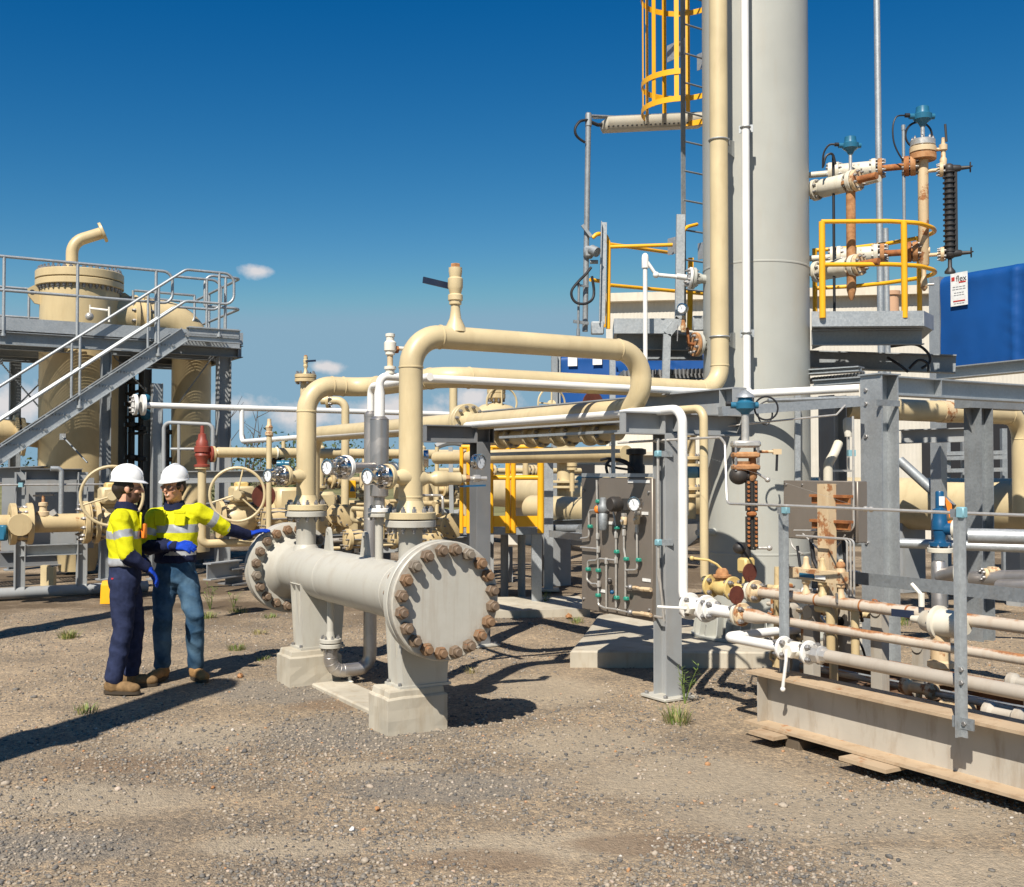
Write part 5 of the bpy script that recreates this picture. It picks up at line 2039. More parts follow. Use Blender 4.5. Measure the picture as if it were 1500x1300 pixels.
a, b = onv(5.40, 1140, .03), onv(5.40, 2500, .03)
fm.poly([a, b, b + V * 1.4, a + V * 1.4], Z * .012)
structure(fm.build('rust_stained_dirt', None, None, 0))

# ---------------------------------------------------------------- P3, the lowest line with the white ball valve
V3, Z3 = 5.21, .60
q3 = lambda px: onv(V3, px, Z3)
p3 = thing('grey_pipe', 'plain grey pipe lowest along the front of the skid', 'pipe', q3(1300))
m = MB(paint('grey_pipe_paint', (.40, .35, .285), .5, .4, (.25, .17, .1))); m.tube([q3(1196), q3(2500)], .040, .1, 18); m.build('pipe_run', p3)
w3 = thing('white_pipe', 'short white pipe bending back in front of the slab to the skid ball valve', 'pipe', q3(1090))
e3 = q3(1063)
m = MB(WHITE); m.tube([q3(1146), e3, e3 + V * .7], .033, .075, 18, 8); m.build('pipe_run', w3)


def ball_valve(name, label, pfun, pxs, R, body_mat, fl_mat, lever=None, bonnet=None):
    t = thing(name, label, 'valve', pfun(sum(pxs) / 2))
    a, b = pfun(pxs[0]), pfun(pxs[1])
    d = (b - a).normalized(); L = (b - a).length
    for c, s_ in ((a, -1), (b, 1)):
        m = MB(fl_mat)
        m.flange(c, d * s_, R, .022, 4, .018, R * .72, BOLTG, True)
        m.build('flange', t)
    m = MB(body_mat)
    m.lathe(a, d, ((0, R * .45), (L * .2, R * .5), (L * .35, R * .72), (L * .65, R * .72), (L * .8, R * .5), (L, R * .45)), 18)
    m.build('body', t)
    return t, a, b, d


t, a, b, d = ball_valve('ball_valve', 'white ball valve with hanging white lever on the lowest skid pipe', q3, (1150, 1183), .076, WHITE2, WHITE)
m = MB(WHITE2)
c = (a + b) / 2
m.hexn(c, -V, .05, .08); m.build('bonnet', t)
m = MB(WHITE)
h = c - V * .09 - U * -.0
m.tube([h + Z * .01, h - Z * .06, h - Z * .235 + U * .03], .011, .03, 8); m.ball(h - Z * .245 + U * .03, .017)
m.build('lever', t)
m = MB(STAIN); q = b + d * .03
m.lathe(q, d, ((0, .05), (.03, .05), (.04, .06), (.09, .06), (.10, .045), (.14, .043)), 8)
m.use(BOLTG); m.bar(q + d * .06 - Z * .06, q + d * .06 + Z * .07, .05, .02)
m.build('union', t)

# ---------------------------------------------------------------- P2
V2, Z2p = 5.357, .745
q2 = lambda px: onv(V2, px, Z2p)
p2 = thing('rust_streaked_pipe', 'thin rust streaked pipe in the middle of the skid pipes', 'pipe', q2(1300))
m = MB(RUSTY); m.tube([q2(1088), q2(1135), q2(2500)], .030, .1, 16)
m.lathe(q2(1096), -U, ((0, .05), (.08, .05), (.18, .032), (.2, .03)), 16)
m.build('pipe_run', p2)
t, a, b, d = ball_valve('ball_valve', 'white ball valve at the foot of the white drop pipe', q2, (1012, 1033), .10, WHITE, WHITE)
m = MB(WHITE2); c = (a + b) / 2 - V * .05; m.hexn(c, -V, .045, .06); m.build('bonnet', t)
m = MB(WHITE); m.rod(c - V * .06, c - V * .06 + U * .02 - X * .20 + Z * .01, .010, 8); m.build('lever', t)
w2 = thing('white_spool', 'short white spool between the white valve and the lower red disc', 'pipe', q2(1060))
m = MB(WHITE); m.tube([q2(1034), q2(1079)], .045, .1, 16)
m.flange(q2(1040), -U, .08, .02, 4, .018, .06, BOLTG, True)
m.build('pipe_run', w2)


def spectacle(pfun, px, R, label):
    c = pfun(px)
    t = thing('spectacle_blind', label, 'flange', c)
    m = MB(REDB)
    m.lathe(c + Z * .135 + V * -.03 - U * -.012, -U, ((0, R * .8), (.009, R * .8)), 28)
    m.poly([c + Z * .03 - V * .03, c + Z * .03 + V * .0, c + Z * .10 + V * .0 , c + Z * .10 - V * .05], -U * .009)
    m.build('disc', t)
    for s_ in (1, -1):
        m = MB(RUSTY2 if s_ < 0 else CWHITE)
        m.flange(c + U * (.006 * s_), U * s_, R, .024, 4, .018, R * .72, BOLTG, hub=(.04, .05))
        m.build('flange', t)
    return t


spectacle(q2, 1085, .082, 'lower brown red spectacle disc between flanges on the white valve line')

# ---------------------------------------------------------------- P1
V1, Z1p = 5.567, .885
q1 = lambda px: onv(V1, px, Z1p)
p1_ = thing('rust_streaked_pipe', 'thicker rust streaked pipe topmost of the skid pipes', 'pipe', q1(1300))
m = MB(RUSTY); m.tube([q1(1108), q1(2500)], .038, .1, 18); m.build('pipe_run', p1_)
for px in (1158, 1196, 1262, 1330):
    m = MB(RUSTM); c = q1(px); m.lathe(c, -U, ((0, .0385), (.002, .041), (.012, .041), (.014, .0385)), 18, False); m.build('weld_bead', p1_)
t, a, b, d = ball_valve('ball_valve', 'yellow cream ball valve with an orange bonnet at the foot of the cream drop pipe', q1, (1044, 1072), .088, YCREAM, YCREAM)
m = MB(RUSTO); c = (a + b) / 2 + Z * .05
m.lathe(c, Z, ((0, .05), (.02, .055), (.025, .07), (.04, .07), (.045, .05), (.07, .045), (.09, .03)), 12); m.build('bonnet', t)
m = MB(YCREAM); m.tube([c + Z * .08, c + Z * .12 + -X * .04, c + Z * .15 - X * .10, c + Z * .165 - X * .22], .009, .03, 8); m.ball(c + Z * .165 - X * .225, .017); m.build('lever', t)
w1 = thing('cream_spool', 'short cream spool tee under the black level gauge', 'pipe', q1(1085))
m = MB(YCREAM); m.tube([q1(1073), q1(1105)], .04, .1, 16); m.build('pipe_run', w1)
spectacle(q1, 1104, .082, 'upper brown red spectacle disc between flanges on the yellow valve line')

# ---------------------------------------------------------------- sight gauge standing on P1
SG = q1(1093)
sg = thing('level_gauge', 'black sight glass gauge with rusty flanges standing before the tower', 'level gauge', SG)
def zs(py): return P(1093, py, SG.y).z
m = MB(YCREAM)
m.cyl(SG, wz(SG, zs(845)), .03, None, 12)
m.box(wz(SG, zs(828)), (.10, .10, .11), (V, U, Z), .015)
m.build('block_valve', sg)
m = MB(BLACKP)
c = wz(SG, zs(803)) - X * .045
m.cyl(wz(SG, zs(818)), wz(SG, zs(795)), .035, None, 12)
m.ball(c, .05, (1, 1, .9)); m.build('lower_cock', sg)
m = MB(BLACKP)
c = wz(SG, zs(697)) - X * .05
m.ball(c, .07, (1, 1, .95), 18, 10)
m.cyl(c + X * .07, c, .04, None, 10)
m.build('upper_cock', sg)
m = MB(RUSTO)
m.cyl(wz(SG, zs(690)) - X * .02, wz(SG, zs(676)) - X * .02, .05, .06, 14)
for py in (685, 667):
    m.box(wz(SG, zs(py)) - X * .0, (.19, .14, .045), (X, Y, Z), .012)
m.use(BOLTG)
for dx in (-.08, .08):
    for dy in (-.055, .055):
        m.rod(wz(SG, zs(690)) + X * dx + Y * dy, wz(SG, zs(648)) + X * dx + Y * dy, .010)
m.build('flange', sg)
m = MB(STAIN)
m.box(wz(SG, zs(651)), (.20, .15, .05), (X, Y, Z), .014)
m.cyl(wz(SG, zs(648)), wz(SG, zs(606)), .028, None, 14)
m.build('head', sg)
m = MB(BLACKP)
b0, b1_ = wz(SG, zs(806)) + X * .04, wz(SG, zs(700)) + X * .04
m.bar(b0, b1_, .02, .06)
for k in range(2):
    for sx in (-.027, .027):
        za_, zc_ = (b0.z + .02, (b0.z + b1_.z) / 2 - .02) if k == 0 else ((b0.z + b1_.z) / 2 + .02, b1_.z - .02)
        m.bar(wz(b0, za_) + X * sx - Y * .01, wz(b0, zc_) + X * sx - Y * .01, .028, .05, Y)
        m.use(RUSTM)
        for i in range(7):
            m.hexn(wz(b0, za_ + (zc_ - za_) * (i + .5) / 7) + X * sx - Y * .033, -Y, .011, .012)
        m.use(BLACKP)
m.use(RUSTM); m.box(wz(b0, (b0.z + b1_.z) / 2) - Y * .01, (.07, .06, .035), None, .01); m.use(BLACKP)
m.build('sight_glass', sg)
m = MB(RUSTO)
q = wz(SG, zs(662)) + X * .07
m.lathe(wz(SG, zs(705)) + X * .05, Z, ((0, .02), (.03, .035), (.12, .03), (.2, .025)), 10)
m.use(RUSTY2); m.rod(q, q + X * .15, .011); m.box(q + X * .16, (.06, .03, .04)); m.use(BLACK); m.bar(q + X * .16 - Z * .02, q + X * .155 - Z * .14, .012, .016)
m.build('vent_valve', sg)
m = MB(STAIN); q = wz(SG, zs(803)) + X * .05; m.rod(q, q + X * .11, .011); m.ball(q + X * .12, .022); q = wz(SG, zs(690)) + X * .06; m.rod(q, q + X * .09 - Z * .06, .009); m.ball(q + X * .1 - Z * .065, .02)
m.build('side_cock', sg)
tt = transmitter(wz(SG, zs(592)), 'small blue transmitter head at the top of the sight gauge stem before the tower', .07)
m = MB(GALV); c = wz(SG, zs(579)); m.lathe(c, Z, ((-.02, .07), (.0, .06), (.045, .0)), 16); m.build('sun_cap', tt)
m = MB(BLACK); c = wz(SG, zs(592)) + X * .14; m.torus(c + Vector((.02, .03, -.03)), Y, .085, .007, 26, 6); m.build('cable', tt)

# ---------------------------------------------------------------- junction box, bracket post and manifold on the skid
jb = thing('junction_box', 'taupe box plate behind a rusty bracket post on the skid', 'junction box', onv(5.95, 1205, 1.2))
ja, jbb = onv(5.95, 1149, 0), onv(5.95, 1259, 0)
zt2, zb2 = zat(ja, 704).z, zat(ja, 788).z
m = MB(PANEL)
w_ = (ja - jbb).length
jc = (ja + jbb) / 2
m.box(wz(jc, (zt2 + zb2) / 2) + V * .05, (w_, .10, zt2 - zb2), (U, V, Z), .006)
m.use(BOLTG)
for i in range(5):
    for b in (-.43, .43):
        m.hexn(wz(jc, (zt2 + zb2) / 2) + U * ((i / 4 - .5) * w_ * .9) + Z * b * (zt2 - zb2), -V, .008, .008)
m.build('enclosure', jb)
bp = onv(5.72, 1212, .9)
br = thing('bracket_post', 'cream post streaked with rust carrying bracket arms in front of the taupe box', 'post', wz(bp, .9))
m = MB(RUSTY2)
m.chan(wz(bp, .88), wz(bp, zat(bp, 709).z), .10, .075, .008, V)
m.build('post', br)
for py in (727, 764):
    m = MB(RUSTM)
    c = wz(bp, zat(bp, py).z)
    m.box(c + V * .04, (.34, .06, .018), (U, V, Z))
    m.box(c + V * .04 - Z * .03 , (.34, .012, .05), (U, V, Z))
    m.build('bracket_arm', br)
mf = thing('valve_manifold', 'row of cream rusty block valves with clipped nameplate over the top skid pipe', 'manifold', q1(1205))
mz = zat(q1(1190), 842).z
ma, mb_ = wz(q1(1148), mz), wz(q1(1238), mz)
m = MB(RUSTY2)
m.bar(ma, mb_, .07, .075, Z)
m.build('block', mf)
for px, k in ((1150, 1), (1181, 1), (1205, 0), (1232, 2)):
    m = MB(RUSTY2 if k else CREAM2)
    c = q1(px)
    m.lathe(wz(c, Z1p), Z, ((0, .03), (.05, .028), (.06, .02), (mz - Z1p - .07, .02), (mz - Z1p - .06, .03), (mz - Z1p, .03), (mz - Z1p + .05, .032), (mz - Z1p + .07, .02), (mz - Z1p + .11, .018), (mz - Z1p + .12, .008)), 12)
    if k == 2:
        m.use(RUSTO); m.ball(wz(c, mz + .08), .03); m.use(BOLTG); m.bar(wz(c, mz - .1) - V * .04, wz(c, mz - .16) - V * .04, .03, .01)
    m.build('riser', mf)
m = MB(BLUET); m.box((ma + mb_) / 2 - V * .042 - Z * .005 + U * .02, (.13, .006, .028), (U, V, Z)); m.use(LABELW); m.box((ma + mb_) / 2 - V * .042 - Z * .008 - U * .1, (.09, .006, .024), (U, V, Z)); m.build('nameplate', mf)
for k, (px, py0, py1) in enumerate(((1243, 790, 885), (1248, 790, 886), (1253, 791, 887))):
    m = MB(STAIN)
    c = onv(5.62, px, 0)
    m.tube([wz(c, zat(c, py0).z) + U * (.45 - .03 * k), wz(c, zat(c, py0).z), wz(c, .93)], .007, .03, 8)
    m.build('tubing', mf)
m = MB(STAIN)
c = onv(5.8, 1253, 0)
m.tube([wz(c, zat(c, 610).z), wz(c, zat(c, 778).z), wz(onv(5.8, 1165, 0), zat(c, 783).z)], .008, .05, 8)
m.build('tubing', mf)
for pts, r in ((((1168, 800), (1172, 830), (1182, 852), (1180, 872)), .011), (((1188, 790), (1192, 820), (1206, 850), (1200, 876)), .016), (((1236, 790), (1240, 830), (1232, 850), (1226, 872)), .018), (((1158, 790), (1160, 800), (1166, 806), (1176, 812)), .007), (((1176, 782), (1190, 796), (1200, 806)), .006), (((1222, 806), (1232, 794), (1238, 784)), .006)):
    m = MB(BLACK if r > .007 else STAIN)
    m.sweep(m.path([onplane(x_, y_, vline(5.88), V) for x_, y_ in pts], .08, 5), r, 8)
    m.build('hose', mf)
for px in (1140, 1148, 1222):
    m = MB(CREAM2)
    c = onv(5.8, px, 0)
    m.lathe(wz(c, .3), Z, ((0, .03), (.5, .03), (.52, .045), (.6, .045), (.62, .025), (.75, .022)), 12)
    m.build('riser', mf)
# tangle under the manifold
for px, y0, y1, v, mt, r, lab in ((1218, 893, 925, 5.6, CREAM2, .03, 'short cream stub pipe below the manifold'), (1254, 890, 930, 5.62, CREAM2, .028, 'second short cream stub pipe right of the first below the manifold')):
    c = onv(v, px, 0)
    t = thing('drain_stub', lab, 'pipe', wz(c, .6))
    m = MB(mt)
    zt0, zb0 = zat(c, y0).z, zat(c, y1).z
    m.tube([wz(c, zt0) + U * .12, wz(c, zt0), wz(c, zb0 - .15)], r, .04, 12)
    m.flange(wz(c, zb0), Z, .055, .025, 4, .012, .04, BOLTG)
    m.build('pipe_run', t)
for px, v, z0_, z1_, lab in ((1290, 5.75, .1, .86, 'pale support post with rounded top under the top skid pipe'), (1350, 6.1, .1, .6, 'short stained support post behind the regulator'), (1190, 5.75, .1, .78, 'cream square support post left under the manifold'), (1160, 5.9, .1, .75, 'cream support post beneath the left end of the top skid pipe')):
    c = onv(v, px, 0)
    t = thing('pipe_stand', lab, 'pipe support', wz(c, z0_))
    m = MB(SGREY)
    m.chan(wz(c, z0_), wz(c, z1_), .09, .07, .008, V)
    m.build('post', t)
    m = MB(SGREY); m.lathe(wz(c, z1_ - .01) - V * .045, V, ((0, .045), (.09, .045)), 16); m.build('saddle', t)
gp = thing('gusset_plate', 'pale rounded plate with a hole between the stub pipes below the manifold', 'plate', onv(5.85, 1232, .6))
c = onv(5.85, 1232, 0)
m = MB(SGREY)
zc_ = zat(c, 915).z
ring = [wz(c, zc_) + U * (.12 * math.cos(a)) + Z * (.14 * math.sin(a)) for a in [math.pi * i / 10 for i in range(11)]]
m.poly([wz(c, zc_ - .2) + U * -.0 - U * .12] [:0] + ring + [wz(c, zc_ - .22) - U * .12, wz(c, zc_ - .22) + U * .12], V * .012)
m.use(BLACK); m.cyl(wz(c, zc_ + .02) - V * .002, wz(c, zc_ + .02) + V * .014, .035, None, 18)
m.build('plate', gp)
# regulator
rg = thing('pressure_regulator', 'pale grey regulator with cone nose and pipe leg on the top skid pipe', 'regulator', q1(1375))
c0_ = q1(1352) - V * .05 - Z * .03
m = MB(CWHITE)
m.lathe(c0_, -U, ((-.04, .02), (.02, .026), (.05, .06), (.13, .075), (.14, .1), (.165, .1), (.17, .085), (.30, .075), (.31, .05), (.34, .05)), 20)
m.use(BOLTG)
for i in range(8):
    an = i * math.pi / 4
    m.hexn(c0_ - U * .14 + (V * math.cos(an) + Z * math.sin(an)) * .087, U, .009, .012)
m.build('body', rg)
m = MB(RUSTY2); m.lathe(c0_ - U * .16, -Z, ((.06, .055), (.22, .055), (.23, .075), (.26, .075), (.27, .05), (.36, .045)), 16); m.build('leg', rg)
m = MB(WHITE2); m.rod(c0_ - U * .03 + Z * .08, c0_ - U * .03 + Z * .16, .018); m.rod(c0_ - U * .03 + Z * .15, c0_ + U * .04 + Z * .21, .012); m.build('lever', rg)
m = MB(BLADE); m.bar(q1(1313) - V * .042 - Z * .01, q1(1345) - V * .042 - Z * .005, .01, .045); m.build('nameplate', rg)

# ---------------------------------------------------------------- rail posts on the skid edge
for px, pyt, v, zb3, lab in ((1153, 752, 5.292, .43, 'left galvanised angle post on the skid edge behind the white valve'), (1413, 758, 5.10, .33, 'right galvanised angle post bolted to the front of the skid beam')):
    c = onv(v, px, 0)
    t = thing('rail_post', lab, 'post', wz(c, zb3))
    m = MB(GALV)
    zt3 = zat(c, pyt).z
    m.angle(wz(c, zb3) - U * -.02, wz(c, zt3) - U * -.02, .046, .006, -V)
    m.build('post', t)
    m = MB(BLUEL)
    m.box(wz(c, zt3 + .025), (.04, .05, .06), (V, U, Z), .006)
    m.use(GALVD); m.box(wz(c, zt3 + .02) + U * .045, (.035, .03, .045), (V, U, Z))
    m.build('tube_clamp', t)
    if px > 1300:
        m = MB(GALVD)
        m.box(wz(c, .405) - V * .004, (.012, .13, .06), (V, U, Z))
        m.use(BOLTG)
        m.hexn(wz(c, .405) - V * .008 - U * .01, -V, .014, .012)
        m.build('foot_plate', t)
        for z in (.62, .69):
            m = MB(BOLTG); m.hexn(wz(c, z) - V * .008 + U * .005, -V, .014, .012); m.build('bolt', t)
# galvanised guard rail behind the pipes
a = P(1228, 853, 8.3)
m = MB(GALVD)
m.angle(along(a, -U, 1560), a, .09, .007, Z)
tag(m.build('angle_rail', None, None, 40, loc=a), 'long galvanised angle rail crossing behind the rusty skid pipes', 'rail')

# ---------------------------------------------------------------- blue relief valve and lagged pipes behind the skid
bv = thing('relief_valve', 'bright blue relief valve with an orange tag behind the skid', 'valve', P(1377, 812, 9))
c = P(1377, 800, 9.0); k = 1 / 177
m = MB(BLUEV)
m.lathe(c, Z, ((0, 16 * k), (.03, 16 * k), (.035, 9 * k), (.06, 8 * k), (.10, 10 * k), (.13, 10 * k), (.135, 11.5 * k), (.20, 11 * k), (.21, 10 * k), (.30, 10 * k), (.31, 6 * k), (.44, 6 * k), (.45, 5 * k)), 18)
m.cyl(c + Z * .14, c + Z * .14 + (X * .8 - Y * .6) * .10, .05, None, 14)
m.build('body', bv)
m = MB(CWHITE); m.flange(c - Z * .055, Z, 18 * k, .04, 6, .012, .085, BOLTG); m.build('inlet_flange', bv)
m = MB(CWHITE); dd = (X * .8 - Y * .6); m.flange(c + Z * .14 + dd * .10, dd, .075, .03, 6, .014, .055, BOLTG); m.build('outlet_flange', bv)
m = MB(LABELW); m.box(c + Z * .37 - Y * .036 + X * .004, (.045, .004, .075)); m.build('nameplate', bv)
m = MB(ORANGE)
q = c + Z * .40 + X * .05
m.poly([q, q + X * .05 - Z * .06, q + X * .055 - Z * .16, q + X * .03 - Z * .17, q - Z * .05], Y * .006)
m.poly([q + X * .01 - Z * .2, q + X * .05 - Z * .19, q + X * .05 - Z * .22, q + X * .015 - Z * .225], Y * .006)
m.build('tag', bv)
lg_ = thing('lagged_pipe', 'silver lagged tee below the blue relief valve', 'pipe', P(1377, 880, 9))
m = MB(LAGG)
b_ = P(1375, 822, 9.0)
m.lathe(wz(b_, 0), Z, ((.55, .06), (b_.z - .02, .06), (b_.z, .045)), 18)
m.tube([P(1377, 845, 8.98), P(1405, 838, 8.8)], .06, .1, 18)
m.build('insulation', lg_)
m = MB(CWHITE); m.flange(P(1398, 840, 8.85), Vector((.85, -.5, 0)), .085, .05, 6, .014, .065, BOLTG); m.build('flange', lg_)
lp_ = thing('lagged_pipe', 'pair of silver lagged pipes with a rusty clamp at the right edge behind the skid', 'pipe', P(1480, 860, 8.4))
for a_, b2, r in (((1424, 849, 8.9), (1560, 847, 8.2), .068), ((1462, 861, 8.5), (1600, 858, 7.8), .06)):
    m = MB(LAGG)
    a3, b3 = P(*a_), P(*b2)
    m.lathe(a3, b3 - a3, ((0, .04), (.01, r), ((b3 - a3).length, r)), 20); m.build('insulation', lp_)
m = MB(RUSTY2); c = P(1455, 838, 8.75); m.box(c, (.09, .12, .08), None, .02); m.flange(c - X * .05 - Z * .02, -X, .05, .03, 6, .012, .04, BOLTG); m.build('clamp', lp_)
gq = thing('galvanised_pipe', 'fat galvanised pipe at the right edge above the lagged pipes', 'pipe', P(1460, 787, 9.5))
m = MB(GALV); a3 = P(1418, 785, 9.6); m.tube([a3, a3 + (X * .9 - Y * .44) * 1.2], .066, .1, 18); m.build('pipe_run', gq)
gq = thing('galvanised_pipe', 'thin galvanised pipe running behind the blue relief valve', 'pipe', P(1340, 793, 11))
m = MB(GALV); m.tube([P(1240, 793, 11.3), P(1540, 804, 10.6)], .05, .1, 14); m.build('pipe_run', gq)

# ---------------------------------------------------------------- more small bore work crowded behind the skid pipes
dn = thing('small_bore_skid', 'crowded cream and rusty small bore valves low behind the skid pipes', 'small piping', onv(6.2, 1200, .2))
rnd = random.Random(5)
for i in range(22):
    px = rnd.uniform(1120, 1262)
    v = rnd.uniform(5.75, 6.5)
    c = onv(v, px, rnd.uniform(.3, .95))
    mt = rnd.choice((RUSTY2, CREAM2, CREAM2, SGREY, RUSTM, STAIN))
    m = MB(mt)
    pts = [c]
    for k in range(3):
        pts.append(pts[-1] + (Z, U, V, -Z, -U)[(k * 2 + i) % 5] * rnd.uniform(.07, .22))
    r = rnd.uniform(.008, .026)
    m.tube(pts, r, .04, 10)
    if r > .014:
        m.flange(pts[1], (pts[1] - pts[0]).normalized(), r * 2.3, .018, 4, .009, r * 1.7, BOLTG, True)
    m.build('small_piping', dn)
for i in range(7):
    px = rnd.uniform(1140, 1255)
    a = onv(rnd.uniform(5.8, 6.3), px, rnd.uniform(.7, 1.15))
    m = MB(rnd.choice((BLACK, BLACK, STAIN)))
    m.spline([a, a + U * .08 - Z * .14, a - U * .05 - Z * .3, a + V * .1 - Z * .42], rnd.uniform(.006, .014))
    m.build('hose', dn)
for px, v, z in ((1320, 5.95, .34), (1372, 6.2, .22), (1440, 5.9, .30), (1475, 6.3, .42)):
    c = onv(v, px, z)
    m = MB(RUSTY2 if px < 1400 else SGREY)
    m.lathe(c, -U, ((0, .03), (.02, .055), (.06, .055), (.08, .035), (.2, .035), (.22, .055), (.26, .055), (.28, .03)), 14)
    m.rod(c - U * .14, c - U * .14 - Z * .2, .022)
    m.build('valve_body', dn)
for v, z, r, mt in ((5.95, .33, .022, RUSTY), (6.15, .30, .016, GALVD), (6.4, .36, .03, RUSTM)):
    m = MB(mt); m.tube([onv(v, 1160, z), onv(v, 2500, z)], r, .1, 10); m.build('floor_pipe', dn)

# ================================================================ right background: rack columns, big pipes, screen, building
KC = P(1289, 690, 9.3)
KC = wz(KC, 0)
kc = thing('rack_column', 'big galvanised H column at right holding the cross beam, nearest of the rack columns', 'column', KC)
m = MB(GALV)
m.ibeam(wz(KC, 0), wz(KC, 2.56), .225, .215, .014, .010, V)
m.build('post', kc)
m = MB(GALV)
m.poly([wz(KC, 2.561) + V * a + U * b for a, b in ((-.13, -.12), (.13, -.12), (.13, .12), (-.13, .12))], Z * .012)
m.build('cap_plate', kc)
m = MB(GALVD)
m.box(wz(KC, P(1289, 592, KC.y).z) - U * .118 - V * .03, (.28, .012, .05), (V, U, Z))
m.use(BOLTG)
for py in (572, 592, 640, 795):
    m.hexn(wz(KC, P(1289, py, KC.y).z) - V * .108 + U * .05, -V, .018, .014)
m.build('splice', kc)
rb = thing('rack_beam', 'galvanised cross beam running right from the big H column', 'beam', wz(KC, 2.45))
m = MB(GALV)
m.ibeam(wz(KC, 2.478) + V * .115, wz(KC, 2.478) + V * 5, .15, .165, .012, .009)
m.build('beam', rb)
for d in (.72, 2.55, 2.75):
    m = MB(GALV); m.box(wz(KC, 2.478) + V * d - U * .04, (.012, .068, .14), (V, U, Z)); m.build('stiffener', rb)
# brace rails from the column to the left
for a, b, sz, lab in (((1245, 573, 9.6), (1085, 602, 8.75), (.05, .075), 'light grey strut from the big column to the rack beam end'),):
    m = MB(GALV); m.bar(P(1262, 589, 9.15), P(1055, 603, 8.6), .06, .075)
    tag(m.build('strut', None, None, 40, loc=P(1262, 589, 9.15)), lab, 'strut')
m = MB(GALV); m.bar(P(1168, 571, 10.2), P(1168, 706, 10.2), .05, .04, Y)
tag(m.build('strut', None, None, 40, loc=P(1168, 706, 10.2)), 'vertical galvanised strip standing before the tower behind the taupe box', 'strut')
tube_ = MB(STAIN); tube_.tube([P(1040, 627, 8.8), P(1165, 614, 8.9), P(1225, 608, 9), P(1238, 594, 9.05)], .008, .03, 8)
tag(tube_.build('instrument_tube', None, None, 40, loc=P(1100, 620, 8.8)), 'thin steel tube sloping up across the front of the tower', 'tube')
m = MB(GALVD); m.tube([P(1125, 587, 9.6), P(1258, 583, 9.7)], .02, .05, 8)
m.use(BLACK); m.spline([P(*q) for q in ((1125, 587, 9.6), (1115, 592, 9.6), (1110, 604, 9.6), (1114, 618, 9.6), (1124, 622, 9.6), (1131, 610, 9.6), (1130, 598, 9.6))], .008, 6)
tag(m.build('conduit', None, None, 40, loc=P(1190, 585, 9.6)), 'grey conduit with looping black cable in front of the tower', 'conduit')

K2 = wz(P(1434, 690, 11.3), 0)
k2_ = thing('rack_column', 'second galvanised H column with top bracket, right of the blue relief valve', 'column', K2)
m = MB(GALVD)
m.ibeam(wz(K2, 0), wz(K2, P(1434, 598, 11.3).z), .2, .2, .013, .009, V)
m.build('post', k2_)
m = MB(GALVD)
zz = P(1434, 592, 11.3).z
m.bar(wz(K2, zz) - V * .25, wz(K2, zz) + V * .75, .2, .10, Z)
m.poly([wz(K2, zz - .05) - V * .22, wz(K2, zz - .05) - V * .10, wz(K2, zz - .3) - V * .10], U * .01)
m.build('bracket', k2_)
K3 = wz(P(1220, 690, 11.9), 0)
k3_ = thing('rack_column', 'dark steel column close behind the right side of the tower', 'column', K3)
m = MB(STEELM); m.ibeam(wz(K3, 0), wz(K3, P(1220, 580, 11.9).z), .22, .2, .013, .009, V); m.build('post', k3_)

# beams stepping up at the tower's right
for pts, w, h, mt, lab in ((((1186, 527, 11.9), (1400, 534, 11.4)), .14, .19, GALVD, 'upper galvanised beam below the half round platform'),
                           (((1184, 546, 10.6), (1262, 541, 10.3)), .18, .05, GALV, 'short flat galvanised beam touching the tower right side'),
                           (((1192, 562, 10.4), (1262, 557, 10.2)), .12, .06, GALVD, 'lower short galvanised beam touching the tower right side'),
                           (((1320, 640, 12.4), (1420, 637, 12.4)), .15, .16, STEELM, 'shaded steel beam below the upper cream pipe'),
                           (((1372, 549, 13.2), (1600, 527, 11.6)), .2, .14, GALV, 'galvanised rail beam along the foot of the blue screen')):
    t = MB(mt)
    a, b = P(*pts[0]), P(*pts[1])
    t.ibeam(a, b, w, h, .012, .01)
    tag(t.build('steel_beam', None, None, 40, loc=a), lab, 'beam')
gr = MB(GALVD)
a, b = P(1190, 556, 10.7), P(1262, 549, 10.5)
for i in range(16):
    p = a.lerp(b, i / 15)
    gr.box(p + Vector((0, .25, 0)), (.008, .7, .03))
gr.bar(a, b, .01, .035, Z)
tag(gr.build('grating', None, None, 0, loc=a), 'small piece of open steel grating between the short beams beside the tower', 'grating')
cb = MB(BLACK)
cb.spline([P(*q) for q in ((1305, 508, 10.9), (1340, 505, 10.9), (1358, 516, 10.9), (1362, 530, 10.9), (1350, 540, 10.9))], .014, 6)
cb.spline([P(*q) for q in ((1300, 524, 10.9), (1318, 535, 10.8), (1330, 545, 10.8))], .014, 6)
cb.spline([P(*q) for q in ((1332, 540, 10.8), (1345, 528, 10.8), (1358, 532, 10.8), (1360, 545, 10.8))], .014, 6)
tag(cb.build('cable', None, None, 40, loc=P(1340, 530, 10.9)), 'tangle of black cables lying on the beam left of the blue screen', 'cable')
br_ = MB(GALVD); br_.cyl(P(1318, 675, 15), P(1395, 745, 14.5), .07, None, 12)
tag(br_.build('brace', None, None, 40, loc=P(1318, 675, 12.2)), 'round diagonal brace behind the big H column', 'brace')
sv = MB(WHITE2)
sv.lathe(wz(P(1243, 690, 10.6), 0), Z, ((P(1243, 640, 10.6).z, .035), (P(1243, 628, 10.6).z, .05), (P(1243, 616, 10.6).z, .05), (P(1243, 612, 10.6).z, .03)), 10)
sv.use(BLUEL); sv.box(P(1247, 664, 10.5), (.07, .06, .06)); sv.use(CWHITE)
sv.tube([P(1213, 706, 10.4), P(1213, 680, 10.4), P(1222, 665, 10.4), P(1228, 650, 10.5)], .045, .1, 12)
sv.use(STAIN); sv.rod(P(1243, 612, 10.6), P(1243, 690, 10.6), .012); sv.bar(P(1213, 690, 10.4), P(1247, 690, 10.5), .02, .02)
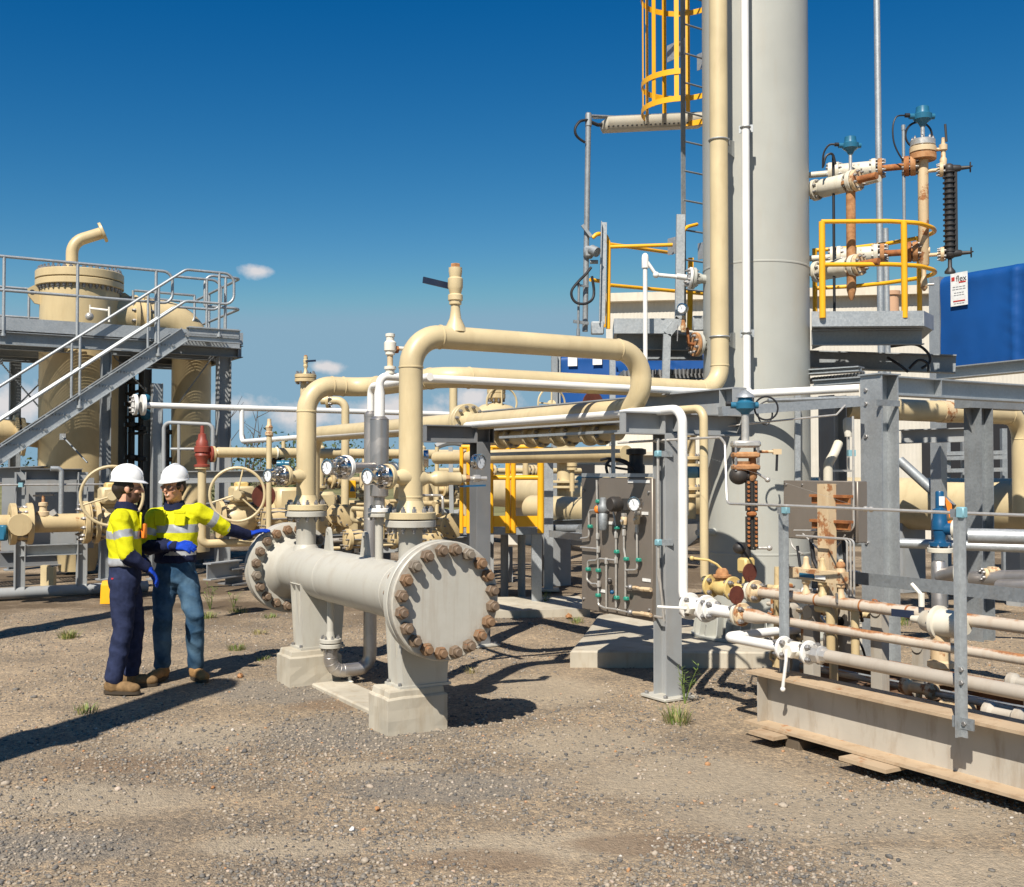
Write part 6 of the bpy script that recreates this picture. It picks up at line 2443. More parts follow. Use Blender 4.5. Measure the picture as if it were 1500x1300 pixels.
tag(sv.build('small_valve', None, None, 40, loc=P(1243, 660, 10.6)), 'small white valve and hose left of the big H column', 'valve')

# ---- big cream pipes
bgp = thing('cream_pipeline', 'very fat cream pipeline running behind the columns at mid height', 'pipeline', P(1400, 740, 12.2))
a = P(1560, 738, 11.0); 
m = MB(CREAM)
pa = P(1400, 740, 15.2)
zb_ = pa.z
q0, q1_ = along(pa, -U, 1640), along(pa, U, 640)
m.tube([q0, q1_], .374, .3, 40)
m.build('pipe_run', bgp)
for px in (1500, 1330, 1060, 800):
    m = MB(STEELM); c = wz(along(pa, U, px), 0); m.box(wz(c, .5), (.5, .2, 1.0), (V, U, Z)); m.build('saddle', bgp)
up_ = thing('cream_pipeline', 'upper cream pipe bending down at the right edge behind the cross beam', 'pipeline', P(1400, 597, 12.8))
a = P(1236, 597, 12.0)
e = along(a, V, 1497)
m = MB(CREAM)
m.tube([a, e, wz(e, 1.2)], .125, .3, 28, 10, True)
m.build('pipe_run', up_)
m = MB(RUSTY2)
c = along(a, V, 1383)
m.lathe(c - V * .10, V, ((0, .126), (.001, .131), (.17, .131), (.171, .126)), 28, False)
m.build('clamp', up_)
lo = thing('cream_pipeline', 'second fat cream pipe lower and farther, left of the tower', 'pipeline', P(820, 745, 17))
m = MB(CREAM)
pa2 = P(850, 748, 16.2)
m.tube([along(pa2, U, 780), along(pa2, -U, 920)], .20, .3, 28)
m.build('pipe_run', lo)
m = MB(STEELM); c = along(pa2, U, 815); m.box(wz(c, .45), (.4, .2, .9), (V, U, Z)); m.build('saddle', lo)

# ---- blue tarpaulin screens
TARP = plain('blue_tarpaulin', (0.006, 0.065, 0.24), 0.5, var=.12, scale=1.5, spec=.35)


def tarp(a, d, ln_, z0, z1, label, sign=True, nx=90, nz=24, posts=True, seam=.32, ztop=None):
    t = thing('tarp_screen', label, 'screen', wz(a, z0))
    m = MB(TARP)
    n = d.cross(Z)
    if n.y > 0: n = -n
    grid = []
    for i in range(nx + 1):
        col = []
        for k in range(nz + 1):
            s_, h = i / nx * ln_, k / nz
            dz = .02 * mnoise.noise(Vector((s_ * 1.3, h * 2, 3))) + .012 * mnoise.noise(Vector((s_ * 5, h * 3, 1)))
            ds = s_ - seam * ln_
            dz += .02 * math.exp(-(ds / .03) ** 2) - .012 * math.exp(-((ds - .11) / .06) ** 2)
            dz += .005 * math.exp(-(ds / .14) ** 2) * math.sin(h * 41 + ds * 20)
            rr = max(0, h - .93) / .07
            col.append(a + d * s_ + n * (dz - .09 * rr ** 2) + Z * (z0 + (z1 - z0) * h - a.z))
        grid.append(col)
    vv = [[m.bm.verts.new(p) for p in c] for c in grid]
    back = [[m.bm.verts.new(p - n * .13) for p in c] for c in grid]
    for i in range(nx):
        for k in range(nz):
            m.face((vv[i][k], vv[i + 1][k], vv[i + 1][k + 1], vv[i][k + 1]))
            m.face((back[i][k], back[i][k + 1], back[i + 1][k + 1], back[i + 1][k]))
    for i in range(nx):
        m.face((vv[i][0], back[i][0], back[i + 1][0], vv[i + 1][0])); m.face((vv[i][nz], vv[i + 1][nz], back[i + 1][nz], back[i][nz]))
    for k in range(nz):
        m.face((vv[0][k], vv[0][k + 1], back[0][k + 1], back[0][k])); m.face((vv[nx][k], back[nx][k], back[nx][k + 1], vv[nx][k + 1]))
    m.build('tarpaulin', t, None, 60)
    if posts:
        m = MB(GALV)
        m.bar(wz(a, 0) - d * .09 - n * .05, wz(a, z1 + .0) - d * .09 - n * .05, .16, .12, n)
        m.build('end_post', t)
    return t, n


ta_ = P(1378, 470, 14.0)
z0_, z1_ = P(1378, 541, 14.0).z, P(1378, 405, 14.0).z
T_, n_ = tarp(ta_, -U, 3.2, z0_, z1_, 'wide royal blue tarpaulin screen at the right edge with a printed white notice')
sg_c = P(1408, 424, 13.62)
sg_c = along(ta_, -U, 1408); sg_c = wz(sg_c, zat(sg_c, 424).z) + n_ * .035
rt = -U
m = MB(LABELW)
m.box(sg_c, (.245, .006, .42), (rt, n_, Z))
nt = m.build('notice', T_)
RT = plain('red_print', (.5, .04, .03), .5); BT = plain('black_print', (.02, .02, .02), .5); GT = plain('grey_print', (.25, .25, .26), .5)
def tx(s_, dx, dz, size, mt, al='CENTER'):
    text_part(s_, 'lettering', nt, sg_c + rt * dx + Z * dz + n_ * .0045, rt, Z, size, mt, al)
tx('flex', .035, .13, .105, BT)
m = MB(RT); m.box(sg_c + rt * -.085 + Z * .135 + n_ * .0045, (.045, .003, .05), (rt, n_, Z)); m.box(sg_c + rt * .05 + Z * .085 + n_ * .0045, (.10, .003, .018), (rt, n_, Z)); m.box(sg_c + rt * .0 - Z * .15 + n_ * .0045, (.17, .003, .016), (rt, n_, Z)); m.build('red_print', nt)
m = MB(GT)
for zz, ww_ in ((.03, .19), (0, .20), (-.045, .15), (-.075, .16), (-.18, .16)):
    for k in range(4):
        m.box(sg_c + rt * ((k - 1.5) * ww_ / 4) + Z * zz + n_ * .0045, (ww_ / 4 * .78, .002, .009), (rt, n_, Z))
m.build('small_print', nt)
# far blue screens left of the tower
tb_ = P(822, 560, 21)
T2_, n2 = tarp(tb_, Vector((.96, -.28, 0)), 3.4, P(822, 590, 21).z, P(822, 521, 21).z, 'far blue tarpaulin screen seen under the hairpin pipe with two white papers', seam=.62)
for px, py in ((841, 529), (877, 527)):
    m = MB(LABELW)
    c = P(px, py, 20.6); k = (c.x - tb_.x) / .96; c = tb_ + Vector((.96, -.28, 0)) * k; c = wz(c, P(px, py, c.y).z) + n2 * .05
    m.box(c, (.18, .006, .21), (Vector((.96, -.28, 0)), n2, Z)); m.build('notice', T2_)
tarp(P(903, 530, 17.2), Vector((.9, -.44, 0)), .75, P(903, 545, 17.2).z, P(903, 508, 17.2).z, 'narrow blue tarpaulin strip just left of the tower under its platform', posts=False, nx=20, seam=.5)
m = MB(GALVD); m.bar(wz(P(812, 600, 21), 0), P(812, 520, 21), .12, .18, Y); tag(m.build('post', None, None, 40, loc=wz(P(812, 600, 21), 0)), 'grey post at the left end of the far blue screen', 'post')
m = MB(GALV); m.bar(wz(P(897, 600, 17), 0), P(897, 520, 17), .09, .09, Y); tag(m.build('post', None, None, 40, loc=wz(P(897, 600, 17), 0)), 'thin galvanised post in front of the far blue screen', 'post')

# ---- pale metal building
BW = paint('pale_building_cladding', (.56, .52, .44), .6, .25, (.35, .3, .22), var=.05)
BROOF = paint('beige_roof_edge', (.62, .55, .43), .6, .3)
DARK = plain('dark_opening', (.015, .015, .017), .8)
bd = thing('metal_building', 'long pale metal clad building behind the tower with dark open bays', 'building', wz(P(1130, 690, 30), 0))
xa, xb = P(888, 600, 29.0), P(1620, 600, 27)
zt_ = P(900, 438, 29).z
m = MB(BW)
bdir = (wz(xb, 0) - wz(xa, 0)).normalized(); bn = bdir.cross(Z)
L_ = (wz(xb, 0) - wz(xa, 0)).length
nr = 130
rings = []
pts_ = []
for i in range(nr * 2 + 1):
    pts_.append(wz(xa, 0) + bdir * (L_ * i / (nr * 2)) + bn * (.006 if i % 2 else 0))
for i in range(nr * 2):
    m.face([m.bm.verts.new(q) for q in (pts_[i], pts_[i + 1], wz(pts_[i + 1], zt_), wz(pts_[i], zt_))])
bmesh.ops.remove_doubles(m.bm, verts=m.bm.verts[:], dist=.001)
m.poly([wz(xa, .0) - bn * .2, wz(xb, 0) - bn * .2, wz(xb, 0) - bn * 8, wz(xa, 0) - bn * 8], Z * zt_)
m.build('wall', bd, None, 0)
m = MB(BROOF)
m.box((wz(xa, zt_) + wz(xb, zt_)) / 2 + bn * .0, (L_ + .3, .5, .22), (bdir, bn, Z))
m.build('roof_edge', bd)
for px0, px1, y0, y1 in ((1396, 1412, 625, 705), (1440, 1500, 630, 690), (842, 856, 671, 705), (1350, 1372, 640, 705), (1392, 1440, 660, 704)):
    if px0 < 880: continue
    m = MB(DARK)
    a = along(wz(xa, 2), bdir, px0); b = along(wz(xa, 2), bdir, px1)
    za, zb2_ = zat(a, y1).z, zat(a, y0).z
    m.box((wz(a, (za + zb2_) / 2) + wz(b, (za + zb2_) / 2)) / 2 + bn * .05, ((b - a).length, .06, zb2_ - za), (bdir, bn, Z))
    m.build('open_bay', bd)
lb = thing('low_building', 'low cream building with a dark doorway between the yellow rail and the panel', 'building', wz(P(845, 690, 26), 0))
a, b = wz(P(740, 690, 26), 0), wz(P(1005, 690, 25), 0)
d_ = (b - a).normalized(); n__ = d_.cross(Z)
zl = P(840, 668, 26).z
m = MB(BW); m.poly([a, b, b - n__ * 5, a - n__ * 5], Z * zl); m.build('wall', lb, None, 0)
m = MB(BROOF); m.poly([wz(a, zl) + n__ * .2, wz(b, zl) + n__ * .2, wz(b, zl) - n__ * 5.2, wz(a, zl) - n__ * 5.2], Z * .08); m.build('roof', lb, None, 0)
m = MB(DARK); q = along(wz(a, 1), d_, 848); m.box(wz(q, .95) + n__ * .01, (.75, .05, 1.9), (d_, n__, Z)); m.build('doorway', lb)
sk_ = MB(paint('terracotta_stack', (.5, .3, .18), .8, .3))
c = P(1307, 434, 27.4)
sk_.lathe(wz(c, c.z - .5), Z, ((0, .16), (.5, .16), (.52, .20), (.62, .20)), 14)
tag(sk_.build('roof_stack', None, None, 40, loc=wz(c, c.z - .5)), 'small orange stack on the pale building roof', 'stack')
# dark inside rails behind the right column
sh = thing('storage_rack', 'dark open steel shelving in the shade behind the right columns', 'rack', P(1400, 700, 17))
for x0 in (1375, 1387, 1412, 1470):
    m = MB(GALVD); p = P(x0, 640, 17); m.bar(wz(p, .0), wz(p, P(x0, 628, 17).z), .08, .08, Y); m.build('post', sh)
for y0 in (665, 672, 690):
    m = MB(GALVD); m.bar(P(1372, y0, 17), P(1475, y0 - 2, 16.6), .07, .06); m.build('shelf', sh)
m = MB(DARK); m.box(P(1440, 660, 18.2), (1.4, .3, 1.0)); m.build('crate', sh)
# grey horizontal clutter under the fat pipeline
for a, b, r, lab in (((850, 775, 15.5), (770, 775, 16.4), .06, 'galvanised pipe low under the cream pipeline left of the panel'), ((1060, 700, 12.5), (1030, 706, 12.9), .05, 'short grey pipe behind the drop pipes')):
    m = MB(GALVD); m.cyl(P(*a), P(*b), r, None, 12); tag(m.build('pipe', None, None, 40, loc=P(*a)), lab, 'pipe')
tr_ = thing('cable_ladder', 'galvanised cable ladder lying low behind the instrument panel', 'cable ladder', P(830, 785, 13))
a, b = P(805, 782, 13.4), P(856, 788, 12.4)
for k in range(2):
    m = MB(GALV); m.bar(a + V * (.4 * k), b + V * (.4 * k), .02, .08, Z); m.build('side_rail', tr_)
for i in range(6):
    m = MB(GALV); p = a.lerp(b, (i + .5) / 6); m.bar(p, p + V * .4, .05, .02); m.build('rung', tr_)

# ================================================================ left: platform, stairs and tank
PA = Vector((-6.85, 17.2, 0))                      # on the platform front edge at px 113
DZ = 3.93
def pe(px, z=DZ, off=0.0):
    p = along(wz(PA, z) + U * off, V, px)
    return p


EL, ER = pe(-60), pe(356)
pf = thing('access_platform', 'raised galvanised platform with pipe handrails round the cream tank', 'platform', wz(pe(200), DZ))
m = MB(GALV)
m.bar(wz(EL, DZ + .07), wz(ER, DZ + .07), .008, .20, Z); m.build('kick_plate', pf)
m = MB(GALVD)
m.chan(wz(EL, DZ - .15) + U * .05, wz(ER, DZ - .15) + U * .05, .09, .20, .012); m.build('edge_beam', pf)
m = MB(GALVD)
m.chan(wz(ER, DZ - .15) - V * .04, wz(ER, DZ - .15) - V * .04 + U * 3.2, .09, .20, .012); m.build('edge_beam', pf)
L_ = (ER - EL).length
TK = wz(P(114.5, 690, 18.7), 0)
TKR = .64
m = MB(GALVD)
W_ = 3.1
for i in range(9):
    a = EL + V * (L_ * (i + .5) / 9)
    if abs((TK - a).dot(V)) > TKR + .12:
        m.bar(wz(a, DZ - .02) + U * .02, wz(a, DZ - .02) + U * W_, .008, .03, Z)
for k in range(100):
    s_ = .03 + k * .0308
    a, b = EL + U * s_, ER + U * s_
    d = TK - EL; du = d.dot(U) - s_; dv = d.dot(V)
    rr = TKR + .12
    if abs(du) < rr:
        h = math.sqrt(rr * rr - du * du)
        m.bar(wz(a, DZ - .02), wz(a + V * (dv - h), DZ - .02), .009, .032, Z); m.bar(wz(a + V * (dv + h), DZ - .02), wz(b, DZ - .02), .009, .032, Z)
    else:
        m.bar(wz(a, DZ - .02), wz(b, DZ - .02), .009, .032, Z)
m.build('grating', pf, None, 0)
for off in (1.0, 2.1, 3.1):
    m = MB(GALVD); m.chan(wz(EL, DZ - .14) + U * off, wz(ER, DZ - .14) + U * off, .08, .18, .01)
    m.build('joist', pf)


def rail(t, pts, r=.024, bend=.15, name='rail'):
    m = MB(GALV); m.tube(pts, r, bend, 10, 6); m.build(name, t)


def post(t, p, z0, z1, r=.024):
    m = MB(GALV); m.rod(wz(p, z0), wz(p, z1), r, 10); m.lathe(wz(p, z0), Z, ((-.02, .04), (.02, .04)), 10); m.build('post', t)


RT_, RM = DZ + 1.10, DZ + .58
e1 = pe(252)
rail(pf, [wz(EL, RT_), wz(e1, RT_), wz(e1, RM), wz(EL, RM)])
for px in (5, 113, 228):
    post(pf, pe(px), DZ - .1, RT_)
c_r = pe(352)
rail(pf, [pe(300, RM), pe(300, RT_), wz(c_r, RT_), wz(c_r, RT_) + U * 2.9], .024, .15)
rail(pf, [pe(300, RM), wz(c_r, RM), wz(c_r, RM) + U * 2.9], .024, .15)
post(pf, pe(330), DZ - .1, RT_)
for o in (.9, 1.9, 2.9):
    post(pf, wz(c_r, 0) + U * o, DZ - .1, RT_)
bk = [wz(EL, RT_) + U * 3.05, wz(ER, RT_) + U * 3.05]
rail(pf, bk); rail(pf, [wz(EL, RM) + U * 3.05, wz(ER, RM) + U * 3.05])
for k in range(8):
    post(pf, EL + V * (L_ * (k + .5) / 8) + U * 3.05, DZ - .1, RT_)
rail(pf, [pe(195, RT_ - .15, 1.3), pe(195, RM - .15, 1.3), pe(285, RM - .15, 1.3), pe(285, RT_ - .15, 1.3), pe(195, RT_ - .15, 1.3)][:4] + [pe(285, RT_ - .15, 1.3), pe(197, RT_ - .15, 1.3)], .022, .15)

# columns
for px, off, w, lab in ((326, .1, .21, 'dark tall column at the right corner of the raised platform'), (153, .2, .15, 'grey column under the platform left of the men'), (176, 2.6, .2, 'rear platform column striped by grating shade, left'), (213, 2.9, .16, 'rear platform column in the gap right of the tank'), (290, 2.3, .2, 'rear platform column striped by grating shade in front of the cream bend'), (20, 2.8, .18, 'rear platform column at far left behind the stairs')):
    p = wz(pe(px, 1, off), 0)
    t = thing('platform_column', lab, 'column', p, 'columns of the raised platform')
    m = MB(STEELM if px == 326 else GALVD)
    m.ibeam(p, wz(p, DZ - .26), w, w, .012, .009, V)
    m.build('post', t)
    m = MB(STEELM); m.box(wz(p, .01), (w * 1.6, w * 1.6, .02), (V, U, Z)); m.build('base_plate', t)
pc = wz(P(229, 690, 17.6), 0)
t = thing('platform_column', 'bright galvanised post rising between the two men behind them', 'column', pc, 'columns of the raised platform')
m = MB(GALV); m.ibeam(pc, wz(pc, P(229, 562, 17.6).z), .16, .16, .01, .008, V); m.build('post', t)
m = MB(GALV); m.box(wz(pc, .01), (.25, .25, .02), (V, U, Z)); m.build('base_plate', t)
for a, b, lab in (((0, 530, 18.5), (60, 600, 18.5), 'thin cross brace left of the tank'), ((310, 525, 18.7), (255, 600, 18.9), 'thin tie brace beside the dark column'), ((165, 520, 18.6), (215, 575, 18.8), 'thin tie brace right of the tank'), ((60, 560, 18.5), (20, 600, 18.4), 'second thin cross brace left of the tank'), ((92, 640, 17.6), (128, 678, 17.4), 'diagonal rod before the tank foot')):
    m = MB(GALVD); m.rod(P(*a), P(*b), .014); m.box(P(*a), (.1, .012, .1)); tag(m.build('brace_rod', None, None, 40, loc=P(*a)), lab, 'brace')

# ---- stairs in front of the platform
st = thing('steel_stairs', 'galvanised open stairs with double pipe handrails climbing right to the platform', 'stairs', wz(pe(100), 0))
SO = -.80
SFLIP, SFLIP2 = -1, 1
def sp(px, py, off=SO):
    """point on the stair's near (or far) plane at picture position"""
    p0 = PA + U * off
    return onplane(px, py, p0, U)


top, low = sp(272, 489), sp(0, 668)
slope = (low - top).normalized()
foot = top + slope * (top.z / -slope.z) * .985
for off in (0, .72):
    m = MB(GALV)
    a, b = top + U * off, foot + U * off
    upv = slope.cross(U).normalized()
    m.chan(a, b, .08, .22, .012, upv if upv.z > 0 else -upv, SFLIP)
    e = along(top + U * off, V, 352)
    m.chan(top + U * off + V * .02, Vector((e.x, e.y, top.z)), .08, .22, .012, None, SFLIP2)
    m.build('stringer', st)
nst = 17
for i in range(1, nst):
    p = top.lerp(foot, i / nst) + Z * .03
    m = MB(GALVD)
    for k in range(5):
        m.bar(p + V * (.05 * k - .1), p + V * (.05 * k - .1) + U * .72, .008, .03, Z)
    m.bar(p + V * .12, p + V * .12 + U * .72, .03, .035, Z)
    m.build('tread', st, None, 0)
m = MB(GALVD)
q = Vector((top.x, top.y, DZ - .02))
ln2 = (along(top, V, 350) - top).length
for i in range(16):
    m.bar(q + V * (i * ln2 / 15), q + V * (i * ln2 / 15) + U * .8, .008, .03, Z)
for k in range(5):
    m.bar(q + U * (.16 * k), q + U * (.16 * k) + V * ln2, .006, .03, Z)
m.build('landing', st, None, 0)
m = MB(GALV)
m.bar(Vector((top.x, top.y, DZ + .06)) + V * .05, Vector((top.x, top.y, DZ + .06)) + V * ln2, .008, .12, Z)
m.build('kick_plate', st)
for off in (0, .72):
    R0 = 1.02
    rail(st, [foot + U * off + Z * R0, top + U * off + Z * R0, top + U * off + Z * R0 + V * (ln2 * .9), top + U * off + V * (ln2 * .9) + Z * (R0 - .5), top + U * off + V * .0 + Z * .52, foot + U * off + Z * .52], .022, .16)
    for f_ in (.08, .30, .52, .74, .93):
        p = top.lerp(foot, f_) + U * off
        post(st, p, p.z - .05, p.z + R0, .02)
    post(st, top + U * off + V * (ln2 * .62), top.z, top.z + R0, .022)

# ---- the cream tank
tk = thing('tank', 'tall cream tank with a bolted lid and a bent vent pipe standing through the platform', 'tank', TK)
TCR = paint('tank_cream_paint', (0.555, 0.435, 0.24), .42, .25, (.34, .22, .09))
zl1, zl0 = P(114, 404, 18.7).z, P(114, 424, 18.7).z
m = MB(TCR)
m.lathe(TK, Z, ((.05, TKR * .45), (.5, TKR * .62), (.9, TKR), (zl0 - .12, TKR), (zl0, TKR + .01)), 64, False)
m.build('shell', tk)
m = MB(TCR)
R2 = TKR + .075
m.lathe(wz(TK, zl0), Z, ((0, TKR), (.0, R2 - .01), (.01, R2), (.10, R2), (.11, R2 - .01), (.112, R2 - .06)), 64, False)
m.build('flange', tk)
m = MB(TCR)
m.lathe(wz(TK, zl0 + .125), Z, ((0, R2 - .05), (.0, R2 - .01), (.01, R2), (.13, R2), (.14, R2 - .01), (.1405, .01)), 64)
m.build('lid', tk)
m = MB(BOLTG)
for i in range(40):
    an = 2 * math.pi * i / 40
    d = Vector((math.cos(an), math.sin(an), 0)) * (R2 - .06)
    m.cyl(wz(TK, zl0 - .07) + d, wz(TK, zl0 + .34) + d, .018, None, 6)
    m.hexn(wz(TK, zl0 + .265) + d, Z, .034, .035); m.hexn(wz(TK, zl0) + d, -Z, .034, .045)
o = m.build('lid_bolts', tk)
m = MB(TCR)
zv = zl0 + .26
vp = wz(TK, 0) - V * .15 - U * .1
m.tube([wz(vp, zv), wz(vp, zv + .52), wz(vp, zv + .74) + V * .50], .10, .3, 20, 8)
e_ = wz(vp, zv + .73) + V * .47; dv_ = Vector((V.x * .5, V.y * .5 - .12, .2)).normalized()
m.lathe(e_, dv_, ((0, .11), (.005, .175), (.05, .175), (.055, .16)), 22)
m.build('vent_pipe', tk)
for sgn in (1, -1):
    m = MB(TCR)
    c = wz(TK, zl0 - .12) + V * (sgn * (TKR + .02))
    m.poly([c - U * .03 + V * (sgn * a) + Z * b for a, b in ((-.05, -.2), (.06, -.18), (.16, -.05), (.17, .06), (.08, .12), (-.05, .1))], U * .06)
    m.use(BLACK); m.cyl(c - U * .032 + V * (sgn * .1), c + U * .032 + V * (sgn * .1), .045, None, 14)
    m.build('lifting_lug', tk)
# side pipe: flange, elbow, drop
sp_ = thing('cream_bend_pipe', 'wide cream pipe leaving the tank and bending down beside the dark column', 'pipe', wz(pe(280, 1, 1.5), 0))
zc_ = P(200, 459, 18.6).z
cA = wz(TK, zc_) + V * (TKR * .6)
cB = along(wz(cA, zc_), V, 281)
m = MB(TCR)
m.tube([cA, cB, wz(cB, .3)], .345, .55, 32, 14)
m.build('pipe_run', sp_)
for k in (0, .1):
    m = MB(TCR); m.flange(along(cA, V, 199) + V * k, V if k else -V, .40, .07, 12, .03, .35, BOLTG); m.build('flange', sp_)
m = MB(WHITE2); c = P(160, 452, 18.0); m.rod(P(132, 452, 18), P(158, 455, 18), .02); m.rod(P(160, 450, 18), P(160, 472, 18), .02); m.rod(P(132, 447, 18), P(132, 470, 18), .015); m.use(STAIN); m.ball(P(131, 464, 18), .07); m.build('sample_valve', sp_)
# lower left cream nozzle behind the stairs
nz_ = thing('cream_pipe', 'cream pipe and flange low behind the stairs at far left', 'pipe', P(30, 640, 18))
m = MB(CREAM2)
a, b = P(-30, 632, 17.9), P(20, 634, 18.3)
m.cyl(a, b, .22, None, 20); m.flange(b, V, .3, .06, 8, .03, .25, BOLTG); m.flange(P(30, 640, 18.3), V, .32, .06, 0)
m.cyl(b, P(62, 640, 18.6), .2, None, 18)
m.build('pipe_run', nz_)
# dark small pipework behind the columns
dk = thing('valve_stack', 'dark valve stack and instruments in shade between the platform columns', 'valve stack', wz(P(205, 690, 19.5), 0))
for px, r in ((192, .06), (206, .05), (244, .05), (160, .06)):
    m = MB(BLACKP); p = wz(P(px, 690, 19.5), 0)
    pr_ = [(0, r)]
    zt0 = P(px, 535 if px < 230 else 620, 19.5).z
    z = .8
    rnd = random.Random(px)
    while z < zt0:
        pr_ += [(z, r), (z + .01, r * 2.1), (z + .08, r * 2.1), (z + .09, r)]
        z += rnd.uniform(.25, .6)
    pr_.append((zt0, r * .8))
    m.lathe(p, Z, pr_, 10); m.build('valve_column', dk)
m = MB(BLUET); m.ball(P(214, 585, 19.4), .09); m.ball(P(214, 608, 19.4), .1); m.build('instrument', dk)
m = MB(BLACKP)
for a, b in (((185, 578), (215, 570)), ((185, 612), (220, 606)), ((188, 636), (216, 634))):
    m.bar(P(a[0], a[1], 19.4), P(b[0], b[1], 19.4), .05, .05)
    m.build('yoke', dk)
    m = MB(BLACKP)
m.bm.free()
pb = thing('guard_frame', 'grey tube guard frame right of the men helmets behind', 'frame', P(270, 625, 16.5))
m = MB(STEELM)
m.tube([P(240, 700, 16.5), P(240, 619, 16.5), P(312, 622, 16.5), P(312, 700, 16.5)], .03, .1, 10); m.rod(P(250, 658, 16.5), P(300, 658, 16.5), .02); m.rod(P(262, 622, 16.5), P(262, 700, 16.5), .025)
m.build('tube_frame', pb)

# ================================================================ middle background: headers, handwheel valves, frames
def at(px, py, y):
    return P(px, py, y)


# H1: flanged cream header low along the left
h1p = P(60, 767, 14.3)
H1 = lambda px: along(h1p, V, px)
hd = thing('cream_header', 'cream flanged header at waist height behind the men at left', 'pipe', H1(80))
m = MB(CREAM2); m.tube([H1(-40), H1(205)], .122, .1, 26); m.build('pipe_run', hd)
for px, s_, R in ((128, 1, .285), (137, -1, .285)):
    m = MB(CREAM2); m.flange(H1(px), V * -s_, R, .06, 12, .026, R * .82, BOLTG); m.build('flange', hd)
bv_ = thing('flanged_valve', 'squat cream flanged valve on the header at the left edge', 'valve', H1(30))
for px, s_ in ((14, 1), (47, -1)):
    m = MB(CREAM2); m.flange(H1(px), V * -s_ * -1, .27, .07, 12, .024, .22, BOLTG); m.build('flange', bv_)
m = MB(CREAM2); m.lathe(H1(14), V, ((0, .16), (.1, .22), ((H1(47) - H1(14)).length - .05, .22), ((H1(47) - H1(14)).length, .16)), 22)
m.box(H1(30) - U * .2, (.22, .12, .18), (V, U, Z), .02); m.cyl(H1(25) - U * .22, H1(25) - U * .32, .14, None, 18)
m.build('body', bv_)
m = MB(BLUET); m.box(H1(2) - U * .2 - Z * .1, (.1, .1, .2), None, .02); m.build('tag', bv_)
sv_ = thing('small_valve', 'little dirty cream drain valve on top of the left header', 'valve', H1(63) + Z * .12)
m = MB(RUSTY2)
m.lathe(H1(63) + Z * .10, Z, ((0, .09), (.05, .09), (.06, .05), (.12, .045), (.13, .06), (.17, .06), (.18, .02), (.26, .018)), 12)
m.use(BLACKP); m.bar(H1(63) + Z * .36 - X * .13, H1(63) + Z * .37 + X * .13, .03, .025)
m.use(STAIN); m.bar(H1(63) + Z * .16 + X * .1, H1(63) + Z * .1 + X * .14, .03, .1)
m.build('body', sv_)


def wheel_valve(px, label, wheel_dz=.36, R=.39, line=H1, fwd=.55, WD=None):
    c = line(px)
    t = thing('gate_valve', label, 'valve', c)
    WD = WD or -U
    wc = c + Z * wheel_dz + WD * fwd
    m = MB(CREAM)
    m.lathe(c - V * .3, V, ((0, .13), (.06, .14), (.12, .2), (.3, .24), (.48, .2), (.54, .14), (.6, .13)), 24); m.build('body', t)
    for s_ in (-1, 1):
        m = MB(CREAM2); m.flange(c + V * (.31 * s_), V * -s_, .27, .06, 12, .024, .22, BOLTG); m.build('flange', t)
    m = MB(CREAM)
    m.lathe(c + Z * .1, Z, ((0, .2), (.08, .2), (.1, .14), (.16, .13), (.17, .19), (.22, .19)), 18)
    m.box(c + Z * (wheel_dz) - U * .12, (.30, .34, .22), (V, U, Z), .03)
    m.cyl(c + Z * wheel_dz - U * .2, wc, .045, None, 12)
    m.use(YCREAM); m.box(c + Z * (wheel_dz + .12) - U * .1, (.16, .2, .1), (V, U, Z), .02)
    m.build('gear_box', t)
    m = MB(CREAM)
    m.torus(wc, WD, R, .020, 44, 8)
    m.cyl(wc + WD * .04, wc - WD * .04, .06, None, 14)
    for k in range(3):
        an = R_(78 + 120 * k)
        d = WD.cross(Z) * -math.cos(an) + Z * math.sin(an)
        m.rod(wc + d * .05, wc + d * R, .012, 8)
    m.build('handwheel', t)
    return t


wheel_valve(160, 'cream gate valve whose handwheel shows behind the left man', .36, .385, WD=Vector((.40, -.917, 0)))
wheel_valve(350, 'cream gate valve with a full round handwheel between the right man and the far riser', .36, .37, WD=Vector((.20, -.98, 0)))
h2 = thing('cream_header', 'cream header piece continuing right from the handwheel valve behind the risers', 'pipe', H1(450))
m = MB(CREAM); m.tube([H1(375), H1(640)], .115, .1, 22); m.build('pipe_run', h2)
for px in (392, 470, 478, 560):
    m = MB(CREAM2); m.flange(H1(px), V, .25, .055, 10, .022, .2, BOLTG); m.build('flange', h2)
rd = MB(REDB); c = P(386, 727, 15.4); rd.lathe(c, -U, ((0, .17), (.02, .17)), 26)
tag(rd.build('spectacle_blind', None, None, 40, loc=c), 'large brown red round plate behind the right part of the full handwheel', 'flange')

# H2 with the red relief valve
HY = P(318, 663, 15.6)
H2 = lambda px: along(HY, V, px)
t = thing('cream_header', 'long straight cream pipe starting at the red valve and passing behind the risers', 'pipe', HY)
m = MB(CREAM)
m.lathe(H2(311), V, ((0, .03), (.09, .075)), 20); m.tube([H2(318), H2(905)], .075, .1, 22)
m.build('pipe_run', t)
m = MB(WHITE2); m.torus(H2(405), V, .08, .012, 22, 6); m.build('clamp', t)
t = thing('relief_valve', 'red oxide relief valve with a tall cone bonnet near the dark column', 'valve', P(296, 678, 15.3))
c = P(296, 678, 15.35)
k = 1 / 104
m = MB(REDV)
m.lathe(c, Z, ((-.06, .11), (-.03, .11), (-.02, .07), (.03, .075), (.10, .105), (.14, .09), (.15, .11), (.22, .11), (.23, .09), (.30, .085), (.33, .06), (.40, .055), (.41, .03), (.52, .025)), 18)
dv_ = (H2(311) - (c + Z * .1)).normalized(); dv_.z = 0
m.cyl(c + Z * .12, c + Z * .12 + V * .12, .06, None, 14)
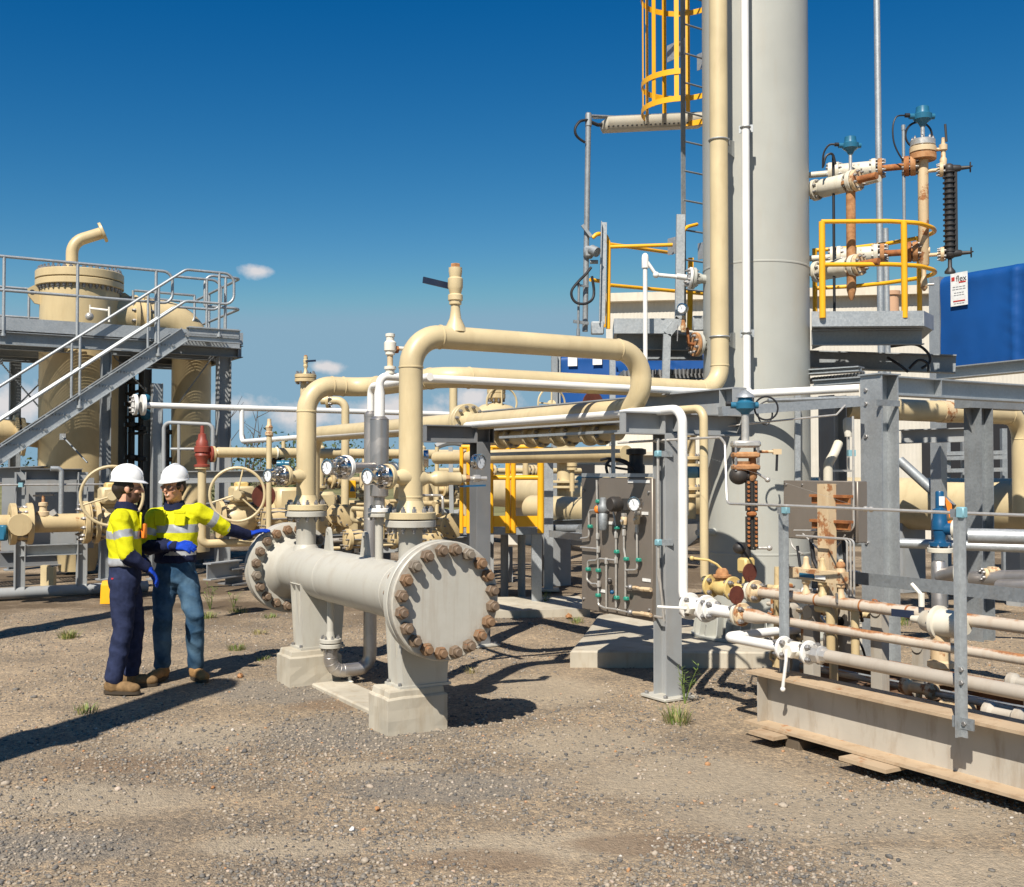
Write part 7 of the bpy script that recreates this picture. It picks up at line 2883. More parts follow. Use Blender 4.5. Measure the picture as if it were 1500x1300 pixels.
m.flange(c + Z * .12 + V * .11, V, .115, .03, 6, .018, .09, BOLTG)
m.build('body', t)
m = MB(CREAM2); m.flange(c + Z * .12 + V * .145, V, .115, .03, 0); m.cyl(c + Z * .12 + V * .17, H2(311), .03, None, 10); m.build('outlet_flange', t)
t = thing('cream_pipe', 'thin cream pipe below the red relief valve turning right at knee height', 'pipe', P(297, 798, 15.3))
m = MB(CREAM)
m.flange(c - Z * .09, Z, .10, .03, 0)
e0 = wz(c, P(297, 797, 15.35).z)
m.tube([c - Z * .09, e0, along(e0, V, 400)], .058, .1, 16)
m.build('pipe_run', t)
# stack with vent
t = thing('vent_stack', 'cream upright with a bolted top flange and small vent valve behind the far riser', 'pipe', wz(P(447, 690, 15.8), 0))
q = wz(P(447, 690, 15.8), 0)
zf = P(447, 560, 15.8).z
m = MB(CREAM); m.cyl(wz(q, 1), wz(q, zf), .075, None, 18); m.build('upright', t)
m = MB(CREAM2); m.flange(wz(q, zf), Z, .155, .05, 8, .02, .125, BOLTG, True); m.flange(wz(q, zf + .06), Z, .155, .05, 8, .02, .125, BOLTG); m.build('flange', t)
vent_valve(wz(q, zf + .11), 'vent_valve', 'small cream vent valve with thin lever on the stack behind the far riser', lever_dir=V, scale=.62)
t = thing('cream_pipe', 'cream pipe bending down in the gap right of the far riser', 'pipe', wz(P(505, 690, 15.8), 0))
a = P(470, 587, 15.8); b = P(506, 587, 15.8)
m = MB(CREAM); m.tube([a, b, wz(b, .9)], .058, .13, 16); m.build('pipe_run', t)
m = MB(CREAM2); m.flange(P(478, 588, 15.8), X, .1, .04, 6, .018, .08, BOLTG); m.build('flange', t)
# odd uprights
for px, y0, y1, y, r, lab in ((394, 640, 800, 14.6, .036, 'thin cream upright with a valve on top left of the far riser'), (664, 560, 640, 15.5, .058, 'cream upright behind the round cream flange'), (640, 655, 790, 15.8, .03, 'thin cream upright right of the near riser'), (680, 655, 770, 14.9, .07, 'cream upright between the yellow rails'), (560, 660, 790, 16.4, .04, 'thin cream upright between the lagged pipe and near riser'), (415, 640, 700, 17, .03, 'short thin upright on the far header')):
    p = wz(P(px, 690, y), 0)
    t = thing('cream_upright', lab, 'pipe', wz(p, .4))
    m = MB(CREAM); m.cyl(wz(p, max(.05, P(px, y1, y).z)), wz(p, P(px, y0, y).z), r, None, 14); m.build('tube', t)
    if px in (394,):
        m = MB(RUSTY2); z = P(px, 640, y).z; m.lathe(wz(p, z), Z, ((0, .03), (.02, .055), (.06, .055), (.07, .035), (.13, .05), (.16, .03), (.24, .025)), 10); m.build('valve', t)
# background valve and wheels above the hairpin
t = thing('gate_valve', 'cream valve bonnet with bowed wheel rim seen above the hairpin pipe', 'valve', P(727, 600, 14))
c = P(727, 612, 14.0)
m = MB(CREAM); m.lathe(c - V * .3, V, ((0, .1), (.1, .16), (.3, .2), (.5, .16), (.6, .1)), 22); m.build('body', t)
m = MB(CREAM2); m.lathe(c + Z * .1, Z, ((0, .1), (.1, .06), (.14, .11), (.15, .12), (.2, .12), (.201, .115), (.215, .115), (.216, .12), (.26, .12), (.3, .06)), 18)
m.use(BOLTG)
for i in range(10):
    an = i * .628
    m.cyl(c + Z * .2 + Vector((math.cos(an), math.sin(an), 0)) * .1, c + Z * .25 + Vector((math.cos(an), math.sin(an), 0)) * .1, .012, None, 6)
m.build('bonnet', t)
m = MB(CREAM); m.torus(P(735, 590, 13.9), (U + X * .25).normalized(), .2, .013, 36, 6); m.rod(P(735, 612, 13.9), P(735, 568, 13.9), .01); m.build('handwheel', t)
t = thing('gate_valve', 'cream handwheel arch seen above the rack beam left of the far blue screen', 'valve', P(808, 595, 15))
m = MB(CREAM); m.torus(P(808, 592, 15), U, .22, .014, 36, 6); m.rod(P(808, 616, 15), P(808, 570, 15), .012); m.bar(P(788, 590, 15), P(828, 594, 15), .02, .02); m.build('handwheel', t)
m = MB(CREAM2); m.cyl(P(808, 592, 15) , P(808, 605, 15.4), .06, None, 12); m.lathe(P(808, 625, 15.5), Z, ((-.2, .15), (0, .2), (.1, .1)), 14); m.build('body', t)
t = thing('round_cover', 'dark brown round cover behind the red plate by the hairpin end', 'cover', P(868, 590, 15))
m = MB(REDB); m.lathe(P(868, 592, 15), -U, ((0, .17), (.02, .17)), 24); m.build('cover', t)

# yellow gate platform
yg = thing('valve_platform', 'low grey platform with bright yellow hand rails and kick boards', 'platform', wz(P(757, 690, 15), 0))
zd = P(757, 772, 14).z
def yp(px, y=14.0):
    return wz(P(px, 690, y), 0)
zt_ = P(757, 655, 14).z; zm_ = P(757, 700, 14).z
m = MB(GALVD)
m.poly([wz(yp(676), zd - .1), wz(yp(796), zd - .1), wz(yp(796, 15.3), zd - .1), wz(yp(676, 15.4), zd - .1)], Z * .09)
m.build('deck', yg)
for px, r in ((720, .026), (744, .035), (752, .035), (792, .045), (687, .035), (676, .026)):
    m = MB(YEL); m.rod(wz(yp(px), zd - .08), wz(yp(px), zt_), r, 10); m.build('post', yg)
for a, b in ((718, 794), (676, 700)):
    for z, r in ((zt_, .03), (zm_, .032)):
        m = MB(YEL); m.rod(wz(yp(a), z), wz(yp(b), z), r, 10); m.build('rail', yg)
    m = MB(YEL); m.bar(wz(yp(a), zd + .07), wz(yp(b), zd + .07), .01, .14, Z); m.build('kick_board', yg)
for z, r in ((zt_, .03), (zm_, .03)):
    m = MB(YEL); m.rod(wz(yp(718, 15.2), z), wz(yp(794, 15.2), z), r, 10); m.build('rail', yg)
for px, y in ((739, 15.0), (764, 15.2), (690, 15.2)):
    m = MB(STEELB if px == 739 else GALVD); m.rod(yp(px, y), wz(yp(px, y), zd - .08), .055, 14); m.build('leg', yg)
for px, y, lab in ((786, 14.1, 'galvanised upright standing on the far concrete pad'), (803.5, 15.8, 'galvanised H post with base plate just right of the upright on the pad')):
    t = thing('galvanised_post', lab, 'post', yp(px, y))
    m = MB(GALV); m.ibeam(wz(yp(px, y), .05), wz(yp(px, y), P(px, 655 if px > 790 else 782, y).z), .13, .13, .01, .008, Y); m.build('post', t)
    m = MB(VGREY); m.box(wz(yp(px, y), .09 if y < 14 else .04), (.3, .3, .03)); m.build('base_plate', t)
m = MB(CONC); m.loft([[Vector((x, y, z)) for x, y in ((-.35, 13.0), (.95, 13.3), (.9, 14.6), (-.3, 14.5))] for z in (-.05, .08)])
tag(m.build('concrete_pad', None, None, 0, loc=Vector((0, 13.5, 0))), 'thin concrete pad behind the near end of the grey vessel', 'concrete pad')
# grey tubular bow by the near riser
t = thing('hose_reel', 'grey curved ring guard behind the block valve right of the near riser', 'ring', P(650, 700, 16))
m = MB(STEELM); m.torus(P(664, 700, 16), Vector((.3, -.95, 0)), .52, .05, 40, 8, R_(60), R_(300)); m.bar(P(660, 655, 15.6), P(662, 775, 15.6), .06, .06, Y); m.build('ring', t)

# left steel frame (skid trestle) with grey panel
lf = thing('equipment_frame', 'grey steel trestle frame with a plain grey panel at the left behind the header', 'frame', wz(P(75, 690, 14.9), 0))
FA, FB = wz(P(30, 690, 14.9), 0), None
FB = along(FA, V, 119)
for p in (FA, FB):
    m = MB(STEELM); m.ibeam(wz(p, .08), wz(p, P(30, 692, 14.9).z), .13, .13, .01, .008, V); m.build('post', lf)
m = MB(STEELB); m.chan(wz(FA, 1.70), wz(FB, 1.70), .1, .16, .01); m.build('beam', lf)
m = MB(GALV); m.chan(wz(FA, .66), wz(FB, .66), .1, .15, .01); m.build('beam', lf)
m = MB(STEELM); m.box((wz(FA, 1.15) + wz(FB, 1.15)) / 2 + U * .25, ((FB - FA).length * 1.5, .03, 1.0), (V, U, Z)); m.build('panel', lf)
m = MB(STEELM); m.tube([wz(FA, .09) - V * 1.5, wz(FB, .09) + V * .9], .08, .1, 14); m.build('skid_runner', lf)
m = MB(GALV); p = along(FA, V, 86) - U * .12; m.tube([wz(p, .95), wz(p, 1.78), wz(p, 1.78) - V * .14], .035, .06, 10); m.build('bent_tube', lf)
m = MB(STAIN); m.rod(wz(FA, 1.56) - V * 1.2 - U * .1, wz(FB, 1.56) + V * .3 - U * .1, .014); m.build('tubing', lf)
m = MB(BLUEL); m.box(wz(FA, 1.56) - U * .1, (.06, .06, .06)); m.build('tube_clamp', lf)
for px, lab in ((68, 'cream stub foot left one under the header'), (77, 'cream stub foot right one under the header')):
    p = wz(P(px, 690, 15.9 if px == 68 else 15.6), 0)
    t = thing('pipe_stand', lab, 'pipe support', p)
    m = MB(CREAM); m.box(wz(p, .2), (.10, .10, .36)); m.build('leg', t)
    m = MB(WHITE2); m.box(wz(p, .015), (.3, .26, .03)); m.build('base_plate', t)
# low skids and beams in the back
for a, b, w, h, mt, lab in (((235, 700, 15.9), (420, 697, 16.8), .12, .18, STEELM, 'grey steel beam crossing behind the helmets'), ((240, 745, 15.5), (400, 735, 16.4), .1, .08, STEELM, 'lower grey beam behind the right man'),
                            ((303, 838, 12.9), (350, 832, 13.4), .12, .2, STEELM, 'grey channel stub on the ground right of the man in jeans'), ((330, 845, 13.3), (355, 842, 13.5), .3, .2, STEELB, 'dark steel block under the header near the far flange'),
                            ((560, 800, 16.5), (690, 795, 17), .15, .2, STEELM, 'grey beam low behind the vessel'), ((0, 820, 18), (320, 808, 20), .2, .25, STEELB, 'dark low skid beam far behind the men'), ((-20, 697, 17.5), (160, 690, 19), .2, .25, STEELM, 'grey top beam of the skid far left'),
                            ((430, 800, 17), (640, 790, 18), .4, .3, STEELB, 'dark equipment base between the risers'), ((1040, 760, 13.5), (700, 772, 18.5), .1, .12, GALVD, 'long low galvanised beam under the cream pipelines')):
    m = MB(mt); m.ibeam(P(*a), P(*b), w, h, .014, .012); tag(m.build('steel_beam', None, None, 40, loc=P(*a)), lab, 'beam')
# cream clutter: meters, bodies, small piping between the risers
t = thing('metering_skid', 'crowded cream valves and boxes in the gaps between and behind the risers', 'metering skid', wz(P(500, 690, 16), 0))
rnd = random.Random(21)
for px, py, y, w, h in ((425, 735, 16, .5, .42), (470, 745, 16.3, .35, .5), (520, 770, 16.5, .5, .25), (610, 730, 16.2, .6, .5), (425, 780, 15.6, .3, .3), (580, 760, 16, .3, .3), (640, 720, 16.6, .5, .4)):
    m = MB(CREAM); c = P(px, py, y); m.box(c, (w, .4, h), (V, U, Z), .05); m.build('housing', t)
for px, py, y, r in ((405, 760, 15.3, .17), (455, 770, 15.4, .2), (500, 755, 15.6, .16), (525, 790, 15.4, .15), (590, 790, 15.6, .14), (655, 770, 15.6, .18), (630, 790, 15.2, .12)):
    c = P(px, py, y); d = V if rnd.random() < .6 else -U
    m = MB(CREAM2); m.lathe(c - d * .2, d, ((0, r * .6), (.02, r), (.07, r), (.08, r * .7), (.2, r * .85), (.32, r * .7), (.33, r), (.38, r), (.4, r * .6)), 18)
    m.use(BOLTG)
    a_, b_ = m.frame(d)
    for i in range(8):
        p = c - d * .2 + (a_ * math.cos(i * .785) + b_ * math.sin(i * .785)) * r * .8
        m.cyl(p - d * .04, p + d * .42, .013, None, 6)
    m.build('valve_body', t)
for i in range(16):
    px, py = rnd.uniform(400, 680), rnd.uniform(715, 810)
    c = P(px, py, rnd.uniform(14.6, 16.5))
    m = MB(rnd.choice((CREAM, CREAM2, CREAM, STAIN)))
    pts_ = [c]
    for k in range(3):
        pts_.append(pts_[-1] + (V, Z, U)[(k + i) % 3] * rnd.choice((-1, 1)) * rnd.uniform(.15, .5))
    m.tube(pts_, rnd.uniform(.015, .04), .06, 10)
    m.build('small_piping', t)
for px, py, y in ((415, 680, 16), (408, 676, 16.1), (420, 690, 15.9)):
    m = MB(BLUET if px == 415 else BLACKP); c = P(px, py, y); m.ball(c, .06); m.cyl(c - X * .09, c + X * .09, .05, None, 12); m.cyl(c, c - Z * .3, .025, None, 8); m.build('instrument', t)
for px, py, mt in ((545, 668, 'g'), (575, 686, 'g'), (626, 672, 'd')):
    c = P(px, py, 13.6 if mt == 'g' else 12.8)
    gauge(c, (-U * .7 - V * .7).normalized() if mt == 'g' else (V * .9 - U * .4).normalized(), 'pressure_gauge', {545: 'dark backed gauge left of the lagged standpipe', 575: 'silver gauge right of the lagged standpipe', 626: 'black gauge turned away right of the near riser'}[px], .10 if mt == 'd' else .085, False)
sgn = MB(YEL); c = P(516, 717, 15.2); sgn.box(c, (.10, .02, .24), None, .008); sgn.use(BLUEV); sgn.poly([c + Vector((-.0, -.012, .06)), c + Vector((.045, -.012, -.03)), c + Vector((-.035, -.012, -.03))], Y * -.003)
tag(sgn.build('warning_tag', None, None, 0, loc=c), 'small yellow plate with a blue triangle between the risers', 'sign')
yb = MB(YEL); c = G(157, 884); yb.loft([[c + Vector((x * s_, y * s_, z)) for x, y in ((-.07, -.07), (.09, -.07), (.09, .07), (-.07, .07))] for z, s_ in ((0, 1), (.24, .9), (.30, .7))])
tag(yb.build('yellow_marker', None, None, 0, loc=c), 'yellow plastic marker block on the gravel behind the left man', 'marker')

# ---- unseen uprights added out of the picture to cast the long ground shadows
for loc, h, r, lab in ((Vector((-4.02, 4.45, 0)), 5.55, .23, 'grey upright added out of sight at left to throw the long foreground shadow'), (Vector((-6.35, 9.2, 0)), 5.9, .22, 'second grey upright added out of sight at left to throw the shadow behind the men')):
    t = thing('shadow_upright', lab, 'shadow caster', loc)
    m = MB(VGREY); m.lathe(loc, Z, ((0, r * 1.1), (.1, r), (h - .15, r), (h - .03, r * .8), (h, .02)), 28); m.build('shell', t)
    m = MB(VGREY); m.flange(wz(loc, h * .6), Z, r + .08, .05, 12, .02, r + .05, BOLTG); m.build('flange', t)

# ---- a second, farther crowd of cream pipework behind the rack and the panel
t = thing('pipe_crowd', 'far crowd of cream pipes and flanges behind the rack and panel', 'pipework', wz(P(800, 690, 18), 0))
rnd = random.Random(33)
for px, y0, y1, y, r in ((596, 640, 790, 17, .07), (618, 660, 800, 18, .05), (700, 660, 780, 17.5, .06), (770, 640, 700, 18, .05), (826, 640, 780, 18.5, .12), (470, 660, 800, 17.5, .05), (440, 690, 800, 17, .06), (534, 690, 800, 17.4, .08), (838, 655, 720, 17, .04), (1045, 600, 720, 13.2, .05), (1012, 640, 760, 13.5, .06)):
    p = wz(P(px, 690, y), 0)
    m = MB(rnd.choice((CREAM, CREAM, CREAM2)))
    zt_, zb_ = P(px, y0, y).z, max(.1, P(px, y1, y).z)
    m.cyl(wz(p, zb_), wz(p, zt_), r, None, 14)
    for k in range(2):
        zz = zb_ + (zt_ - zb_) * rnd.uniform(.2, .8)
        m.flange(wz(p, zz), Z, r * 2, .04, 6, .014, r * 1.6, BOLTG, True); m.flange(wz(p, zz - .05), -Z, r * 2, .04, 0)
    m.lathe(wz(p, zt_), Z, ((0, r * 1.3), (.05, r * 1.3), (.08, r * .6), (.2, r * .5)), 10)
    m.build('upright', t)
for x0, x1, py, y, r in ((400, 700, 705, 17.2, .06), (400, 690, 742, 17.6, .08), (420, 690, 778, 16.8, .07), (640, 850, 690, 18, .05), (700, 850, 640, 18.5, .06), (640, 720, 718, 16.4, .05)):
    m = MB(rnd.choice((CREAM, CREAM2)))
    a = P(x0, py, y)
    b = along(a, V, x1)
    m.cyl(a, b, r, None, 14)
    for k in range(4):
        q = a.lerp(b, rnd.random())
        m.flange(q, V, r * 2.1, .04, 8, .015, r * 1.65, BOLTG, True); m.flange(q - V * .05, -V, r * 2.1, .04, 0)
    m.build('header', t)
for i in range(9):
    m = MB(rnd.choice((STEELB, STEELM, BLACKP)))
    px = rnd.uniform(400, 840)
    a = wz(P(px, 690, rnd.uniform(16.5, 19)), 0)
    m.ibeam(a, wz(a, rnd.uniform(.5, 1.3)), .12, .12)
    m.build('stand', t)

# ================================================================ the two workers
def cloth(name, base, var=.18, rough=.85, fade=None, scale=22):
    m, nt, n, l, b = _mat(name)
    geo = n.new('ShaderNodeNewGeometry').outputs['Position']
    f = noise(n, l, geo, scale, 5, .6)
    r = ramp(n, ((.3, tuple(c * (1 - var) for c in base)), (.7, tuple(min(1, c * (1 + var)) for c in base))))
    l.new(f, r.inputs[0])
    col = r.outputs[0]
    if fade:
        f2 = noise(n, l, geo, 4.5, 4, .55)
        r2 = ramp(n, ((.42, 0), (.66, .8))); l.new(f2, r2.inputs[0])
        col = mixc(n, l, r2.outputs[0], col, fade)
    l.new(col, b.inputs['Base Color'])
    b.inputs['Roughness'].default_value = rough
    b.inputs['Specular IOR Level'].default_value = .15
    bump(n, l, b, noise(n, l, geo, 38, 4, .6), .3, .01)
    return m


HIVIS = cloth('hi_vis_yellow_cotton', (.62, .60, .010), .06, .75)
NAVY = cloth('navy_cotton', (.013, .017, .045), .2)
NAVYT = cloth('navy_work_trousers', (.022, .029, .066), .25)
DENIM = cloth('blue_denim', (.024, .062, .115), .25, .9, (.10, .175, .245))
TAPE = plain('silver_reflective_tape', (.40, .41, .42), .4, .2)
SKIN = plain('skin', (.64, .34, .22), .5, 0, .12, 30)
SKIN2 = plain('tanned_skin', (.58, .29, .17), .5, 0, .12, 30)
HAIR = plain('dark_brown_hair', (.03, .02, .014), .6)
STUB = plain('beard_stubble', (.12, .06, .04), .7)
SUEDE = cloth('tan_suede', (.30, .17, .07), .25, .9)
SUEDE2 = cloth('brown_suede', (.20, .125, .06), .3, .9)
SOLE = plain('boot_sole', (.06, .045, .03), .8)
HELM = plain('white_helmet_plastic', (.80, .80, .78), .25, 0, .02)
GLOVE = cloth('blue_knit_glove', (.008, .045, .36), .25, .8)
GPALM = plain('glove_palm_coating', (.02, .03, .07), .6)
LENS = plain('dark_safety_lens', (.22, .12, .085), .15)
TEETH = plain('teeth', (.7, .66, .58), .3)


class Blob:
    def __init__(s):
        s.m = MB(SKIN)

    def limb(s, pts, rad, seg=14, flat=None):
        pts = [Vector(p) for p in pts]
        s.m.sweep(pts, rad, seg)
        for p, r in zip(pts, rad):
            s.m.ball(p, r * .995, (1, 1, 1), 12, 8)
        return s

    def ell(s, c, rx, ry, rz, ax):
        """ellipsoid with axes ax"""
        vs = []
        for i in range(11):
            t = -math.pi / 2 + math.pi * i / 10
            rad = max(1e-4, math.cos(t))
            vs.append([c + ax[0] * (rx * rad * math.cos(k * math.pi / 9)) + ax[1] * (ry * rad * math.sin(k * math.pi / 9)) + ax[2] * (rz * math.sin(t)) for k in range(18)])
        s.m.loft(vs)
        return s

    def ring_loft(s, rings, ax, seg=24):
        """rings: (centre, half width along ax0, half depth along ax1)"""
        out = []
        for c, w, d in rings:
            out.append([c + ax[0] * (w * math.copysign(abs(math.cos(a)) ** .85, math.cos(a))) + ax[1] * (d * math.copysign(abs(math.sin(a)) ** .85, math.sin(a))) for a in [2 * math.pi * i / seg for i in range(seg)]])
        s.m.loft(out)
        return s

    def finish(s, name, parent, voxel, smooth, mats, pick=None, wrinkle=0.0, wscale=9.0):
        bm = s.m.bm
        bmesh.ops.recalc_face_normals(bm, faces=bm.faces[:])
        me = bpy.data.meshes.new(name)
        bm.to_mesh(me); bm.free()
        ob = bpy.data.objects.new(name, me)
        COL.objects.link(ob)
        md = ob.modifiers.new('r', 'REMESH'); md.mode = 'VOXEL'; md.voxel_size = voxel
        if smooth:
            ms = ob.modifiers.new('s', 'SMOOTH'); ms.factor = .5; ms.iterations = smooth
        dg = bpy.context.evaluated_depsgraph_get()
        new = bpy.data.meshes.new_from_object(ob.evaluated_get(dg))
        bpy.data.objects.remove(ob)
        if wrinkle:
            n_ = [v.normal.copy() for v in new.vertices]
            for v, nn in zip(new.vertices, n_):
                p = v.co
                a = mnoise.noise(Vector((p.x * wscale * 1.2 + p.z * wscale * .8, p.y * wscale, p.z * wscale * 1.3)))
                b = mnoise.noise(Vector((p.x * wscale * 2.2, p.y * wscale * 2.2, p.z * wscale * 2.2 + p.x * 9 + 7)))
                rid = 1 - abs(a) * 2.2
                v.co += nn * (wrinkle * (rid * .8 + b * .7 - .4))
        org = wloc(parent)
        new.materials.clear()
        for m in mats:
            new.materials.append(m)
        if pick:
            for f in new.polygons:
                f.material_index = pick(f.center, f.normal)
        for v in new.vertices:
            v.co -= org
        new.polygons.foreach_set('use_smooth', [True] * len(new.polygons))
        o = bpy.data.objects.new(name, new)
        COL.objects.link(o)
        o.parent = parent
        return o


def seg_t(p, a, b):
    d = b - a
    t = max(0, min(1, (p - a).dot(d) / d.length_squared))
    return t, (a + d * t - p).length


def hand(B, w, d, pn, th, curl, rad=.0115, sc=1.0):
    """palm from w along d; pn palm normal (fingers curl that way); th thumb side"""
    d = d.normalized(); pn = (pn - d * pn.dot(d)).normalized(); th = (th - d * th.dot(d) - pn * th.dot(pn)).normalized()
    B.ell(w + d * .045 * sc, .043 * sc, .019 * sc, .055 * sc, (th, pn, d))
    B.ell(w + d * .02 * sc, .034 * sc, .022 * sc, .04 * sc, (th, pn, d))
    for i, L in enumerate((.074, .083, .077, .060)):
        p = w + d * (.088 - .004 * abs(i - 1.2)) * sc + th * (.031 - .0205 * i) * sc
        dd = (d + th * (.09 - .06 * i)).normalized()
        pts = [p - dd * .02, p]
        for k, fr in enumerate((.44, .31, .25)):
            a = curl[min(k, len(curl) - 1)] * (1 + .12 * (i - 1))
            dd = (dd * math.cos(a) + pn * math.sin(a)).normalized()
            pn2 = pn
            p = p + dd * (L * fr * sc)
            pts.append(p)
        B.limb(pts, [rad, rad, rad * .96, rad * .9, rad * .78], 10)
    p = w + d * .022 * sc + th * .034 * sc
    t1 = p + (th * .62 + d * .7 + pn * .25).normalized() * .036 * sc
    t2 = t1 + (th * .25 + d * .9 + pn * .35).normalized() * .030 * sc
    t3 = t2 + (th * .05 + d * .95 + pn * .4).normalized() * .024 * sc
    B.limb([p - th * .012, t1, t2, t3], [rad * 1.35, rad * 1.15, rad * 1.05, rad * .85], 10)


def person(name, label, J, f, hf, mats, jeans, boots_m, beard=False, smile=False):
    """J: joints in the world; f: way the chest faces; hf: way the face looks"""
    base = J['base']
    t = thing('person', label, 'person', base)
    f = f.normalized(); r = f.cross(Z).normalized()          # r: the person's right-hand side ... seen from above
    hf = hf.normalized(); hr = hf.cross(Z).normalized()
    hc = J['head']
    skin = mats['skin']
    # ---- body: one continuous surface from the head to the feet
    B = Blob()
    up2 = (Z + hf * 0).normalized()
    B.ell(hc + Z * .035 - hf * .008, .076, .096, .098, (hr, hf, Z))
    B.ell(hc - Z * .045 + hf * .022, .058, .070, .078, (hr, hf, Z))
    B.ell(hc - Z * .088 + hf * .052, .034, .034, .030, (hr, hf, Z))
    B.limb([hc + Z * .018 + hf * .092, hc - Z * .022 + hf * .112], [.009, .0145], 10)
    for s_ in (-1, 1):
        B.ell(hc + hr * (s_ * .040) - Z * .022 + hf * .066, .028, .022, .024, (hr, hf, Z))
        B.ell(hc + hr * (s_ * .078) - Z * .008 - hf * .005, .010, .020, .033, (hr, hf, Z))
    B.ell(hc + hf * .080 + Z * .026, .055, .018, .012, (hr, hf, Z))
    B.ell(hc - Z * .062 + hf * .092, .026, .010, .010, (hr, hf, Z))
    B.limb([hc - Z * .06 - hf * .012, J['neck']], [.056, .060], 16)
    ch, wa, pv = J['chest'], J['waist'], J['pelvis']
    B.ring_loft([(J['neck'], .06, .06), (J['neck'] - Z * .05, .10, .06), (ch, .12, .08), (wa, .11, .075), (pv, .12, .085), (pv - Z * .06, .1, .08)], (r, f))
    for k in ('r', 'l'):
        B.limb([J['sh_' + k], J['el_' + k], J['wr_' + k]], [.042, .034, .022], 12)
        B.limb([J['wr_' + k], J['wr_' + k] + J['hd_' + k].normalized() * .05], [.020, .013], 10)
        B.limb([J['hip_' + k], J['kn_' + k], J['an_' + k]], [.075, .052, .036], 14)
        B.limb([J['an_' + k], J['an_' + k] - Z * .05 + J['ft_' + k].normalized() * .04], [.030, .018], 10)
    def skinpick(c, n):
        if beard:
            q = c - hc
            if -.12 < q.z < -.035 and q.dot(hf) > -.01 and q.length < .16 and not (abs(q.z + .062) < .008 and q.dot(hf) > .085):
                return 1
        return 0
    B.finish('body', t, .0085, 3, [skin, STUB], skinpick)
    # eyes, glasses, mouth
    m = MB(LENS)
    for s_ in (-1, 1):
        c = hc + hr * (s_ * .033) + Z * .005 + hf * .096
        m.ball(c, .027, (1.0, .3, .62), 12, 8, Z) if False else m.loft([[c + (hr * math.cos(a) * w_) + Z * (math.sin(a) * h_) + hf * dd_ for a in [2 * math.pi * i / 14 for i in range(14)]] for w_, h_, dd_ in ((.024, .014, -.006), (.030, .018, 0), (.028, .016, .004))])
    m.bar(hc + hr * .01 + Z * .008 + hf * .099, hc - hr * .01 + Z * .008 + hf * .099, .004, .006)
    for s_ in (-1, 1):
        m.bar(hc + hr * (s_ * .062) + Z * .008 + hf * .092, hc + hr * (s_ * .084) + Z * .004 - hf * .01, .004, .007)
    m.build('safety_glasses', t)
    if smile:
        m = MB(TEETH)
        m.loft([[hc + hr * x + Z * (-.060 + z + .006 * (abs(x) / .024) ** 2) + hf * (.0955 - 8 * x * x + e) for x, z in ((-.024, 0), (-.012, -.006), (0, -.008), (.012, -.006), (.024, 0), (.012, .003), (0, .002), (-.012, .003))] for e in (-.006, .0025)])
        m.build('teeth', t)
    # hair below the helmet
    B = Blob()
    B.ell(hc + Z * .03 - hf * .016, .0815, .096, .092, (hr, hf, Z))
    for s_ in (-1, 1):
        B.limb([hc + hr * (s_ * .076) + Z * .03 + hf * .02, hc + hr * (s_ * .073) - Z * .01 + hf * .018], [.012, .007], 8)
    B.limb([hc - hf * .07 + Z * .0, hc - hf * .055 - Z * .05], [.06, .045], 12)
    B.finish('hair', t, .007, 2, [HAIR])
    # helmet
    hl = hc + Z * .070 - hf * .008
    ht = (Z + hf * .02).normalized(); hfx = (hf - Z * .02).normalized()
    prof = []
    m = MB(HELM)
    rings = []
    for i in range(10):
        a = math.pi / 2 * i / 9
        rings.append([hl + ht * (.118 * math.sin(a)) + hr * (.106 * max(.02, math.cos(a) ** .8) * math.cos(q)) + hfx * (.126 * max(.02, math.cos(a) ** .8) * math.sin(q)) for q in [2 * math.pi * k / 32 for k in range(32)]])
    m.loft(rings)
    m.build('helmet_shell', t)
    m = MB(HELM)
    ring = []
    for rr_, zz in ((.98, .012), (1.0, -.012), (1.045, -.016), (1.05, -.010), (1.0, .0)):
        row = []
        for k in range(40):
            q = 2 * math.pi * k / 40
            pk = max(0, math.sin(q)) ** 1.6
            ext = 1 + (.0 if rr_ < 1.01 else 1) * (.22 * pk)
            row.append(hl + ht * (zz - (.0 if rr_ < 1.01 else .012 * pk)) + hr * (.108 * rr_ * math.cos(q)) + hfx * (.126 * rr_ * ext * math.sin(q)))
        ring.append(row)
    m.loft(ring, True, False)
    m.build('helmet_brim', t)
    m = MB(HELM)
    pts = [hl + ht * (.121 * math.sin(a)) - hfx * (.125 * math.cos(a)) for a in [math.pi * (.08 + .80 * i / 12) for i in range(13)]]
    m.sweep(pts, [.006] + [.011] * 11 + [.006], 8)
    m.build('helmet_ridge', t)
    # ---- shirt
    hem = J['hem']
    S = Blob()
    nk = J['neck']
    mid = (J['sh_r'] + J['sh_l']) / 2
    S.ring_loft([(nk + Z * .012, .068, .068), (nk - Z * .03, .105, .082), (wz(mid, mid.z - .03) * .6 + (ch + Z * .1) * .4, .172, .112), (ch, .185, .130), (ch.lerp(wa, .5), .178, .128), (wa, .170, .125), (wz(hem, hem.z + .02), .176, .132), (hem, .170, .126)], (r, f))
    for k in ('r', 'l'):
        sh, el, wr = J['sh_' + k], J['el_' + k], J['wr_' + k]
        S.ell(sh, .074, .074, .07, (r, f, Z))
        S.limb([mid.lerp(sh, .6), sh, sh.lerp(el, .5), el], [.075, .078, .071, .062], 16)
        S.limb([el, el.lerp(wr, .5), wr], [.061, .052, .043], 14)
    sleeves = [(J['sh_' + k], J['el_' + k], J['wr_' + k]) for k in ('r', 'l')]
    tz = J['tapes']; sl = J['sleeve']
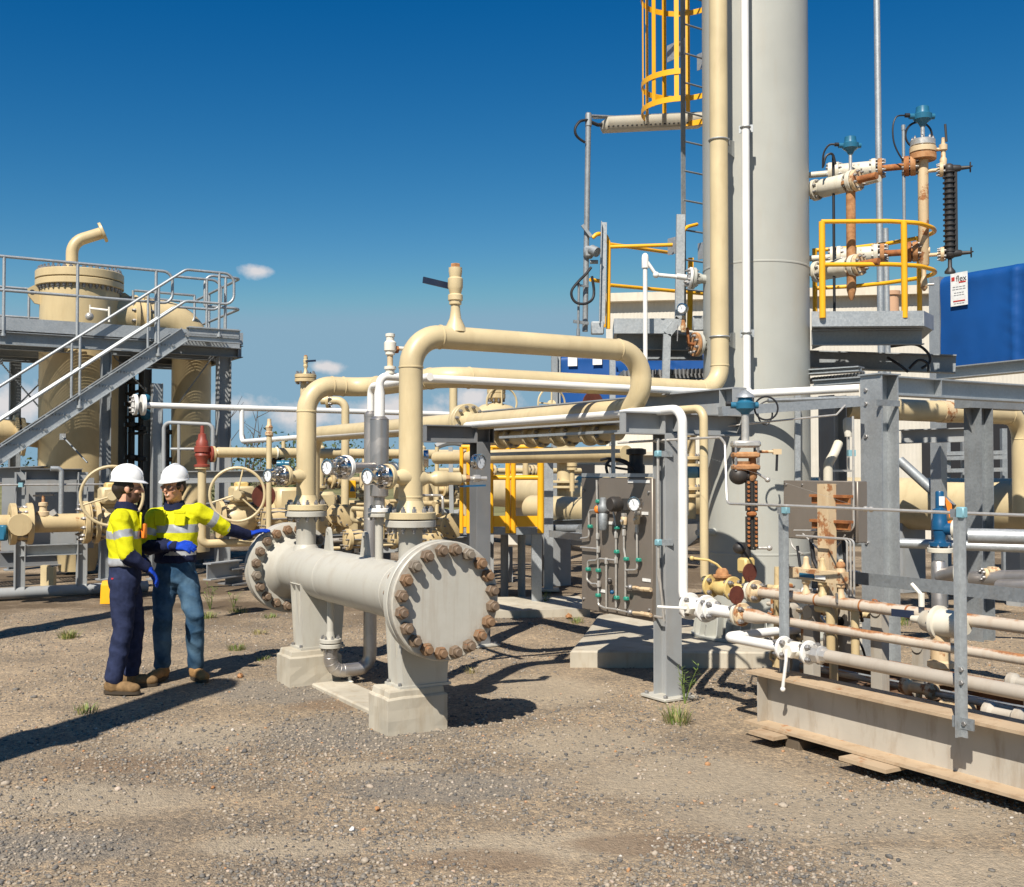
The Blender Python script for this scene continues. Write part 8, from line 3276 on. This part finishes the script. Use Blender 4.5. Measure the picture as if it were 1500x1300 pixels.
    def pick(c, n):
        best = None
        dt = min((c - Vector((c.x * 0 + ch.x, ch.y, c.z))).length, 9)
        for sh, el, wr in sleeves:
            t1, d1 = seg_t(c, sh, el); t2, d2 = seg_t(c, el, wr)
            if min(d1, d2) < .085 and (t1 > .22 or d2 < d1):
                if d2 < d1 and t2 > 0.0:
                    return 1 if t2 > sl[1] else 0
                if abs(t1 - sl[0]) < .10:
                    return 2
                if d2 < d1 or t1 < 1:
                    return 0
        z = c.z
        if z > nk.z - .022 and (Vector((c.x, c.y, 0)) - Vector((nk.x, nk.y, 0))).length < .088:
            return 1
        for a, b in tz:
            if a < z < b:
                return 2
        if z < J['navy']:
            return 1
        return 0
    S.finish('shirt', t, .0085, 4, [HIVIS, NAVY, TAPE], pick, .0085, 7.5)
    m = MB(NAVY)
    q = nk + Z * .012
    ring = []
    for rr_, zz in ((.064, .012), (.074, .034), (.082, .012), (.094, -.02), (.086, -.02), (.076, .004)):
        ring.append([q + r * (rr_ * math.cos(a)) + f * (rr_ * math.sin(a) * 1.02 + .006) + Z * (zz - .028 * max(0, math.sin(a))) for a in [2 * math.pi * i / 28 for i in range(28)]])
    m.loft(ring, True, False)
    m.build('collar', t)
    for s_ in (-1, 1):
        m = MB(HIVIS)
        c = ch + r * (s_ * .085) + f * .121 + Z * .075
        m.box(c, (.095, .012, .11), (r, f, Z), .006)
        m.box(c + Z * .06 + f * .003, (.10, .012, .03), (r, f, Z), .005)
        m.build('chest_pocket', t)
    # ---- trousers
    T = Blob()
    T.ring_loft([(wz(pv, hem.z + .05), .150, .112), (wz(pv, pv.z + .02), .168, .125), (wz(pv, pv.z - .07), .165, .122), (wz(pv, pv.z - .13), .12, .09)], (r, f))
    for k in ('r', 'l'):
        hp, kn, an = J['hip_' + k], J['kn_' + k], J['an_' + k]
        T.limb([hp, hp.lerp(kn, .5), kn, kn.lerp(an, .35), kn.lerp(an, .75), an + Z * .015], [.103, .092, .078, .076, .070, .068], 16)
    T.finish('trousers', t, .0085, 4, [jeans], None, .0105, 6.0)
    # ---- boots
    for k in ('r', 'l'):
        an = J['an_' + k]; d = J['ft_' + k].normalized(); sdv = d.cross(Z)
        g = wz(an, an.z - J['ank'])
        b = Blob()
        b.limb([an + Z * .03, wz(an, g.z + .055) ], [.056, .058], 14)
        b.ell(g + Z * .055 - d * .02, .046, .062, .055, (sdv, d, Z))
        b.ell(g + Z * .045 + d * .09, .048, .10, .048, (sdv, d, Z))
        b.ell(g + Z * .04 + d * .15, .050, .065, .042, (sdv, d, Z))
        o = b.finish('boot', t, .006, 3, [boots_m, SOLE], lambda c, n, zz=g.z: 1 if c.z < zz + .016 else 0)
        m = MB(SOLE)
        m.loft([[g + Z * zz + sdv * (w_ * math.cos(a)) * (1 if math.sin(a) > 0 else .85) + d * (.065 + .150 * math.sin(a)) for a in [2 * math.pi * i / 24 for i in range(24)]] for zz, w_ in ((-.004, .050), (.022, .054))])
        m.build('sole', o)
    # ---- gloves
    for k in ('r', 'l'):
        if k not in J['gloves']:
            continue
        w = J['wr_' + k]; d = J['hd_' + k]
        b = Blob()
        b.limb([w - d.normalized() * .03, w + d.normalized() * .02], [.040, .035], 12)
        hand(b, w + d.normalized() * .01, d, J['pn_' + k], J['th_' + k], J['curl_' + k], .0125, 1.04)
        b.finish('glove', t, .0042, 2, [GLOVE, GPALM], lambda c, n, pn=J['pn_' + k].normalized(): 1 if n.dot(pn) > .55 else 0)
    return t


# ---- the man in jeans with his hand on the vessel
yb_ = 9.18
def q(px, py, dy=0.0):
    return P(px, py, yb_ + dy)
J = dict(base=G(266, 992), head=q(255, 714, -.02), neck=q(256, 741, .02), chest=q(258, 773), waist=q(258, 806), pelvis=q(257, 838, .0), hem=q(257, 824, .0),
         sh_r=q(226, 757, -.02), el_r=q(214, 803, -.06), wr_r=q(256, 800, -.27), hd_r=Vector((.95, -.25, .0)), pn_r=Vector((.1, .5, -.6)), th_r=Vector((.1, -.3, .9)), curl_r=(.35, .5, .4),
         sh_l=q(290, 750, .02), el_l=q(331, 775, .16), wr_l=q(364, 784, .32), hd_l=Vector((.88, .28, .33)), pn_l=Vector((.25, .15, -.9)), th_l=Vector((-.3, .9, .1)), curl_l=(.22, .2, .15),
         hip_r=q(243, 846, 0), kn_r=q(238, 906, -.08), an_r=q(238, 975, .02), ft_r=Vector((-.25, -.95, 0)),
         hip_l=q(272, 846, 0), kn_l=q(285, 903, -.08), an_l=q(287, 972, .02), ft_l=Vector((.62, -.75, 0)),
         ank=.10, gloves='rl', tapes=((q(0, 780).z, q(0, 768).z), (q(0, 813).z, q(0, 807).z)), navy=q(0, 801).z, sleeve=(.48, .02))
for k in 'rl':
    J['an_' + k] = wz(J['an_' + k], .11)
person('b', 'smiling worker in jeans and yellow shirt, one gloved hand on the vessel flange', J, Vector((-.12, -1, 0)), Vector((-.38, -.92, -.05)), {'skin': SKIN2}, DENIM, SUEDE, False, True)

# ---- the man in navy trousers, side on
ya_ = 8.78
def q(px, py, dy=0.0):
    return P(px, py, ya_ + dy)
J = dict(base=G(188, 1012), head=q(188, 716), neck=q(184, 743), chest=q(181, 778), waist=q(183, 815), pelvis=q(183, 846), hem=q(183, 829),
         sh_r=q(175, 760, -.17), el_r=q(186, 812, -.20), wr_r=q(215, 832, -.13), hd_r=Vector((.55, .25, -.62)), pn_r=Vector((.5, .2, .6)) * -1, th_r=Vector((.7, .3, .4)), curl_r=(.4, .5, .4),
         sh_l=q(190, 758, .18), el_l=q(196, 808, .22), wr_l=q(214, 828, .16), hd_l=Vector((.6, -.1, -.6)), pn_l=Vector((-.6, -.2, -.5)), th_l=Vector((.6, -.2, .4)), curl_l=(.4, .5, .4),
         hip_r=q(179, 852, -.08), kn_r=q(180, 920, -.10), an_r=q(167, 995, -.18), ft_r=Vector((.97, -.1, 0)),
         hip_l=q(187, 852, .08), kn_l=q(197, 915, .10), an_l=q(192, 985, .12), ft_l=Vector((.93, .05, 0)),
         ank=.10, gloves='rl', tapes=((q(0, 789).z, q(0, 777).z), (q(0, 829).z, q(0, 817).z)), navy=q(0, 832).z, sleeve=(.45, -.05))
J['an_r'] = wz(J['an_r'], .11); J['an_l'] = wz(J['an_l'], .11)
pa = person('a', 'bearded worker in navy trousers and yellow shirt standing side on at the left', J, Vector((.9, .40, 0)), Vector((.93, .28, -.02)), {'skin': SKIN}, NAVYT, SUEDE2, True, False)
m = MB(ORANGE)
c = q(211, 778, -.02)
m.box(c, (.035, .06, .12), None, .008)
m.use(BLACK); m.box(c + Vector((-.004, 0, -.03)), (.036, .055, .05), None, .006)
tag_o = m.build('orange_radio', pa)
m = MB(plain('red_label', (.5, .02, .03), .6)); c = q(165, 848, -.155); m.box(c, (.022, .006, .012)); m.build('trouser_label', pa)
